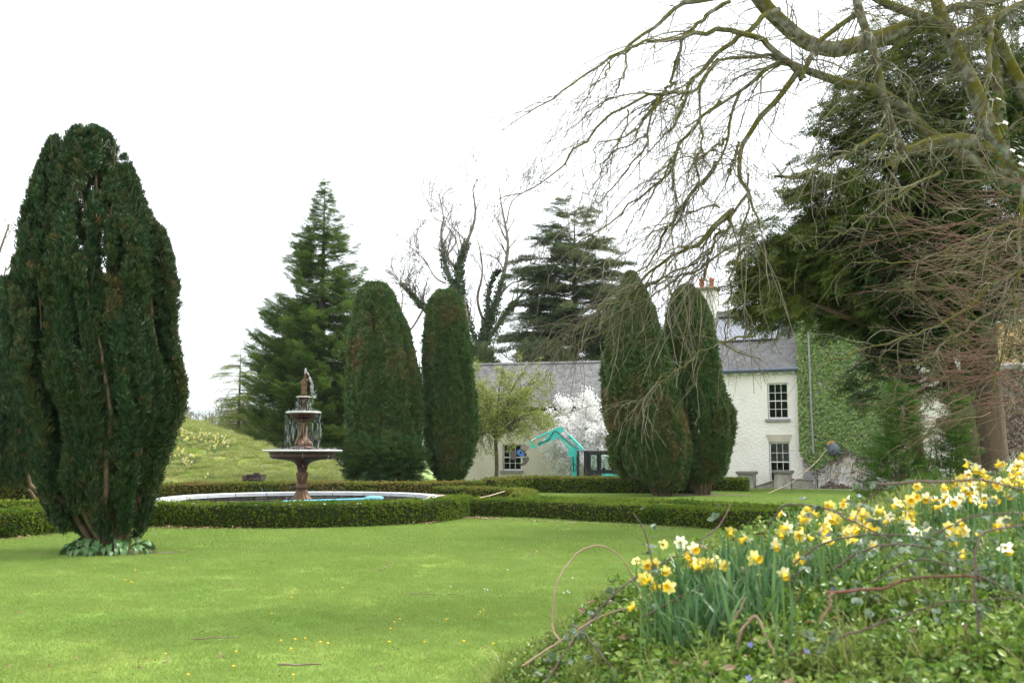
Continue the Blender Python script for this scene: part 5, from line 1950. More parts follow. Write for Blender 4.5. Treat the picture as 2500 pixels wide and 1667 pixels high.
def gap_front(X, Z):
    def q(px, py):
        p = at(px, py, D0)
        return p[0], p[2]
    g = np.zeros(len(X), bool)
    # upright spires of the crown: the height of the top differs from column to column
    col = np.array([(40, 560), (60, 515), (85, 430), (100, 380), (112, 346), (128, 338), (142, 356), (150, 440), (164, 450), (172, 350), (182, 320), (205, 314), (230, 318), (238, 335), (243, 430), (252, 500), (264, 500), (273, 450), (280, 372), (288, 354), (300, 366), (312, 388), (325, 410), (338, 455), (352, 500), (362, 560), (372, 545), (385, 556), (405, 580)])
    px_ = X / D0 * FPX + 1250
    zt = np.array([q(x_, y_ + 9)[1] for x_, y_ in col])
    g |= Z > np.interp(px_, col[:, 0], zt)
    for (ax_, ay_, bx2, by3, w0, w1) in ((157, 400, 165, 600, 12, 11), (128, 500, 142, 660, 13, 12), (303, 510, 300, 700, 13, 12), (256, 450, 260, 640, 13, 11), (212, 450, 214, 560, 11, 11), (345, 600, 340, 700, 11, 11)):
        x0_, z0_ = q(ax_, ay_)
        x1_, z1_ = q(bx2, by3)
        t = np.clip((Z - z0_) / (z1_ - z0_), 0, 1)
        xc = x0_ + (x1_ - x0_) * t + 0.05 * np.sin(Z * 5 + ax_)
        w = (w0 + (w1 - w0) * t) * D0 / FPX
        g |= (np.abs(X - xc) < w) & (Z > z1_) & (Z < z0_)
    return g


irish_yew('tall dark columnar yew with split top, nearest on the lawn', (-7.49, 18.86), D0, yo, M_yew1, 720, 1.1, 0, 0, gap=gap_front, stems=26, rp=0.10, tuft=0.068, lobes=(9, 0.07), seed=1,
          brown=((330, 745, 22, 60, 0.8), (110, 800, 10, 70, 0.4)))
irish_yew('dark columnar yew half hidden behind the front yew', (-15.3, 33.0), 33.0,
          [(690, -20, 60), (720, -60, 95), (800, -90, 118), (900, -110, 130), (1000, -100, 135), (1080, -85, 130), (1150, -60, 110), (1190, -30, 80)], M_yew1, 300, 1.9, 0, 0, seed=2, rp=0.17, tuft=0.11, stems=3)
irish_yew('broad rounded columnar yew behind the pool with bushy foot', (-5.9, 46.0), 46.0,
          [(699, 888, 945), (715, 872, 962), (750, 862, 975), (800, 852, 1000), (860, 844, 1020), (930, 838, 1034), (1000, 838, 1040), (1070, 846, 1038), (1120, 862, 1026), (1165, 890, 1010), (1185, 905, 1000)],
          M_yew2, 560, 1.75, 0, 0, seed=3, tuft=0.10, rp=0.16, brown=((885, 860, 24, 60, 1.0), (990, 900, 40, 60, 0.55), (900, 800, 25, 40, 0.35), (905, 1060, 40, 50, 0.3), (1015, 960, 10, 90, -0.3)), bush=(945, 1125, 88, 62, 1500), lobes=(8, 0.05), back=0.3)
irish_yew('narrow upright columnar yew beside the cream outbuilding', (-3.2, 47.0), 47.0,
          [(717, 1060, 1115), (732, 1046, 1128), (780, 1036, 1140), (850, 1030, 1154), (930, 1029, 1163), (1010, 1031, 1168), (1080, 1032, 1168), (1130, 1042, 1158), (1165, 1060, 1140), (1185, 1075, 1130)],
          M_yew2, 460, 1.75, 0, 0, seed=4, tuft=0.10, rp=0.15, brown=((1085, 770, 40, 45, 0.6), (1060, 860, 12, 60, 0.5), (1100, 1110, 30, 40, 0.4)), stems=40, lobes=(8, 0.05), back=0.3)
irish_yew('leaning columnar yew with browned lower stems before the excavator', (6.29, 41.75), 41.75,
          [(672, 1528, 1552), (700, 1512, 1572), (760, 1496, 1600), (830, 1478, 1622), (900, 1466, 1645), (960, 1462, 1662), (1020, 1465, 1680), (1080, 1474, 1692), (1130, 1486, 1694), (1170, 1510, 1682), (1200, 1560, 1665)],
          M_yew2, 560, 1.65, 0, 0, seed=5, tuft=0.10, rp=0.15, brown=((1490, 1010, 26, 60, 0.9), (1545, 990, 30, 55, 0.7), (1600, 1010, 40, 70, 0.65), (1650, 1060, 40, 90, 0.7), (1620, 1150, 50, 50, 0.4)), stems=60, lobes=(7, 0.06), back=0.3)
irish_yew('rounded columnar yew in front of the white house wing', (8.12, 42.9), 42.9,
          [(705, 1655, 1698), (722, 1638, 1715), (770, 1622, 1738), (840, 1612, 1752), (900, 1608, 1764), (960, 1612, 1775), (1010, 1620, 1796), (1060, 1630, 1796), (1110, 1640, 1788), (1150, 1650, 1780), (1190, 1670, 1752)],
          M_yew2, 500, 1.65, 0, 0, seed=6, tuft=0.10, rp=0.15, brown=((1745, 1030, 20, 50, 0.4), (1700, 1150, 50, 50, 0.35)), stems=50, lobes=(7, 0.06), back=0.3)


# ================================================================== spruce, cedar, larch
def conifer(name, label, px, D, ytop, ybot, prof, mat, nb, ns, m, L, W, slen, rise=-0.12, tip=0.25, cat_='tree', irregular=0.15, droop=0.2, zexp=0.8, twigr=0.02, base_z=None, tier=0.0):
    top, bot = at(px, ytop, D), at(px, ybot, D)
    bz2 = base_z if base_z is not None else float(ground_z(top[0], D))
    root = thing(name, label, cat_, (top[0], D, bz2))
    tz = np.array([bz2, (bz2 + top[2]) / 2, top[2]])
    trunk = [(np.stack([np.full(3, top[0]), np.full(3, D), tz], 1)[None], np.array([[0.02 * (top[2] - bz2), 0.012 * (top[2] - bz2), 0.01]]), 8)]
    f = rng.uniform(0, 1, nb) ** zexp            # 0 top .. 1 bottom
    z = top[2] + (bot[2] - top[2]) * f
    if tier:
        z = np.round(z / tier) * tier + rng.normal(0, tier * 0.2, nb)
    a = rng.uniform(0, 2 * PI, nb)
    keep = (np.sin(a) < 0.4) | (rng.uniform(0, 1, nb) < 0.5)
    f, z, a = f[keep], z[keep], a[keep]
    n_ = len(f)
    Lb = np.interp(f, np.linspace(0, 1, len(prof)), prof) * D / FPX * rng.uniform(1 - irregular * 2, 1 + irregular * 0.5, n_)
    az = np.stack([np.cos(a), np.sin(a), 0 * a], 1)
    s_ = np.linspace(0, 1, 7)
    pts = np.array([top[0], D, 0]) + az[:, None] * (Lb[:, None] * s_[None])[..., None]
    zz_ = z[:, None] + Lb[:, None] * (rise * s_[None] + tip * s_[None] ** 3)
    pts[..., 2] = zz_
    rad_ = (0.012 + 0.008 * Lb)[:, None] * np.linspace(1, 0.3, 7)[None]
    trunk.append((pts, rad_, 4))
    tree_part('trunk', trunk, M_bark, root)
    b = np.repeat(np.arange(n_), np.maximum((ns * np.clip(Lb / Lb.max(), 0.15, 1)).astype(int), 4))
    u = 0.12 + 0.88 * rng.uniform(0, 1, len(b)) ** 0.75
    fi = u * 6
    i = np.minimum(fi.astype(int), 5)
    g = (fi - i)[:, None]
    P = pts[b, i] * (1 - g) + pts[b, i + 1] * g
    T = norm(pts[b, i + 1] - pts[b, i])
    S_ = norm(np.cross(T, UP)) * np.where(rng.uniform(0, 1, len(b)) < 0.5, 1, -1)[:, None]
    Dd = T * 0.75 + S_ * (0.9 * (1.05 - u))[:, None] + rng.normal(0, 0.12, P.shape) + UP * 0.08
    inst_part('crown', P, Dd, UP + rng.normal(0, 0.25, P.shape), slen * (0.5 + 0.7 * (1 - u)) * np.clip(Lb[b] / Lb.max() + 0.35, 0.4, 1.1), mat, root)
    return root


M_spruce = leaf('spruce_needles', [(0.05, 0.10, 0.026), (0.085, 0.15, 0.034), (0.135, 0.205, 0.044), (0.21, 0.275, 0.062)], 0.25, 0.5, spec=0.2, inst=True)
M_cedar = leaf('fir_needles', [(0.055, 0.085, 0.042), (0.09, 0.125, 0.055), (0.135, 0.17, 0.07), (0.20, 0.225, 0.10)], 0.15, 0.5, spec=0.2, inst=True)
M_larch = leaf('larch_needles', [(0.16, 0.21, 0.05), (0.24, 0.29, 0.07), (0.31, 0.35, 0.10)], 0.4, 0.6, inst=True)
PR_spruce = fern_proto('spruce_spray', M_spruce, 9, 0.12, 0.30, 0.12, 0.3, 0.45, 6)
PR_cedar = fern_proto('fir_spray', M_cedar, 8, 0.12, 0.32, 0.05, 0.3, 0.45, 6)
PR_larch = fern_proto('larch_spray', M_larch, 4, 0.10, 0.4, 0.5, 0.4, 0.35, 4)
conifer('spruce_tree', 'tall conical green spruce beside the fountain', 793, 60, 452, 1125, [4, 30, 62, 88, 100, 118, 140, 160, 178, 182, 175, 160], PR_spruce, 900, 22, 9, 0.36, 0.34, 1.35, rise=-0.2, tip=0.3, zexp=0.85, irregular=0.2, tier=0.55)
conifer('fir_tree', 'dark flat topped fir behind the cream outbuilding', 1402, 72, 500, 900, [60, 92, 108, 125, 165, 120, 180, 150, 190, 185], PR_cedar, 270, 38, 9, 0.40, 0.36, 1.5, rise=0.10, tip=-0.10, zexp=0.9, irregular=0.3, droop=0.05, tier=0.6)
conifer('larch_tree', 'thin young larch with pale new needles by the mound', 588, 64, 850, 1060, [6, 32, 48, 66, 88, 66, 70, 76, 80, 90], PR_larch, 150, 30, 8, 0.17, 0.35, 0.9, rise=0.05, tip=-0.12, zexp=0.9, irregular=0.3, droop=0.5)
conifer('spruce_tree', 'low dark spreading conifer at the foot of the tall spruce', 760, 58, 1030, 1120, [60, 90, 110, 120, 110], PR_spruce, 130, 10, 7, 0.26, 0.3, 1.1, rise=0.05, tip=0.0)


# ================================================================== bare trees from traced limbs
def limb(pts_px, D1, D2, r0, r1, n_=14, fn=None):
    """pts in photograph pixels (already converted by fn), depth running D1..D2, radius in pixels at that depth."""
    p = [fn(*q) for q in pts_px] if fn else pts_px
    Ds = np.linspace(D1, D2, len(p))
    w = np.array([at(x_, y_, d_) for (x_, y_), d_ in zip(p, Ds)])
    n_ = 20
    c = spline(w, n_)
    rad_ = np.linspace(r0, r1, n_) * (D1 + D2) / 2 / FPX * (0.68 if D1 > 60 else 1.0)
    return c[None], rad_[None]


c3 = lambda x_, y_: (800 + x_ / 1.912, 430 + y_ / 1.912)
M_ivyt = leaf('ivy_on_trunk', [(0.02, 0.05, 0.012), (0.04, 0.085, 0.018), (0.07, 0.12, 0.03)], 0.15, 0.4, spec=0.4)
M_ash = pbr('pale_bark', (0.24, 0.21, 0.17), 0.9, (0.13, 0.11, 0.09), 2.5, 0.4, 0.6)


def bare_tree(label, limbs, ivy, D, twig=(90, 320, 700), base_px=(1200, 1150), name='bare_tree', mat=None, len1=(1.5, 3.2), up=0.35):
    q = at(base_px[0], base_px[1], D)
    root = thing(name, label, 'tree', (q[0], D, float(ground_z(q[0], D))))
    B = [(p, r_, 7) for p, r_ in limbs]
    P1 = np.concatenate([p for p, _ in limbs])
    R1 = np.concatenate([r_ for _, r_ in limbs])
    Q1, S1 = side_shoots(P1, R1, twig[0], *len1, 0.8, -0.04, 0.16, 7, 0.5, [0, 0, up], 0.35, rmax=0.07)
    Q2, S2 = side_shoots(Q1, S1, twig[1], 0.7, 1.9, 0.7, -0.03, 0.2, 6, 0.6, [0, 0, up * 0.6], 0.2)
    Q3, S3 = side_shoots(Q2, S2, twig[2], 0.4, 1.1, 0.7, -0.02, 0.2, 5, 0.65, [0, 0, up * 0.5], 0.2)
    mn = 0.020
    B += [(Q1, np.maximum(S1, mn), 4), (Q2, np.maximum(S2, mn * 0.8), 3), (Q3, np.maximum(S3, mn * 0.7), 3)]
    tree_part('trunk', B, mat or M_ash, root)
    A = []
    for (p, r_, a, b, n_) in ivy:
        k_ = p.shape[1]
        s_ = rng.uniform(a, b, n_) * (k_ - 1)
        i = np.minimum(s_.astype(int), k_ - 2)
        f = (s_ - i)[:, None]
        c = p[0, i] * (1 - f) + p[0, i + 1] * f
        rr = (r_[0, i] * (1 - f[:, 0]) + r_[0, i + 1] * f[:, 0])[:, None]
        u = norm(rng.normal(size=(n_, 3)))
        A.append(np.concatenate([c + u * (rr + rng.uniform(0.02, 0.28, (n_, 1)) * (1.2 - (s_ / (k_ - 1))[:, None])), u], 1))
    if A:
        A = np.concatenate(A)
        sz_ = 0.17 * rng.uniform(0.7, 1.3, len(A))
        leaf_part('ivy_leaves', quad_leaves(A[:, :3], A[:, 3:] * 0.6 + [0, 0, -0.6] + rng.normal(0, 0.4, (len(A), 3)), sz_, sz_ * 0.9, A[:, 3:] + rng.normal(0, 0.4, (len(A), 3)), 0.4), M_ivyt, root)
    return root


L1 = limb([(650, 1400), (645, 870), (650, 700), (625, 560), (612, 470), (620, 400), (645, 320), (680, 230), (690, 150), (678, 60), (705, 10)], 75, 75, 14, 1.6, 24, c3)
L2 = limb([(612, 560), (565, 470), (540, 370), (530, 260), (540, 190), (520, 80)], 75, 76, 10, 1.2, 16, c3)
L3 = limb([(620, 600), (520, 620), (450, 610), (400, 560), (345, 498)], 75, 74, 9, 4, 12, c3)
L4 = limb([(450, 615), (385, 715), (345, 650), (350, 560), (330, 500)], 74.5, 73, 4.5, 1, 12, c3)
L5 = limb([(545, 500), (500, 470), (450, 390), (380, 330)], 75, 74, 3.5, 1, 10, c3)
L6 = limb([(640, 450), (560, 380), (600, 300), (540, 220), (490, 190), (485, 130)], 75, 77, 4, 1, 14, c3)
bare_tree('leafless ivy wrapped tree rising behind the narrow yew', [L1, L2, L3, L4, L5, L6],
          [(*L1, 0.3, 0.62, 1500), (*L2, 0.0, 0.5, 700), (*L3, 0.0, 1.0, 900), (*L1, 0.0, 0.4, 700)], 75, (70, 320, 800), (1140, 1160))
L1 = limb([(740, 1400), (740, 870), (730, 740), (770, 640), (800, 540), (830, 420), (842, 320), (830, 230), (810, 130), (800, 40)], 77, 77, 15, 1.4, 24, c3)
L2 = limb([(745, 770), (830, 640), (900, 560), (1000, 470)], 77, 75, 9, 2, 14, c3)
L3 = limb([(742, 700), (748, 600), (755, 520), (780, 460), (802, 440)], 77, 77, 8, 3, 12, c3)
L4 = limb([(735, 700), (700, 580), (722, 450), (708, 330), (690, 280)], 77, 78, 6, 1.2, 14, c3)
L5 = limb([(720, 800), (680, 740), (655, 650), (640, 590)], 77, 76, 7, 3, 10, c3)
L6 = limb([(808, 550), (860, 500), (930, 480), (1000, 420)], 77, 76, 4, 1, 10, c3)
L7 = limb([(835, 220), (860, 120), (925, 70), (1010, 30)], 77, 76, 3, 0.9, 10, c3)
L8 = limb([(760, 830), (800, 820), (860, 860), (920, 850)], 76, 75, 3.5, 1, 10, c3)
bare_tree('leafless ivy wrapped tree rising above the slate roof ridge', [L1, L2, L3, L4, L5, L6, L7, L8],
          [(*L1, 0.15, 0.5, 1300), (*L2, 0.0, 0.55, 700), (*L3, 0.0, 1.0, 900), (*L5, 0, 1, 600), (*L1, 0.2, 0.36, 500)], 77, (70, 320, 800), (1186, 1160))

# far bare scrub between the mound and the hill
M_scrub = pbr('scrub_twigs', (0.21, 0.175, 0.12), 0.9, (0.13, 0.12, 0.08), 1.0)
M_bud = leaf('spring_buds', [(0.14, 0.16, 0.05), (0.20, 0.22, 0.07), (0.10, 0.12, 0.04)], 0.3, 0.6)


def scrub(label, px, D, ytop, wpx, n1=26, buds=600, name='scrub_tree', mat=None, group='bare scrub beyond the mound', budsz=0.10):
    t = at(px, ytop, D)
    gz = float(ground_z(t[0], D))
    h = t[2] - gz
    w = wpx * D / FPX
    root = thing(name, label, 'tree', (t[0], D, gz), 0, group)
    n0 = 5
    P0 = np.tile([t[0], D, gz], (n0, 1)) + rng.normal(0, w * 0.06, (n0, 3)) * [1, 1, 0]
    Q0 = walk(P0, UP + rng.normal(0, 0.2, (n0, 3)), h * rng.uniform(0.65, 0.95, n0), 9, -0.01, 0.1)
    R0 = (0.014 * h) * np.linspace(1, 0.2, 9)[None].repeat(n0, 0)
    Q1, R1 = side_shoots(Q0, R0, n1, w * 0.4, w * 0.9, 0.75, -0.08, 0.16, 7, 0.5, [0, 0, 0.3], 0.15)
    Q2, R2 = side_shoots(Q1, R1, n1 * 9, w * 0.2, w * 0.5, 0.7, -0.06, 0.2, 6, 0.6, [0, 0, 0.3], 0.1)
    Q3, R3 = side_shoots(Q2, R2, n1 * 26, w * 0.1, w * 0.25, 0.7, -0.04, 0.2, 4, 0.7, [0, 0, 0.2], 0.1)
    mn = D * 0.00032
    tree_part('trunk', [(Q0, R0, 6), (Q1, np.maximum(R1, mn), 4), (Q2, np.maximum(R2, mn * .8), 3), (Q3, np.maximum(R3, mn * .7), 3)], mat or M_scrub, root)
    if buds:
        P = Q3.reshape(-1, 3)
        P = P[rng.integers(0, len(P), buds)] + rng.normal(0, 0.08, (buds, 3))
        leaf_part('buds', quad_leaves(P, rng.normal(size=P.shape), budsz * rng.uniform(.6, 1.3, buds), budsz * 0.6), M_bud, root)
    return root


for (px, D, yt, w, bd, lab) in ((455, 100, 1010, 70, 500, 'low brown bare scrub beside the front yew, beyond the mound'), (505, 118, 985, 70, 300, 'grey bare scrub tree left of the thin larch'),
                                (548, 92, 1000, 60, 900, 'budding scrub bush just left of the larch trunk'), (640, 100, 930, 80, 300, 'tall bare tree showing between larch and spruce'),
                                (625, 85, 1020, 70, 900, 'budding scrub bush at the foot of the spruce'), (480, 82, 1040, 60, 700, 'low budding bush behind the mound daffodils'), (585, 135, 990, 80, 0, 'far bare scrub behind the larch'), (530, 140, 1005, 80, 0, 'far bare scrub above the mound crest')):
    scrub(lab, px, D, yt, w, 34, bd)
scrub('bare tree at the picture edge behind the front yew', 10, 62, 480, 90, 36, 200, 'bare_tree', group='bare trees behind the yews')
scrub('thin budding tree behind the white house wing chimney', 1790, 68, 590, 90, 40, 900, 'budding_tree', group='bare trees behind the yews', budsz=0.13)
scrub('bare tree glimpsed between the two middle yews', 1000, 66, 780, 60, 30, 200, 'bare_tree', group='bare trees behind the yews')
scrub('bare bushy tree right of the ivy wrapped trees', 1240, 80, 790, 80, 30, 300, 'bare_tree', group='bare trees behind the yews')
# dark evergreen shrubs behind the roof ridge
u = norm(rng.normal(size=(900, 3)))
for (px, py, rx, ry, lab) in ((1165, 880, 45, 30, 'dark ivy bush behind the left end of the slate roof'), (1330, 870, 70, 32, 'dark evergreen shrub behind the slate roof ridge')):
    q = at(px, py, 68)
    root = thing('evergreen_shrub', lab, 'shrub', (q[0], 68, float(ground_z(q[0], 68))))
    P = q + norm(rng.normal(size=(900, 3))) * np.array([rx, 40, ry * 1.8]) * 68 / FPX * rng.uniform(0.6, 1, (900, 1)) - [0, 0, 0.8]
    inst_part('crown', P, rng.normal(0, 0.5, P.shape) + UP * 0.5, rng.normal(size=P.shape), rng.uniform(0.6, 1.0, len(P)), PR_cedar, root)
    tree_part('trunk', [(np.array([[[q[0], 68, float(ground_z(q[0], 68))], [q[0], 68, q[2] * .6], [q[0], 68, q[2]]]]), np.array([[0.15, 0.1, 0.05]]), 6)], M_bark, root)


# ================================================================== crab apple and magnolia
def small_tree(name, label, px, D, ybase, crown, mat, mat_name, nleaf, lsz, n1, trunk_r, seedD=0.9, droop=0.06, wide=0.55, mat_b=None):
    cxp, cyp, rxp, ryp = crown
    c = at(cxp, cyp, D)
    kx, kz = rxp * D / FPX, ryp * D / FPX
    g = at(px, ybase, D)
    gz = float(ground_z(g[0], D))
    root = thing(name, label, 'tree', (g[0], D, gz))
    P0 = np.array([[g[0], D, gz - 0.1]])
    fork = np.array([g[0] + 0.08, D, c[2] - kz * 0.55])
    tr = spline([P0[0], (P0[0] + fork) / 2 + [0.1, 0, 0], fork], 8)[None]
    B = [(tr, np.linspace(trunk_r, trunk_r * 0.75, 8)[None], 8)]
    ang = rng.uniform(0, 2 * PI, n1)
    tgt = np.stack([c[0] + kx * 0.85 * np.cos(ang), D + kx * 0.85 * np.sin(ang) * seedD, c[2] + kz * rng.uniform(-0.7, 0.85, n1)], 1)
    s_ = np.linspace(0, 1, 8)
    mid = (fork + tgt) / 2 + UP * kz * 0.35
    Q1 = ((1 - s_)[None, :, None] ** 2 * fork + 2 * ((1 - s_) * s_)[None, :, None] * mid[:, None] + (s_ ** 2)[None, :, None] * tgt[:, None])
    Q1 += rng.normal(0, 0.05, Q1.shape) * s_[None, :, None]
    R1 = (trunk_r * 0.42) * np.linspace(1, 0.2, 8)[None].repeat(n1, 0)
    Q2, R2 = side_shoots(Q1, R1, n1 * 7, kx * 0.25, kx * 0.6, 0.8, droop, 0.22, 6, 0.6, None, 0.25)
    Q3, R3 = side_shoots(Q2, R2, n1 * 22, kx * 0.1, kx * 0.3, 0.8, droop, 0.2, 5, 0.7, None, 0.15)
    B += [(Q1, R1, 5), (Q2, np.maximum(R2, 0.007), 4), (Q3, np.maximum(R3, 0.006), 3)]
    tree_part('trunk', B, mat_b or M_bark, root)
    A = np.concatenate([Q3.reshape(-1, 3), Q2[:, 2:].reshape(-1, 3)])
    P = A[rng.integers(0, len(A), nleaf)] + rng.normal(0, lsz * 0.9, (nleaf, 3))
    l_ = lsz * rng.uniform(0.6, 1.3, nleaf)
    leaf_part(mat_name, quad_leaves(P, rng.normal(size=P.shape) + UP * 0.2, l_, l_ * wide), mat, root)
    return root


M_crab = leaf('crab_leaves', [(0.22, 0.28, 0.06), (0.30, 0.36, 0.08), (0.38, 0.42, 0.11), (0.17, 0.22, 0.06)], 0.35, 0.5)
M_magn = leaf('magnolia_petals', [(0.93, 0.92, 0.91), (0.95, 0.94, 0.93), (0.90, 0.89, 0.88)], 0.5, 0.5)
small_tree('crab_apple_tree', 'small tree with fresh yellow green leaves before the outbuilding window', 1206, 51.5, 1165, (1240, 1003, 98, 128), M_crab, 'leaves', 26000, 0.095, 40, 0.12)
small_tree('magnolia_tree', 'magnolia in full white blossom behind the excavator arm', 1430, 53.4, 1165, (1430, 1068, 84, 102), M_magn, 'blossom', 26000, 0.15, 30, 0.10, droop=0.0, wide=0.5)
# ================================================================== big spreading yew on the right
M_yewtrunk = pbr('big_yew_bark', (0.105, 0.07, 0.047), 0.95, (0.065, 0.05, 0.038), 3, 0.4, 0.6, bump=(12, 0.8, 0.05), stretch=(1, 1, 0.2), col3=(0.10, 0.11, 0.05), n3=1.2, lo3=0.55, hi3=0.7)
by_root = at(2390, 1240, 26)
byew = thing('spreading_yew', 'large dark spreading yew in front of the house at the right', 'tree', (by_root[0], 26, 0))
TR = []
for pts, d1, d2, r0, r1 in (([(2378, 1270), (2350, 1010), (2305, 885), (2265, 770), (2205, 650), (2130, 560)], 26, 26, 30, 14),
                            ([(2415, 1270), (2398, 1000), (2388, 800), (2380, 600), (2360, 400), (2330, 250)], 26.4, 26.4, 56, 16),
                            ([(2330, 950), (2240, 860), (2130, 800), (1990, 745), (1880, 700)], 25.6, 24.6, 14, 3),
                            ([(2385, 760), (2280, 660), (2120, 610), (1960, 590), (1850, 600)], 26.2, 25, 18, 3),
                            ([(2380, 640), (2260, 540), (2120, 480), (2000, 440), (1890, 430)], 26.4, 25.6, 14, 3),
                            ([(2370, 500), (2240, 400), (2130, 330), (2040, 270)], 26.4, 27, 12, 3),
                            ([(2360, 420), (2400, 300), (2430, 180), (2440, 60)], 26.4, 27, 14, 4),
                            ([(2390, 800), (2450, 700), (2520, 620)], 26.4, 25, 14, 4),
                            ([(2290, 850), (2180, 880), (2110, 930)], 25.6, 24.6, 8, 2),
                            ([(2260, 1200), (2210, 950), (2170, 830), (2160, 700)], 27.5, 27.5, 16, 6)):
    c, r_ = limb(pts, d1, d2, r0, r1)
    TR.append((c, r_, 10))
P1 = np.concatenate([c for c, _, _ in TR[2:]])
R1 = np.concatenate([r_ for _, r_, _ in TR[2:]])
Q1, S1 = side_shoots(P1, R1, 150, 0.8, 2.2, 0.9, 0.03, 0.16, 7, 0.35, None, 0.1, rmax=0.04)
TR.append((Q1, np.maximum(S1, 0.008), 4))
tree_part('trunk', TR, M_yewtrunk, byew)
clumps = [(1900, 715, 95, 75, 1.0), (1845, 620, 50, 55, .45), (1960, 560, 110, 70, .7), (2050, 490, 110, 65, .7), (2010, 650, 150, 90, 1.1), (2130, 600, 140, 110, 1.1), (2250, 540, 120, 110, .75),
          (2160, 715, 140, 95, 1.2), (2030, 750, 115, 50, 1.0), (2235, 835, 85, 72, 1.3), (2262, 910, 60, 50, 1.0), (2330, 660, 130, 150, .9), (2430, 560, 110, 150, .7), (2300, 420, 130, 90, .8),
          (2190, 340, 130, 90, .7), (2080, 310, 100, 70, .5), (2390, 310, 120, 110, .7), (1985, 440, 80, 45, .45), (2450, 150, 90, 120, .6), (2250, 180, 130, 100, .5), (2140, 210, 90, 70, .4), (2330, 110, 110, 90, .5), (2470, 330, 60, 100, .6), (2200, 80, 90, 60, .3), (2130, 935, 34, 42, .7), (2470, 760, 70, 110, .45), (1860, 520, 40, 30, .2), (2310, 800, 70, 90, .6)]
PC, DC, TC = [], [], []
for (px, py, rx, ry, dn) in clumps:
    n_ = int(dn ** 1.3 * rx * ry / 9)
    u = norm(rng.normal(size=(n_, 3))) * rng.uniform(0.2, 1, (n_, 1)) ** 0.5
    c = at(px, py, 25.6)
    k_ = 25.6 / FPX
    # lens-shaped layers give the tiered look of the boughs
    P = c + u * np.array([rx * k_, 1.7, ry * k_])
    P[:, 2] = c[2] + np.round((P[:, 2] - c[2]) / 0.42) * 0.42 + rng.normal(0, 0.09, n_)
    P = P[vnoise(P[:, 0] + P[:, 1] * 0.3, P[:, 2] * 1.6, 300, 1.5) > -0.3]
    n_ = len(P)
    PC.append(P)
    out_ = P - np.array([by_root[0] + 0.5, 26.5, 0])
    out_[:, 2] = 0
    DC.append(norm(out_) * 0.9 + rng.normal(0, 0.45, P.shape) - UP * 0.15)
    TC.append(np.full(n_, np.clip((2150 - px) / 350, 0, 1) * 0.55 + np.clip((600 - py) / 400, 0, 1) * 0.3))  # lit look painted in: tint turns lighter olive towards left and top
P, Dd, Tt = np.concatenate(PC), np.concatenate(DC), np.concatenate(TC)
inst_part('crown', P, Dd, UP + rng.normal(0, 0.3, P.shape), rng.uniform(0.32, 0.6, len(P)), PF3, byew, np.clip(Tt + rng.normal(0, 0.15, len(Tt)), 0, 1))
Q = walk(P, -Dd + rng.normal(0, 0.2, P.shape), 0.5, 4, 0.02, 0.1)
tree_part('twigs', [(Q[::5], np.tile([0.005, 0.007, 0.009, 0.011], (len(Q[::5]), 1)), 3)], M_yewtrunk, byew, kind='stuff')


# two young yews under it
def young_yew(label, cx, D, ytop, ybot, w, n_, mat):
    t, b_ = at(cx, ytop, D), at(cx, ybot, D)
    z1 = t[2]
    root = thing('young_yew', label, 'shrub', (t[0], D, 0), 0, 'young yews under the spreading yew')
    f = rng.uniform(0, 1, n_) ** 0.75
    z = 0.05 + (z1 - 0.05) * (1 - f)
    a = rng.uniform(0, 2 * PI, n_)
    rr = w * D / FPX * np.interp(f, [0, 0.15, 0.5, 0.8, 1], [0.02, 0.18, 0.6, 1.0, 0.8]) * rng.uniform(0.35, 1.0, n_)
    rad = np.stack([np.cos(a), np.sin(a), 0 * a], 1)
    P = np.stack([t[0] + rr * np.cos(a) + 0.1 * np.sin(z * 3), D + rr * np.sin(a), z], 1)
    inst_part('crown', P, rad * 0.8 + UP * 0.45 + rng.normal(0, 0.25, P.shape), UP + rng.normal(0, 0.3, P.shape), rng.uniform(0.28, 0.5, n_), mat, root)
    ns = 9
    P0 = np.stack([t[0] + rng.normal(0, 0.15, ns), D + rng.normal(0, 0.15, ns), np.zeros(ns)], 1)
    Q0 = walk(P0, UP + rng.normal(0, 0.12, (ns, 3)), z1 * rng.uniform(0.6, 0.95, ns), 8, -0.02, 0.06)
    R0 = np.tile(np.linspace(0.03, 0.008, 8), (ns, 1))
    Q1, S1 = side_shoots(Q0, R0, 90, 0.3, 0.9, 0.9, -0.05, 0.1, 5, 0.5)
    tree_part('trunk', [(Q0, R0, 5), (Q1, np.maximum(S1, 0.005), 3)], M_yewbark, root)


M_young = leaf('young_yew_needles', [(0.035, 0.085, 0.015), (0.06, 0.13, 0.022), (0.10, 0.18, 0.032), (0.16, 0.24, 0.045)], 0.25, 0.45, spec=0.3, inst=True)
PR_young = fern_proto('young_yew_spray', M_young, 6, 0.14, 0.3, 0.1)
young_yew('bushy bright green young yew under the spreading yew', 2190, 22, 950, 1240, 84, 760, PR_young)
young_yew('narrow bright green young yew against the yew trunks', 2325, 23, 970, 1230, 50, 480, PR_young)

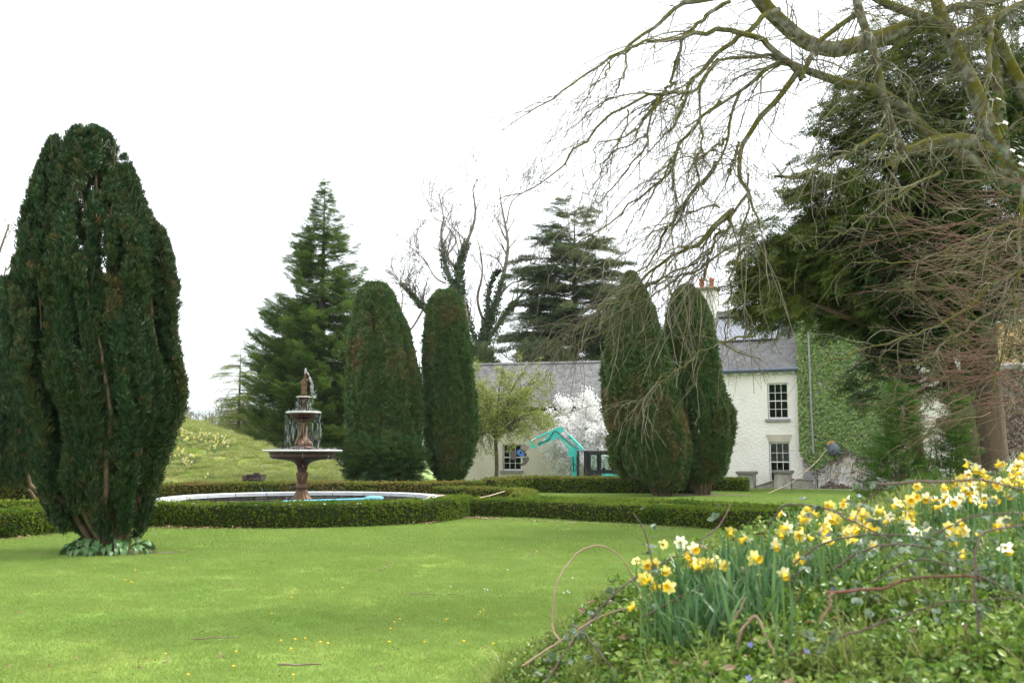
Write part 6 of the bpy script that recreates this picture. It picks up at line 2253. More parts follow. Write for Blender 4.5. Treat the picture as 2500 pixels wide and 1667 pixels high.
# ================================================================== great bare tree overhanging from the right
mm_, N, Lk = _new('mossy_bark')
out = N.new('ShaderNodeOutputMaterial')
b = N.new('ShaderNodeBsdfPrincipled')
b.inputs['Roughness'].default_value = 0.95
b.inputs['Specular IOR Level'].default_value = 0.1
tc = N.new('ShaderNodeTexCoord')
n1 = N.new('ShaderNodeTexNoise')
n1.inputs['Scale'].default_value = 2.6
n1.inputs['Detail'].default_value = 8
n2 = N.new('ShaderNodeTexNoise')
n2.inputs['Scale'].default_value = 9
n2.inputs['Detail'].default_value = 6
geo = N.new('ShaderNodeNewGeometry')
sx = N.new('ShaderNodeSeparateXYZ')
Lk.new(geo.outputs['Normal'], sx.inputs[0])
Lk.new(tc.outputs['Object'], n1.inputs[0])
Lk.new(tc.outputs['Object'], n2.inputs[0])
ad = N.new('ShaderNodeMath')
ad.operation = 'MULTIPLY_ADD'
ad.inputs[1].default_value = 0.22
Lk.new(sx.outputs['Z'], ad.inputs[0])
Lk.new(n1.outputs[0], ad.inputs[2])
mr = N.new('ShaderNodeMapRange')
mr.inputs['From Min'].default_value = 0.40
mr.inputs['From Max'].default_value = 0.58
Lk.new(ad.outputs[0], mr.inputs[0])
mr2 = N.new('ShaderNodeMapRange')
mr2.inputs['From Min'].default_value = 0.42
mr2.inputs['From Max'].default_value = 0.62
Lk.new(n2.outputs[0], mr2.inputs[0])
x1 = N.new('ShaderNodeMix')
x1.data_type = 'RGBA'
x1.inputs['A'].default_value = (0.085, 0.068, 0.05, 1)
x1.inputs['B'].default_value = (0.20, 0.20, 0.17, 1)
Lk.new(mr2.outputs[0], x1.inputs['Factor'])
x2 = N.new('ShaderNodeMix')
x2.data_type = 'RGBA'
x2.inputs['B'].default_value = (0.085, 0.08, 0.011, 1)
Lk.new(mr.outputs[0], x2.inputs['Factor'])
Lk.new(x1.outputs['Result'], x2.inputs['A'])
Lk.new(x2.outputs['Result'], b.inputs['Base Color'])
bp = N.new('ShaderNodeBump')
bp.inputs['Strength'].default_value = 0.7
bp.inputs['Distance'].default_value = 0.04
Lk.new(n2.outputs[0], bp.inputs['Height'])
Lk.new(bp.outputs[0], b.inputs['Normal'])
Lk.new(b.outputs[0], out.inputs[0])
M_moss = mm_
M_twig = pbr('olive_twigs', (0.16, 0.135, 0.085), 0.85, (0.09, 0.075, 0.055), 2.0, 0.4, 0.6, col3=(0.19, 0.18, 0.10), n3=1.2, lo3=0.5, hi3=0.6)
M_twigred = pbr('reddish_twigs', (0.135, 0.062, 0.042), 0.8, (0.15, 0.12, 0.065), 0.9, 0.42, 0.55)

c6 = lambda x_, y_: (1700 + x_ / 2.24, y_ / 2.24)
c7 = lambda x_, y_: (1200 + x_ / 2.24, y_ / 2.24)
bt = thing('great_bare_tree', 'huge mossy leafless tree overhanging the garden from the right', 'tree', tuple(at(2830, 1350, 15) * [1, 1, 0]))
LM = []      # thick limbs


def lim(pts, fn, d1, d2, r0, r1, store=LM):
    store.append(limb(pts, d1, d2, r0 * 0.62, r1 * 0.62, 20, fn))


# trunk and main limbs
LM.append(limb([(2840, 1700), (2800, 1150), (2740, 800), (2640, 560), (2490, 440)], 15, 15, 80, 30))
lim([(1790, 1010), (1690, 900), (1640, 800), (1560, 600), (1500, 440), (1440, 330), (1380, 180), (1330, 60), (1290, -60)], c6, 15, 15, 40, 22)
lim([(1700, 1000), (1560, 800), (1370, 770), (1230, 800), (1120, 850), (1060, 900), (1050, 930)], c6, 15, 14.2, 34, 18)
lim([(1640, 950), (1450, 840), (1250, 720), (1160, 620), (1060, 540), (940, 480), (820, 460), (700, 420), (600, 385), (520, 350), (450, 340)], c6, 15, 14, 30, 12)
lim([(450, 345), (380, 380), (330, 430), (240, 500), (150, 560), (60, 620), (-60, 700)], c6, 14, 13.4, 11, 3)
lim([(560, 385), (500, 470), (430, 560), (350, 640), (300, 720), (250, 800), (235, 900), (240, 980), (290, 1050)], c6, 14, 13.2, 13, 7)
lim([(290, 1050), (240, 1110), (190, 1180), (110, 1240), (60, 1310), (20, 1370)], c6, 13.2, 12.8, 7, 3)
lim([(290, 1060), (310, 1140), (340, 1200), (345, 1250)], c6, 13.2, 12.9, 6, 3)
lim([(240, 500), (200, 600), (180, 690), (170, 770), (130, 870), (60, 960), (-20, 1050)], c6, 13.7, 13, 7, 3)
lim([(540, 360), (460, 330), (400, 300), (330, 310), (200, 315), (130, 330)], c6, 14, 13.6, 9, 4)
lim([(1410, 230), (1340, 130), (1180, 150), (1060, 190), (900, 240), (780, 270), (700, 265), (620, 240), (540, 190), (450, 110), (380, 40), (320, -40)], c6, 15.4, 14.6, 36, 30)
lim([(870, -60), (890, 60), (940, 200), (980, 330), (1010, 480), (1050, 640), (1090, 740), (1140, 840)], c6, 14.0, 14.2, 19, 15)
lim([(1335, 75), (1420, 40), (1600, 20), (1750, -30)], c6, 15.5, 15.5, 18, 14)
lim([(1920, 720), (1790, 500), (1700, 330), (1640, 210), (1560, 130), (1540, 0), (1500, -80)], c6, 16, 16, 30, 22)
lim([(1700, 950), (1670, 700), (1650, 500), (1640, 400), (1620, 250), (1570, 160)], c6, 16, 16, 24, 18)
lim([(900, 60), (800, 130), (720, 190), (660, 240), (630, 300), (600, 360), (570, 440)], c6, 14.2, 13.8, 12, 8)
lim([(1360, 130), (1200, 80), (1060, 30), (960, -20)], c6, 15, 15, 22, 16)
lim([(1792, 20), (1700, 60), (1600, 120), (1500, 160), (1380, 200)], c6, 15, 14.5, 16, 10)
tree_part('limbs', [(p, r_, 10) for p, r_ in LM], M_moss, bt)
# slender boughs arching down to the left
SB = []
for pts, d1, d2, r0, r1 in (
        ([(1300, 5), (1220, 60), (1160, 100), (1080, 170), (1040, 215), (1030, 280), (1010, 360), (990, 440), (1000, 460)], 14, 13.4, 6, 3),
        ([(1500, -60), (1250, -10), (1090, 5), (1020, 30), (980, 70), (900, 140), (820, 190), (750, 250), (690, 300), (620, 345), (540, 385), (490, 430), (420, 480), (370, 515), (270, 570), (180, 625), (60, 710)], 14.5, 12.6, 7, 1),
        ([(1568, 60), (1500, 80), (1440, 140), (1370, 190), (1310, 240), (1240, 290), (1180, 350), (1130, 410), (1080, 460), (1060, 540), (1040, 600), (1000, 680), (975, 720)], 14.2, 13, 8, 3),
        ([(1720, 430), (1568, 290), (1490, 220), (1400, 190), (1250, 175), (1150, 185), (1020, 210), (910, 220), (830, 235), (760, 265), (700, 300)], 14, 13, 9, 2.5),
        ([(1240, 330), (1200, 380), (1160, 440), (1115, 500), (1050, 510), (960, 520), (870, 520), (810, 545), (740, 580), (650, 625), (560, 710), (490, 780), (430, 850), (350, 940), (270, 1010), (180, 1055), (80, 1065), (0, 1100)], 13.6, 12, 6, 0.9),
        ([(1260, 560), (1180, 620), (1110, 690), (1040, 770), (1010, 850), (1000, 900), (940, 970), (860, 1030), (780, 1100), (700, 1190), (620, 1240), (520, 1290), (430, 1370)], 13.4, 12.2, 5, 1.2),
        ([(1240, 890), (1180, 960), (1120, 1030), (1060, 1110), (1010, 1170), (980, 1240), (920, 1340), (850, 1440), (770, 1530), (650, 1600)], 13, 12.2, 6, 1.2),
        ([(1320, 1140), (1260, 1190), (1200, 1260), (1140, 1330), (1050, 1380), (960, 1410), (900, 1470), (830, 1530), (700, 1640), (560, 1740), (480, 1780)], 12.9, 12, 7, 1.5),
        ([(1300, 1160), (1300, 1245), (1240, 1280), (1210, 1350), (1180, 1430), (1160, 1530)], 12.9, 12.5, 5, 2.5),
        ([(1150, 440), (1130, 560), (1160, 700), (1150, 800), (1120, 880), (1140, 970), (1110, 1060), (1080, 1150), (1060, 1280), (1040, 1400)], 13.4, 12.4, 3.5, 1.2),
        ([(1040, 770), (1000, 850), (950, 950), (880, 1060), (800, 1150), (740, 1270)], 13, 12.3, 3, 0.9),
        ([(910, 540), (870, 610), (850, 700), (850, 780), (800, 850), (740, 920), (650, 1040), (600, 1110), (590, 1170)], 13, 12.2, 4, 0.9),
        ([(860, 620), (830, 680), (740, 740), (690, 770), (590, 775), (570, 840), (575, 960)], 13, 12.3, 3, 0.8),
        ([(840, 740), (780, 780), (650, 840), (600, 950), (540, 1060), (510, 1140)], 12.8, 12.2, 2.5, 0.8),
        ([(980, 460), (920, 540), (860, 620)], 13.2, 13, 4, 3.4),
        ([(1060, 520), (1020, 600), (960, 570), (950, 640), (970, 720)], 13.2, 12.8, 2.5, 1),
        ([(750, 590), (740, 680), (700, 760), (640, 900), (600, 1000), (580, 1100)], 12.8, 12.2, 2.5, 0.8),
        ([(740, 290), (730, 380), (700, 460), (650, 530), (590, 590), (520, 640)], 13, 12.4, 2.6, 0.8),
        ([(640, 340), (620, 420), (560, 470), (500, 550), (440, 600)], 12.8, 12.4, 2.2, 0.7),
        ([(990, 880), (1000, 1020), (1000, 1160), (990, 1300), (1000, 1420)], 12.8, 12.3, 2.4, 0.9),
        ([(1290, 740), (1230, 800), (1150, 860), (1120, 870)], 13, 12.8, 4, 2.6),
        ([(1350, 780), (1330, 860), (1300, 940)], 13, 12.8, 4, 3),
        ([(1250, 1130), (1140, 1140), (1060, 1180), (980, 1230), (870, 1290), (780, 1350), (650, 1440)], 12.8, 12, 3, 0.8),
        ([(820, 1600), (880, 1540), (960, 1560), (1100, 1500), (1180, 1540)], 12.4, 12.4, 2, 0.8)):
    SB.append(limb(pts, d1, d2, r0, r1, 20, c7))
# low boughs over the far yews and before the house wing
for pts, d1, d2, r0, r1 in (
        ([(2150, 330), (2060, 380), (1990, 410), (1930, 440)], 13.5, 12.6, 6, 2), ([(2290, 420), (2200, 470), (2100, 540), (2040, 580)], 13.5, 12.6, 4, 1.2),
        ([(1830, 420), (1815, 560), (1790, 660), (1780, 760), (1772, 840), (1800, 855), (1860, 880)], 12.9, 12.2, 3, 1.2),
        ([(1845, 820), (1760, 835), (1700, 870), (1650, 910), (1600, 945), (1540, 985)], 12.2, 11.6, 2.6, 1),
        ([(1790, 600), (1700, 660), (1640, 690), (1560, 750), (1500, 800), (1440, 830), (1380, 850)], 12.8, 12, 3.4, 0.9),
        ([(1700, 640), (1600, 690), (1520, 760), (1440, 800), (1380, 830), (1340, 860)], 12.8, 12, 3, 0.9),
        ([(1640, 680), (1560, 700), (1480, 740), (1420, 790), (1360, 830), (1325, 880)], 12.6, 12, 2.6, 0.8),
        ([(2560, 640), (2440, 690), (2350, 760), (2280, 800), (2180, 830), (2060, 870), (1990, 900)], 13, 11.6, 6, 1),
        ([(2560, 720), (2460, 740), (2380, 790), (2320, 830), (2260, 880), (2180, 900)], 13, 11.8, 5, 1),
        ([(2530, 520), (2430, 560), (2330, 600), (2230, 640), (2080, 640)], 13.4, 12, 5, 1),
        ([(2520, 380), (2495, 520), (2490, 640), (2470, 760), (2440, 880), (2420, 960)], 12.6, 12, 6, 2.5),
        ([(2420, 40), (2410, 200), (2395, 340)], 13.5, 13.2, 7, 6)):
    SB.append(limb(pts, d1, d2, r0, r1, 20))
P1 = np.concatenate([p for p, _ in SB])
R1 = np.concatenate([r_ for _, r_ in SB])
P1 = P1 + rng.normal(0, 0.018, P1.shape) * np.array([1, 1, 1])
tree_part('boughs', [(P1, R1, 6)], M_moss, bt)
QL, SL = side_shoots(P1[:20], R1[:20], 70, 0.9, 2.4, 0.55, 0.10, 0.10, 12, 0.55, [-0.35, -0.05, -0.2], 0.05, rmax=0.012)
QM, SM_ = side_shoots(np.concatenate([p for p, _ in LM[3:10]]), np.concatenate([r_ for _, r_ in LM[3:10]]), 34, 1.2, 2.8, 0.7, 0.12, 0.10, 12, 0.3, [-0.4, -0.1, -0.1], 0.1, rmax=0.016)
QL, SL = np.concatenate([QL, QM]), np.concatenate([SL, SM_])
SL = np.maximum(SL, 0.0045)
QK, SK = side_shoots(QL, SL, 700, 0.15, 0.6, 0.75, 0.08, 0.2, 5, 0.6, [-0.1, 0, -0.15], 0.1)
Q1, S1 = side_shoots(P1, R1, 430, 0.35, 1.15, 0.75, 0.14, 0.17, 8, 0.5, [-0.25, -0.05, -0.25], 0.1, rmax=0.009)
Q2, S2 = side_shoots(Q1, S1, 1150, 0.15, 0.55, 0.7, 0.10, 0.2, 5, 0.7, [-0.1, 0, -0.2], 0.1)
Q3, S3 = side_shoots(P1, R1, 900, 0.10, 0.35, 0.9, 0.05, 0.2, 4, 0.5, [-0.1, 0, 0.0], 0.2, rmax=0.005)
LP = np.concatenate([p for p, _ in LM[1:]])
LR = np.concatenate([r_ for _, r_ in LM[1:]])
Q4, S4 = side_shoots(LP, LR, 400, 0.5, 1.6, 1.1, 0.06, 0.18, 8, 0.2, [-0.3, -0.2, 0.0], 0.1, rmax=0.012)
Q5, S5 = side_shoots(Q4, S4, 1500, 0.2, 0.7, 0.8, 0.08, 0.2, 5, 0.7, [-0.1, 0, -0.1], 0.1)
mn = 0.0030
tree_part('twigs', [(Q1, np.maximum(S1, mn), 4), (Q2, np.maximum(S2, mn * .75), 3), (Q3, np.maximum(S3, mn * .75), 3), (Q4, np.maximum(S4, mn), 4), (Q5, np.maximum(S5, mn * .8), 3), (QL, SL, 5), (QK, np.maximum(SK, mn * .75), 3)], M_twig, bt, kind='stuff')
# dense reddish whips sweeping left from the low boughs at the right edge
n_ = 130
P0 = np.array([at(x_, y_, d_) for x_, y_, d_ in zip(rng.uniform(2360, 2680, n_), rng.uniform(430, 1020, n_), rng.uniform(11.3, 14, n_))])
Q1 = walk(P0, np.tile([-1.0, -0.1, -0.12], (n_, 1)) + rng.normal(0, 0.28, (n_, 3)), rng.uniform(0.6, 1.5, n_), 9, 0.01, 0.13)
R1_ = rng.uniform(0.004, 0.008, n_)[:, None] * np.linspace(1, 0.35, 9)[None]
Q2, S2 = side_shoots(Q1, R1_, 800, 0.25, 0.9, 0.5, 0.0, 0.12, 6, 0.7, [-0.2, 0, -0.05], 0.05)
tree_part('whips', [(Q1, np.maximum(R1_, 0.003), 4), (Q2, np.maximum(S2, 0.0024), 3)], M_twigred, bt, kind='stuff')
# ivy on the main limb fork
A = []
nI = 220
c_ = LM[1][0][0]
i = rng.integers(0, 8, nI)
u = norm(rng.normal(size=(nI, 3)))
P = c_[i] + u * 0.32
leaf_part('ivy_leaves', quad_leaves(P, u * 0.5 - UP * 0.6, 0.11, 0.10, u, 0.4), M_ivyt, bt)
# ================================================================== planting on the near bank
def on_bank(px, py, h, d0=2.6, d1=9.5, zf=bank_z):
    """point of the bank under a thing seen at (px, py) whose top stands h above the ground there."""
    Ds = np.arange(d0, d1, 0.03)
    d = ray(px, py)
    t = Ds / d[1]
    X, Z = t * d[0], EYE + t * d[2]
    k = np.nonzero(Z - zf(X, Ds) < h)[0]
    if not len(k):
        k = [int(np.argmin(Z - zf(X, Ds)))]
    i = k[0]
    return np.array((X[i], Ds[i], Z[i])), float(zf(X[i], Ds[i]))


def in_poly(x, y, poly):
    c = np.zeros(len(x), bool)
    n = len(poly)
    for i in range(n):
        (x0, y0), (x1, y1) = poly[i], poly[(i + 1) % n]
        k = ((y0 > y) != (y1 > y)) & (x < (x1 - x0) * (y - y0) / (y1 - y0 + 1e-9) + x0)
        c ^= k
    return c


def sample_poly(poly, n):
    p = np.array(poly)
    lo, hi = p.min(0), p.max(0)
    out = []
    while len(out) < n:
        q = rng.uniform(lo, hi, (n * 4, 2))
        out += list(q[in_poly(q[:, 0], q[:, 1], poly)])
    return np.array(out[:n])


# ---- periwinkle ground cover
M_vinca = leaf('periwinkle_leaves', [(0.035, 0.095, 0.012), (0.07, 0.16, 0.018), (0.13, 0.24, 0.028), (0.23, 0.33, 0.05), (0.34, 0.41, 0.09)], 0.25, 0.35, spec=0.45, inst=True,
               patch=(0.21, 0.27, 0.06), pscale=1.1, plo=0.52, phi=0.72)


def vinca_proto(name, n=10, L=0.031):
    d = rng.normal(0, 0.8, (n, 3))
    d[:, 0] = np.abs(d[:, 0]) * 0.6
    P = rng.normal(0, 0.018, (n, 3))
    nr = norm(np.tile([1.0, 0, 0], (n, 1)) + rng.normal(0, 0.45, (n, 3)))
    l_ = L * rng.uniform(0.7, 1.2, n)
    V, F = fold_leaves(P, d, l_, l_ * 0.52, nr, 0.14)
    return proto(name, V, F, M_vinca)


n_ = 16500
X = rng.uniform(-1.3, 5.2, n_ * 2)
Y = rng.uniform(2.4, 9.0, n_ * 2)
z = bank_z(X, Y)
u = X / Y
Dc = np.interp(u, _bx, _bD)
k = inview(X, Y, 0.3) & (z > 0.02) & (Y < Dc + 1.4)
X, Y, z = X[k][:n_], Y[k][:n_], z[k][:n_]
lay = np.abs(rng.normal(0, 0.05, len(X))) + 0.05 * np.clip(vnoise(X, Y, 61, 2.2), 0, 1)
P = np.stack([X, Y, z + 0.012 + lay], 1)
gc = thing('periwinkle_ground_cover', 'dense green periwinkle covering the near bank', 'ground cover', (1.5, 5, 0))
gc['kind'] = 'stuff'
for q in range(2):
    s_ = slice(q, None, 2)
    inst_part('leaves', P[s_], np.tile(UP, (len(P[s_]), 1)) + rng.normal(0, 0.45, (len(P[s_]), 3)), rng.normal(size=P[s_].shape), rng.uniform(0.8, 1.3, len(P[s_])), vinca_proto('periwinkle_sprig_%s' % 'ab'[q]), gc)
# grass and fine weeds at the toe and the crest
M_bgrass = leaf('bank_grass', [(0.09, 0.17, 0.02), (0.14, 0.23, 0.03), (0.22, 0.28, 0.05), (0.36, 0.31, 0.15)], 0.35, 0.5)
V, F = blades(60, 0.08, 0.05, 0.16, 0.0022, 0.7)
pb = proto('bank_tuft', V, F, M_bgrass)
k = rng.uniform(0, 1, len(X)) < (0.05 + 0.25 * (Y > np.interp(X / Y, _bx, _bD) - 0.7) * (X > 2.2) + 0.3 * (z < 0.3))
g = scatter('bank_grass', P[k] - [0, 0, 0.03], pb, (0.7, 1.4), 0.2, seed=9)
tag(g, 'fine grass and weeds among the periwinkle', 'grass')
# dead leaves and litter on the bank
n_ = 520
i = rng.integers(0, len(P), n_)
Pd = P[i] + [0, 0, 0.04]
V, F = fold_leaves(Pd, rng.normal(size=Pd.shape) * [1, 1, 0.3], rng.uniform(0.03, 0.075, n_), rng.uniform(0.02, 0.042, n_), rng.normal(0, 0.4, Pd.shape) + UP, 0.2)
tag(link('fallen_leaves', mesh_np('fallen_leaves', V, F, M_dead)), 'brown dead leaves caught in the periwinkle', 'leaves', kind='stuff')
# periwinkle flowers
M_peri = pbr('periwinkle_blue', (0.30, 0.30, 0.62), 0.6)
an = np.arange(5) / 5 * 2 * PI
mb = MB()
for a in an:
    c, s_ = math.cos(a), math.sin(a)
    mb.add([(0, 0, 0), (c * .012 - s_ * .006, s_ * .012 + c * .006, .003), (c * .02, s_ * .02, .001), (c * .012 + s_ * .006, s_ * .012 - c * .006, .003)], np.array([[0, 3, 2, 1]]))
pm = mb.mesh('periwinkle_flower', M_peri)
for q, (px, py) in enumerate(((1668, 1571), (1832, 1573), (1970, 1588), (1723, 1642), (1828, 1655), (2034, 1437), (1942, 1430), (1940, 1415), (2000, 1340), (2098, 1210), (2432, 1534), (1440, 1610), (2255, 1450), (2230, 1296))):
    p, zb_ = on_bank(px, py, 0.10)
    o = link('periwinkle_flower', pm)
    o.location = p
    o.rotation_euler = (R(55), 0, random.uniform(-.6, .6))
    o.scale = (0.75, 0.75, 0.75)
    tag(o, 'small violet blue periwinkle flower ' + ('below the leaf clump' if px < 1760 else ('in the low centre of the bank' if py > 1500 else ('right of the leaf clump' if px < 2050 and py > 1400 else ('at the right of the bank' if px > 2200 else 'among the crest daffodils')))), 'flower', 'periwinkle flowers on the near bank')

# ---- daffodils
M_petal = pbr('daffodil_petals', (0.86, 0.74, 0.20), 0.55, (0.88, 0.80, 0.36), 40, spec=0.3, island=0.08)
M_petalw = pbr('daffodil_petals_pale', (0.87, 0.83, 0.58), 0.55, (0.88, 0.86, 0.72), 40, spec=0.3, island=0.06)
M_trump = pbr('daffodil_trumpet', (0.86, 0.54, 0.018), 0.5, (0.88, 0.62, 0.04), 60, spec=0.3)
M_stalk = pbr('daffodil_stem', (0.12, 0.22, 0.06), 0.5, spec=0.3)
M_blade = leaf('daffodil_leaf', [(0.055, 0.13, 0.05), (0.085, 0.18, 0.07), (0.12, 0.22, 0.09), (0.15, 0.25, 0.08)], 0.25, 0.4, spec=0.35)


def corolla(mat):
    mb = MB()
    for q in range(6):
        a = q * PI / 3 + random.uniform(-.1, .1)
        L_ = random.uniform(0.036, 0.043)
        w = random.uniform(0.012, 0.015)
        bk_ = random.uniform(-0.012, 0.006)
        Mx = Matrix.Rotation(a, 4, 'X')
        pts = [(0, 0, 0.006), (bk_ * 0.4 + 0.003, w, L_ * 0.45), (bk_ * 0.8, w * 0.8, L_ * 0.75), (bk_, 0, L_), (bk_ * 0.8, -w * 0.8, L_ * 0.75), (bk_ * 0.4 + 0.003, -w, L_ * 0.45)]
        mb.add([tuple(Mx @ Vector(p)) for p in pts], np.array([[0, 1, 2, 3], [0, 3, 4, 5]]))
    return mb.mesh('petals', mat, True)


def trumpet():
    mb = MB()
    prof = [(0.008, -0.004), (0.010, 0.010), (0.0115, 0.022), (0.0165, 0.034), (0.0195, 0.037), (0.014, 0.032), (0.009, 0.015), (0.002, 0.008)]
    mb.lathe(prof, 14, flute=7, fl_amp=0.06)
    me = mb.mesh('trumpet', M_trump, True)
    me.transform(Matrix.Rotation(PI / 2, 4, 'Y'))
    return me


PETALS = [corolla(M_petal) for _ in range(4)]
PETALSW = [corolla(M_petalw) for _ in range(3)]
TRUMP = trumpet()
STEMS = []
for h in (0.20, 0.25, 0.30, 0.36, 0.42):
    c = spline([(0, 0, -0.03), (0.004, 0.004, h * 0.5), (0.0, 0, h * 0.9), (0.006, 0, h + 0.006), (0.022, 0, h + 0.004), (0.034, 0, h)], 12)
    STEMS.append((h, MB().tube(c, np.linspace(0.0042, 0.0028, 12), 6).mesh('stem', M_stalk, True)))
BL = []          # leaf-blade bases gathered for the clumps


def daffodil(px, py, label, group, pale=False, h=None, zf=bank_z, blades_=4):
    hh, sme = random.choice(STEMS[1:4]) if h is None else min(STEMS, key=lambda s_: abs(s_[0] - h))
    p, zb_ = on_bank(px, py, hh, zf=zf)
    hh2 = max(p[2] - zb_, 0.12)
    az = random.gauss(-PI / 2 - 0.3, 1.35)
    fa = math.degrees((az + PI / 2 + PI) % (2 * PI) - PI)
    face = 'facing the camera' if abs(fa) < 35 else ('turned to the right' if 0 < fa < 125 else ('turned to the left' if -125 < fa < 0 else 'turned away'))
    label = label.replace('@', ('cream petalled daffodil ' if pale else 'yellow daffodil ') + face)
    o = thing('daffodil', label, 'daffodil', (p[0], p[1], zb_), az, group)
    st = link('stem', sme, o)
    st.scale.z = hh2 / hh
    st.rotation_euler.x = random.gauss(0, 0.05)
    pe = link('petals', random.choice(PETALSW if pale else PETALS), o)
    pe.location = (0.034, 0, hh2)
    til = random.gauss(0.4, 0.28)
    pe.rotation_euler = (random.uniform(0, 1), til, 0)
    sc_ = random.uniform(0.68, 1.0)
    pe.scale = (sc_, sc_, sc_)
    tr_ = link('trumpet', TRUMP, pe)
    for _ in range(blades_):
        BL.append((p[0] + random.gauss(0, 0.05), p[1] + random.gauss(0, 0.05), zb_))
    return o


R1p = [(1975, 1300), (2060, 1255), (2215, 1218), (2250, 1178), (2330, 1165), (2420, 1140), (2500, 1112), (2560, 1100), (2560, 1205), (2420, 1222), (2250, 1258), (2120, 1288), (2040, 1306)]
R2p = [(2225, 1305), (2300, 1272), (2400, 1285), (2450, 1255), (2560, 1240), (2560, 1320), (2400, 1345), (2330, 1352), (2240, 1345)]
R3p = [(1900, 1300), (1930, 1240), (1990, 1225), (2080, 1228), (2230, 1290), (2200, 1330), (2060, 1330), (1960, 1330)]
for (px, py) in sample_poly(R1p, 110):
    zone = 'at the low end of' if px < 2130 else ('low in the middle of' if px < 2330 and py > 1235 else ('high in the middle of' if px < 2330 else ('at the lower right of' if py > 1175 else 'at the top right of')))
    daffodil(px, py, '@ ' + zone + ' the dense bank drift', 'daffodils in the dense drift on the bank top', random.random() < 0.35, blades_=4)
for (px, py) in sample_poly(R2p, 18):
    daffodil(px, py, '@ in the loose patch at the right edge', 'daffodils at the right edge of the bank', random.random() < 0.55, blades_=8)
for (px, py) in sample_poly(R3p, 20):
    daffodil(px, py, '@ ' + ('left' if px < 2010 else ('centre' if px < 2110 else 'right')) + ' on the bank crest', 'daffodils along the middle of the bank crest', random.random() < 0.5)
left = [(1545, 1370), (1580, 1377), (1602, 1372), (1612, 1330), (1665, 1325), (1660, 1352), (1688, 1338), (1570, 1410), (1577, 1432), (1600, 1412), (1565, 1478), (1640, 1430), (1628, 1392), (1582, 1428), (1655, 1358)]
for (px, py) in left:
    daffodil(px, py, '@ ' + ('beside' if px < 1590 else ('just above' if px < 1632 else 'high above')) + ' the tall leaf clump by the lawn', 'daffodils of the leaf clump near the lawn', random.random() < 0.25, 0.36, blades_=0)
for (px, py) in ((1790, 1294), (1838, 1312), (1905, 1300), (1912, 1322), (1893, 1330), (1940, 1288), (1966, 1262), (2085, 1222), (2036, 1234), (1925, 1362), (1906, 1396), (1828, 1360), (1953, 1308), (1985, 1300), (1995, 1282)):
    daffodil(px, py, '@ ' + ('near the leaf clump' if px < 1860 else ('on the open slope' if py > 1315 else 'before the crest drift')), 'scattered daffodils on the bank slope', random.random() < 0.5, 0.36)
for (px, py) in zip(rng.uniform(1690, 1765, 9), rng.uniform(1362, 1388, 9)):
    daffodil(px, py, 'small daffodil among the ' + ('left' if px < 1715 else ('middle' if px < 1740 else 'right')) + ' leaf tips of the large clump', 'daffodils among the clump leaf tips', False, 0.30, blades_=0)
daffodil(2378, 1128, 'tall daffodil standing above the drift, upper of a pair', 'tall pair of daffodils', True, 0.42, blades_=2)
daffodil(2382, 1143, 'tall daffodil standing above the drift, lower of a pair', 'tall pair of daffodils', True, 0.42, blades_=2)


def strap_leaves(name, bases, lmin, lmax, w, label=None, lean=(0, 0), kindthing=None, seg=6, mat=None, spread=0.22):
    B = np.asarray(bases, float)
    n_ = len(B)
    L_ = rng.uniform(lmin, lmax, n_)
    D = norm(np.stack([rng.normal(lean[0], spread, n_), rng.normal(lean[1], spread, n_), np.ones(n_)], 1))
    side = norm(np.cross(D, rng.normal(size=(n_, 3)) * [1, 1, 0.1]))
    bend = norm(np.cross(side, D)) * np.sign(rng.normal(size=(n_, 1)))
    cv = rng.uniform(0.02, 0.42, n_)
    vs_ = []
    for k_ in range(seg + 1):
        t = k_ / seg
        c = B + D * (L_ * t)[:, None] + bend * (cv * L_ * t ** 2.2)[:, None] - UP * (cv * L_ * 0.55 * t ** 3)[:, None]
        ww = w * (1.0 if t < 0.75 else (1 - (t - 0.75) * 3.4)) * (0.75 + 0.25 * min(1, t * 4))
        vs_ += [c - side * ww / 2, c + side * ww / 2]
    V = np.stack(vs_, 1).reshape(-1, 3)
    i = np.arange(n_)[:, None, None] * (2 * (seg + 1)) + np.arange(seg)[None, :, None] * 2
    F = (i + np.array([0, 1, 3, 2])[None, None]).reshape(-1, 4)
    return V, F


dc = thing('daffodil_leaf_clump', 'large clump of upright blue green daffodil leaves near the lawn', 'leaf clump', tuple(on_bank(1720, 1560, 0.02)[0]))
pp = np.concatenate([sample_poly([(1590, 1600), (1600, 1530), (1680, 1490), (1800, 1480), (1900, 1500), (1890, 1560), (1780, 1595), (1690, 1625)], 330),
                     sample_poly([(1640, 1480), (1760, 1440), (1880, 1420), (1930, 1450), (1870, 1500), (1700, 1510)], 150)])
bs = [(lambda q: (q[0][0], q[0][1], q[1] - 0.02))(on_bank(px, py, 0.03)) for px, py in pp]
leaf_part('leaves', strap_leaves('leaves', bs, 0.26, 0.44, 0.016, lean=(-0.02, -0.05), spread=0.15), M_blade, dc)
dc2 = thing('daffodil_leaves', 'thin blue green leaves standing among the bank daffodils', 'leaves', (3, 6.5, 0))
dc2['kind'] = 'stuff'
leaf_part('leaves', strap_leaves('leaves', BL, 0.18, 0.34, 0.011), M_blade, dc2)

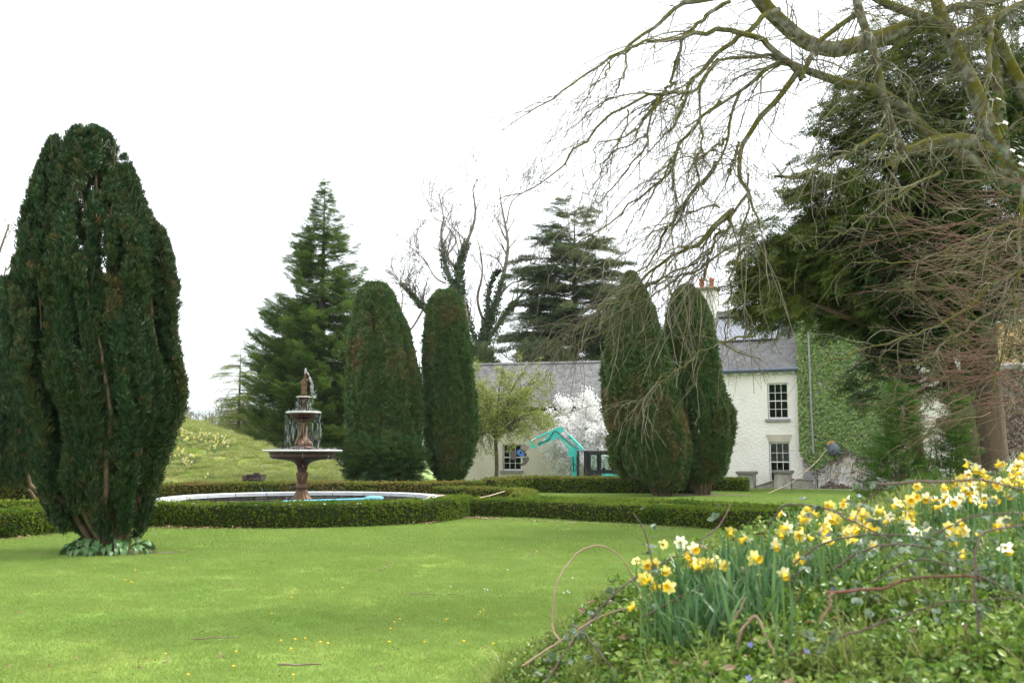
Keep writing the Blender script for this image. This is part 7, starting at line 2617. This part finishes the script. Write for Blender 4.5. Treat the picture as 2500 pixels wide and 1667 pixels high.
# ---- brambles
M_bram = pbr('bramble_stem', (0.13, 0.075, 0.07), 0.7, (0.10, 0.085, 0.06), 3, 0.4, 0.6)
M_bramt = pbr('dry_bramble_stem', (0.36, 0.26, 0.17), 0.75, (0.26, 0.18, 0.12), 4, 0.4, 0.6)
M_bramr = pbr('red_bramble_stem', (0.20, 0.085, 0.05), 0.7, (0.14, 0.07, 0.05), 4)
M_bleaf = leaf('bramble_leaves', [(0.10, 0.15, 0.09), (0.15, 0.21, 0.13), (0.20, 0.26, 0.17), (0.17, 0.19, 0.08)], 0.2, 0.5, spec=0.4)
cb = lambda x_, y_: (1250 + x_ / 1.8816, 1080 + y_ / 1.8816)


def bramble(label, pts, d1, d2, r_, mat, nleaf, lsz=0.042, foot=True):
    w = [at(*cb(x_, y_), d) for (x_, y_), d in zip(pts, np.linspace(d1, d2, len(pts)))]
    c = spline(w, 10 * len(w))
    c = c + np.cumsum(rng.normal(0, 0.0012, c.shape), 0)
    o = thing('bramble_stem', label, 'bramble', tuple(c[0]), 0, 'bramble stems over the near bank')
    r_ = r_ * 0.72
    mb = MB().tube(c, np.linspace(r_ * 1.15, r_ * 0.7, len(c)), 6)
    i = rng.integers(1, len(c) - 1, int(len(c) * 0.9))
    T = norm(c[i + 1] - c[i - 1])
    nr = norm(np.cross(T, rng.normal(size=T.shape)))
    th_ = np.stack([c[i] + nr * r_ * 0.7, c[i] + nr * r_ * 1.6 - T * r_ * 0.3, c[i] + nr * r_ * 2.6 - T * r_ * 1.0], 1)
    mb.add(*tubes(th_, np.tile([r_ * .5, r_ * .28, r_ * .04], (len(i), 1)), 3))
    mb.build('stem', mat, o, True, world=True)
    if nleaf:
        i = rng.integers(2, len(c) - 2, nleaf)
        T = norm(c[i + 1] - c[i - 1])
        d = norm(np.cross(T, rng.normal(size=T.shape)) + UP * 0.3)
        pe = c[i] + d * rng.uniform(0.015, 0.05, (nleaf, 1))
        Ps, Ds, Ns = [], [], []
        for k_ in (-1, 0, 1):
            sd_ = norm(np.cross(d, UP + rng.normal(0, 0.3, d.shape)))
            Ps.append(pe)
            Ds.append(d + sd_ * k_ * 0.9 - UP * 0.15)
            Ns.append(UP + rng.normal(0, 0.5, d.shape))
        P_, D_, N_ = map(np.concatenate, (Ps, Ds, Ns))
        l_ = lsz * rng.uniform(0.7, 1.2, len(P_))
        leaf_part('leaves', fold_leaves(P_, D_, l_, l_ * 0.72, N_, 0.12), M_bleaf, o)
    return o


bramble('dry tan bramble stem arching in a hoop over the lawn', [(215, 905), (185, 840), (200, 680), (240, 580), (310, 500), (400, 468), (480, 500), (540, 570), (600, 680), (640, 790)], 5.2, 5.6, 0.0065, M_bramt, 0)
bramble('tan bramble stem arching low along the left toe of the bank', [(45, 1025), (150, 960), (300, 870), (420, 810), (560, 775), (680, 800), (790, 870)], 5.0, 5.2, 0.007, M_bramt, 2)
bramble('long purple bramble stem rising from the bank toe to the hedge', [(270, 930), (330, 840), (440, 720), (560, 630), (700, 560), (880, 450), (960, 380), (1010, 285)], 5.0, 5.6, 0.006, M_bram, 11)
bramble('thick purple thorny bramble stem in front of the young yews', [(1670, 182), (1850, 182), (2050, 170), (2200, 185), (2360, 230), (2450, 280)], 3.1, 3.1, 0.0055, M_bram, 3, 0.03)
bramble('leafy bramble shoot hanging from the thick thorny stem', [(1700, 180), (1660, 235), (1600, 300), (1560, 370)], 3.1, 3.4, 0.0035, M_bram, 9, 0.026)
bramble('purple bramble stem arching over the middle daffodils', [(1180, 370), (1240, 300), (1330, 295), (1450, 320), (1560, 370), (1680, 440), (1750, 490)], 4.4, 4.0, 0.006, M_bram, 9, 0.034)
bramble('bramble stem curving below the middle daffodils', [(1290, 560), (1420, 470), (1550, 430), (1680, 410), (1850, 420), (1960, 440)], 4.2, 4.0, 0.0055, M_bram, 16, 0.034)
bramble('leafy bramble stem across the middle of the bank', [(1480, 580), (1580, 510), (1700, 470), (1830, 470), (1950, 490), (2080, 540)], 4.0, 3.8, 0.006, M_bram, 18, 0.034)
bramble('reddish bramble stem lying across the right of the bank', [(1440, 690), (1600, 672), (1700, 665), (1800, 630), (1900, 615), (2100, 610), (2180, 612)], 3.9, 3.8, 0.008, M_bramr, 5, 0.03)
bramble('short bleached broken stem hanging from the reddish bramble', [(1478, 692), (1475, 730), (1465, 775), (1435, 832)], 3.85, 3.85, 0.0075, M_bramt, 0)
bramble('upright grey bramble stem at the right of the bank', [(2140, 880), (2118, 700), (2120, 560), (2135, 470), (2180, 430), (2360, 408)], 3.6, 3.7, 0.0065, M_bram, 12, 0.03)
bramble('dry bent bramble stem with a hook in the bank centre', [(1035, 950), (1060, 860), (1110, 790), (1150, 860), (1180, 960), (1200, 1050), (1230, 1120)], 4.1, 3.9, 0.0075, M_bramt, 0)
bramble('straight dry stick leaning in the bank centre', [(1000, 872), (1040, 780), (1080, 705)], 4.2, 4.2, 0.006, M_bramt, 0)
bramble('bramble stem behind the right edge daffodils', [(1900, 440), (2040, 380), (2100, 350), (2200, 332), (2370, 325)], 4.2, 4.2, 0.005, M_bram, 12, 0.032)
bramble('upright leafy shoot at the left daffodils', [(655, 690), (645, 560), (620, 450), (590, 370), (555, 315)], 5.0, 5.0, 0.005, M_bram, 12, 0.034)
bramble('thin bramble stem crossing the left toe of the bank', [(150, 1110), (240, 970), (340, 850), (420, 780)], 4.8, 5.2, 0.0055, M_bram, 10)
bramble('grey bramble stem sloping down at the left toe', [(325, 855), (380, 930), (430, 990), (540, 1085)], 5.1, 4.6, 0.0065, M_bram, 4)
bramble('long thin bramble stem across the leaf clump', [(600, 800), (800, 690), (1000, 630), (1200, 610), (1300, 580), (1360, 520)], 4.6, 4.4, 0.0045, M_bram, 10, 0.034)
bramble('bramble stem running along the lower right of the bank', [(1500, 900), (1660, 850), (1800, 800), (1950, 745), (2100, 720), (2360, 700)], 3.7, 3.6, 0.005, M_bram, 14, 0.03)
bramble('thin bramble stem arching at the right end of the bank', [(1650, 640), (1780, 560), (1900, 540), (2060, 590), (2200, 660), (2360, 720)], 3.9, 3.6, 0.005, M_bram, 14, 0.03)
for q in range(10):
    px0, py0 = random.uniform(700, 2250), random.uniform(500, 950)
    a_ = random.uniform(-0.5, 0.5)
    ln = random.uniform(120, 320)
    pts = [(px0 + ln * t * math.cos(a_), py0 + ln * t * math.sin(a_) - 60 * math.sin(PI * t)) for t in (0, .3, .6, 1)]
    p, zb_ = on_bank(*cb(*pts[1]), 0.14)
    bramble('thin leafy bramble runner in the periwinkle, ' + ['upper left', 'upper centre', 'upper right', 'lower left', 'lower centre', 'lower right'][(px0 > 1200) + (px0 > 1720) + 3 * (py0 > 720)] + ' of the bank', pts, p[1], p[1] - 0.1, 0.0035, M_bram, 9, 0.034)

# ================================================================== plants and litter on the lawn
M_arum = leaf('arum_leaf', [(0.05, 0.12, 0.035), (0.075, 0.16, 0.05), (0.10, 0.20, 0.065)], 0.2, 0.4, spec=0.4, inst=True)
AR = []
for q in range(4):
    L_, w = 0.24, random.uniform(0.10, 0.13)
    vs_, fs = [], []
    for k_, (t, f) in enumerate(((0, .15), (.12, .75), (.35, 1.0), (.65, .75), (.9, .25), (1, 0.02))):
        zc = 0.05 * math.sin(t * PI) - 0.09 * t * t
        for s_ in (-1, 0, 1):
            vs_.append((t * L_, s_ * w / 2 * f, zc + (0.018 * f if s_ else 0) + random.uniform(-.006, .006)))
        if k_:
            b_ = (k_ - 1) * 3
            fs += [(b_, b_ + 1, b_ + 4, b_ + 3), (b_ + 1, b_ + 2, b_ + 5, b_ + 4)]
    AR.append(mesh_np('leaf', np.array(vs_), np.array(fs), M_arum, True))
ybx, yby = -7.49, 18.86
ar = thing('arum_plant', 'clump of broad glossy green leaves at the foot of the front yew', 'plant', (ybx, yby, 0))
for q in range(84):
    a = random.uniform(-PI, 0) if q % 6 else random.uniform(0, PI)
    r_ = random.uniform(0.42, 0.92)
    x_, y_ = math.cos(a) * r_ * 0.85 + 0.05, math.sin(a) * r_ * 0.75 - 0.1
    h = (0.34 - 0.22 * (r_ - 0.42) / 0.5) * random.uniform(0.7, 1.1)
    o = link('leaf', random.choice(AR), ar)
    o.location = (x_, y_, h)
    o.rotation_euler = (random.gauss(0, .25), random.uniform(0.25, 0.8), a + random.gauss(0, .4))
    s_ = random.uniform(0.75, 1.15)
    o.scale = (s_, s_, s_)
MBs = MB()
for q in range(40):
    a, r_ = random.uniform(-PI, PI), random.uniform(0.3, 0.8)
    MBs.tube([(0.2 * math.cos(a), 0.2 * math.sin(a), 0), (math.cos(a) * r_ * .8, math.sin(a) * r_ * .7, 0.2)], 0.006, 4)
MBs.build('stalks', M_stalk, ar, kind='stuff')
# bare soil by the yew
M_soil = pbr('bare_soil', (0.16, 0.12, 0.085), 0.95, (0.10, 0.075, 0.055), 14, 0.4, 0.6, bump=(50, 0.8, 0.02))


def patch(name, cx, cy, rx, ry, z=0.03):
    a = np.arange(36) / 36 * 2 * PI
    r_ = 1 + 0.22 * np.sin(a * 3 + cx) + 0.13 * np.sin(a * 7 + cy) + rng.normal(0, 0.05, 36)
    V = np.concatenate([[[cx, cy, z]], np.stack([cx + rx * r_ * np.cos(a), cy + ry * r_ * np.sin(a), np.full(36, z - 0.012)], 1)])
    F = np.stack([np.zeros(36, int), 1 + np.arange(36), 1 + (np.arange(36) + 1) % 36], 1)
    link(name, mesh_np(name, V, F, M_soil, True), None, 'structure')


patch('soil_patch', ybx, yby + 0.05, 0.85, 0.7, 0.03)
patch('soil_patch', -8.35, 18.7, 0.5, 0.2, 0.028)
patch('soil_patch', -6.55, 18.9, 0.45, 0.15, 0.026)
patch('soil_patch', 8.0, 42.6, 1.9, 0.9, 0.05)
# dandelions and daisies
M_dand = pbr('dandelion_yellow', (0.80, 0.50, 0.02), 0.6)
M_daisy = pbr('daisy_white', (0.80, 0.80, 0.78), 0.6)


def flowerhead(name, mat, r_, h):
    mb = MB().lathe([(0.001, h + 0.004), (r_ * .6, h + 0.006), (r_, h), (r_ * .5, h - 0.004), (0.001, h - 0.004)], 10, flute=5, fl_amp=0.12)
    mb.tube([(0, 0, 0), (0.002, 0, h)], 0.0015, 4)
    return mb.mesh(name, mat, True)


DN, DS = flowerhead('dandelion', M_dand, 0.017, 0.05), flowerhead('daisy', M_daisy, 0.012, 0.045)
for (px, py) in ((663, 1505), (976, 1520), (962, 1527), (711, 1464), (720, 1568), (576, 1597), (459, 1654), (570, 1633), (685, 1571), (710, 1591), (744, 1566), (782, 1575), (1036, 1576), (1132, 1574), (1180, 1498), (1172, 1503), (1090, 1521), (404, 1603), (716, 1655),
                 (899, 1340), (836, 1440), (1085, 1316), (1065, 1330), (950, 1575), (1310, 1350), (1340, 1342), (1352, 1330), (1250, 1345), (230, 1395), (330, 1400), (445, 1348), (305, 1425), (320, 1430), (1204, 1580), (953, 1543), (800, 1578)):
    p = gd(px, py)
    o = link('dandelion', DN)
    o.location = (p[0], p[1], float(ground_z(p[0], p[1])) - 0.005)
    s_ = random.uniform(0.7, 1.1)
    o.scale = (s_, s_, 1)
    tag(o, 'tiny yellow dandelion in the ' + ('front' if py > 1540 else ('middle' if py > 1420 else 'far part')) + ' of the lawn, ' + ('left' if px < 620 else ('centre' if px < 1000 else 'right')), 'flower', 'dandelions in the lawn')
for (px, py) in ((1183, 1447), (1190, 1449), (1376, 1456), (1386, 1452), (1398, 1418), (1226, 1342), (1240, 1395), (1100, 1440), (1390, 1455)):
    p = gd(px, py)
    o = link('daisy', DS)
    o.location = (p[0], p[1], float(ground_z(p[0], p[1])) - 0.005)
    tag(o, 'tiny white daisy ' + ('beside the bramble hoop' if px > 1350 else ('in the middle of the lawn' if py > 1430 else 'towards the hedge')) + ' on the lawn', 'flower', 'daisies in the lawn')
M_ltwig = pbr('fallen_twig', (0.17, 0.12, 0.08), 0.9, (0.24, 0.19, 0.13), 9)
for (pts, r_, lab) in (([(928, 1397), (944, 1390), (962, 1381)], 0.007, 'forked fallen twig in the middle of the lawn'), ([(466, 1571), (520, 1567), (578, 1566)], 0.008, 'long pale fallen stick at the left of the near lawn'),
                       ([(677, 1633), (730, 1634), (782, 1632)], 0.012, 'thick bark covered stick at the front of the lawn'), ([(1092, 1459), (1110, 1457), (1130, 1462)], 0.006, 'short pale curved twig in the right of the lawn'),
                       ([(1000, 1455), (1030, 1457), (1062, 1459)], 0.006, 'thin dark twig in the right of the lawn'), ([(1290, 1362), (1300, 1358), (1310, 1353)], 0.006, 'small dark forked twig near the bramble hoop'),
                       ([(400, 1630), (408, 1622), (412, 1612)], 0.008, 'pale twig at the lower left of the lawn'), ([(528, 1618), (540, 1614), (550, 1612)], 0.006, 'small twig near the front of the lawn')):
    c = spline([gd(*p) + [0, 0, 0.045] for p in pts], 9) + rng.normal(0, 0.004, (9, 3))
    o = thing('fallen_twig', lab, 'twig', tuple(c[0]))
    mb = MB().tube(c, np.linspace(r_, r_ * .6, 9), 6)
    if 'forked' in lab:
        mb.tube([c[4], c[4] + [0.02, 0.05, 0.05], c[4] + [0.03, 0.1, 0.12]], [r_ * .7, r_ * .6, r_ * .4], 6)
    mb.build('twig', M_ltwig, o, True, world=True)
n_ = 130
Pl = np.array([gd(x_, y_) for x_, y_ in zip(rng.uniform(0, 1400, n_), 1300 + 367 * rng.uniform(0, 1, n_) ** 0.7)]) + [0, 0, 0.045]
Pl = Pl[bank_z(Pl[:, 0], Pl[:, 1]) < 0.02]
V, F = fold_leaves(Pl, rng.normal(size=Pl.shape) * [1, 1, .2], rng.uniform(0.02, 0.05, len(Pl)), rng.uniform(0.012, 0.03, len(Pl)), UP + rng.normal(0, 0.4, Pl.shape), 0.2)
tag(link('fallen_leaves', mesh_np('fallen_leaves', V, F, M_dead)), 'scattered brown leaves lying on the lawn', 'leaves', kind='stuff')

# ================================================================== daffodil clumps on the mound
MFL = []
for q in range(3):
    mb = MB()
    for k_ in range(6):
        a = k_ * PI / 3
        mb.add([(0, 0, 0), (0.0, math.cos(a - .4) * .04, math.sin(a - .4) * .04), (-0.008, math.cos(a) * .075, math.sin(a) * .075), (0, math.cos(a + .4) * .04, math.sin(a + .4) * .04)], np.array([[0, 1, 2, 3]]))
    mb.lathe([(0.02, 0), (0.022, 0.04), (0.03, 0.05), (0.01, 0.02)], 8)
    MFL.append(mb.mesh('flower', M_petal if q else M_petalw))
# lathe axis is z; turn it to face sideways together with the petals
for (px, py, wx, wy, nfl, lab) in ((445, 1050, 26, 12, 26, 'daffodil clump on the mound crest nearest the front yew'), (490, 1052, 20, 10, 16, 'daffodil clump at the middle of the mound crest'), (530, 1062, 18, 9, 16, 'daffodil clump right of the middle on the mound crest'),
                                   (518, 1082, 10, 7, 9, 'small daffodil clump just below the mound crest'), (552, 1073, 12, 6, 11, 'daffodil clump at the right end of the crest drift'), (430, 1103, 12, 8, 13, 'left of two daffodil clumps low on the mound'),
                                   (462, 1108, 13, 10, 17, 'right of two daffodil clumps low on the mound'), (505, 1155, 5, 3, 2, 'tiny daffodil clump near the foot of the mound'), (415, 1045, 14, 10, 10, 'daffodil clump on the mound touching the front yew outline')):
    p, zb_ = on_bank(px, py + wy, 0.35, 42, 53, mound_z)
    o = thing('daffodil_clump', lab, 'daffodils', (p[0], p[1], zb_), 0, 'daffodil clumps on the mound')
    k_ = p[1] / FPX
    bs = []
    for q in range(nfl):
        x_, y_ = random.gauss(0, wx * k_ * .6), random.uniform(-0.8, 0.8)
        zz_ = float(mound_z(p[0] + x_, p[1] + y_))
        h = random.uniform(0.28, 0.42)
        f_ = link('flower', random.choice(MFL), o)
        f_.location = (x_, y_, zz_ - zb_ + h)
        f_.rotation_euler = (0, random.gauss(.2, .2), random.gauss(-PI / 2, 0.8))
        for _ in range(9):
            bs.append((p[0] + x_ + random.gauss(0, .1), p[1] + y_ + random.gauss(0, .1), zz_ - 0.02))
    leaf_part('leaves', strap_leaves('leaves', bs, 0.2, 0.38, 0.022, seg=3), M_blade, o)
# ================================================================== air
mh, N, Lk = _new('haze_air')
out = N.new('ShaderNodeOutputMaterial')
vp = N.new('ShaderNodeVolumePrincipled')
vp.inputs['Color'].default_value = (0.86, 0.92, 1.0, 1)
vp.inputs['Density'].default_value = 0.00013
Lk.new(vp.outputs[0], out.inputs['Volume'])
hz = MB().box((-4700, -60, -40), (4700, 8300, 420)).build('haze', mh)
tag(hz, 'pale bluish air over the far hill', 'haze', kind='stuff')
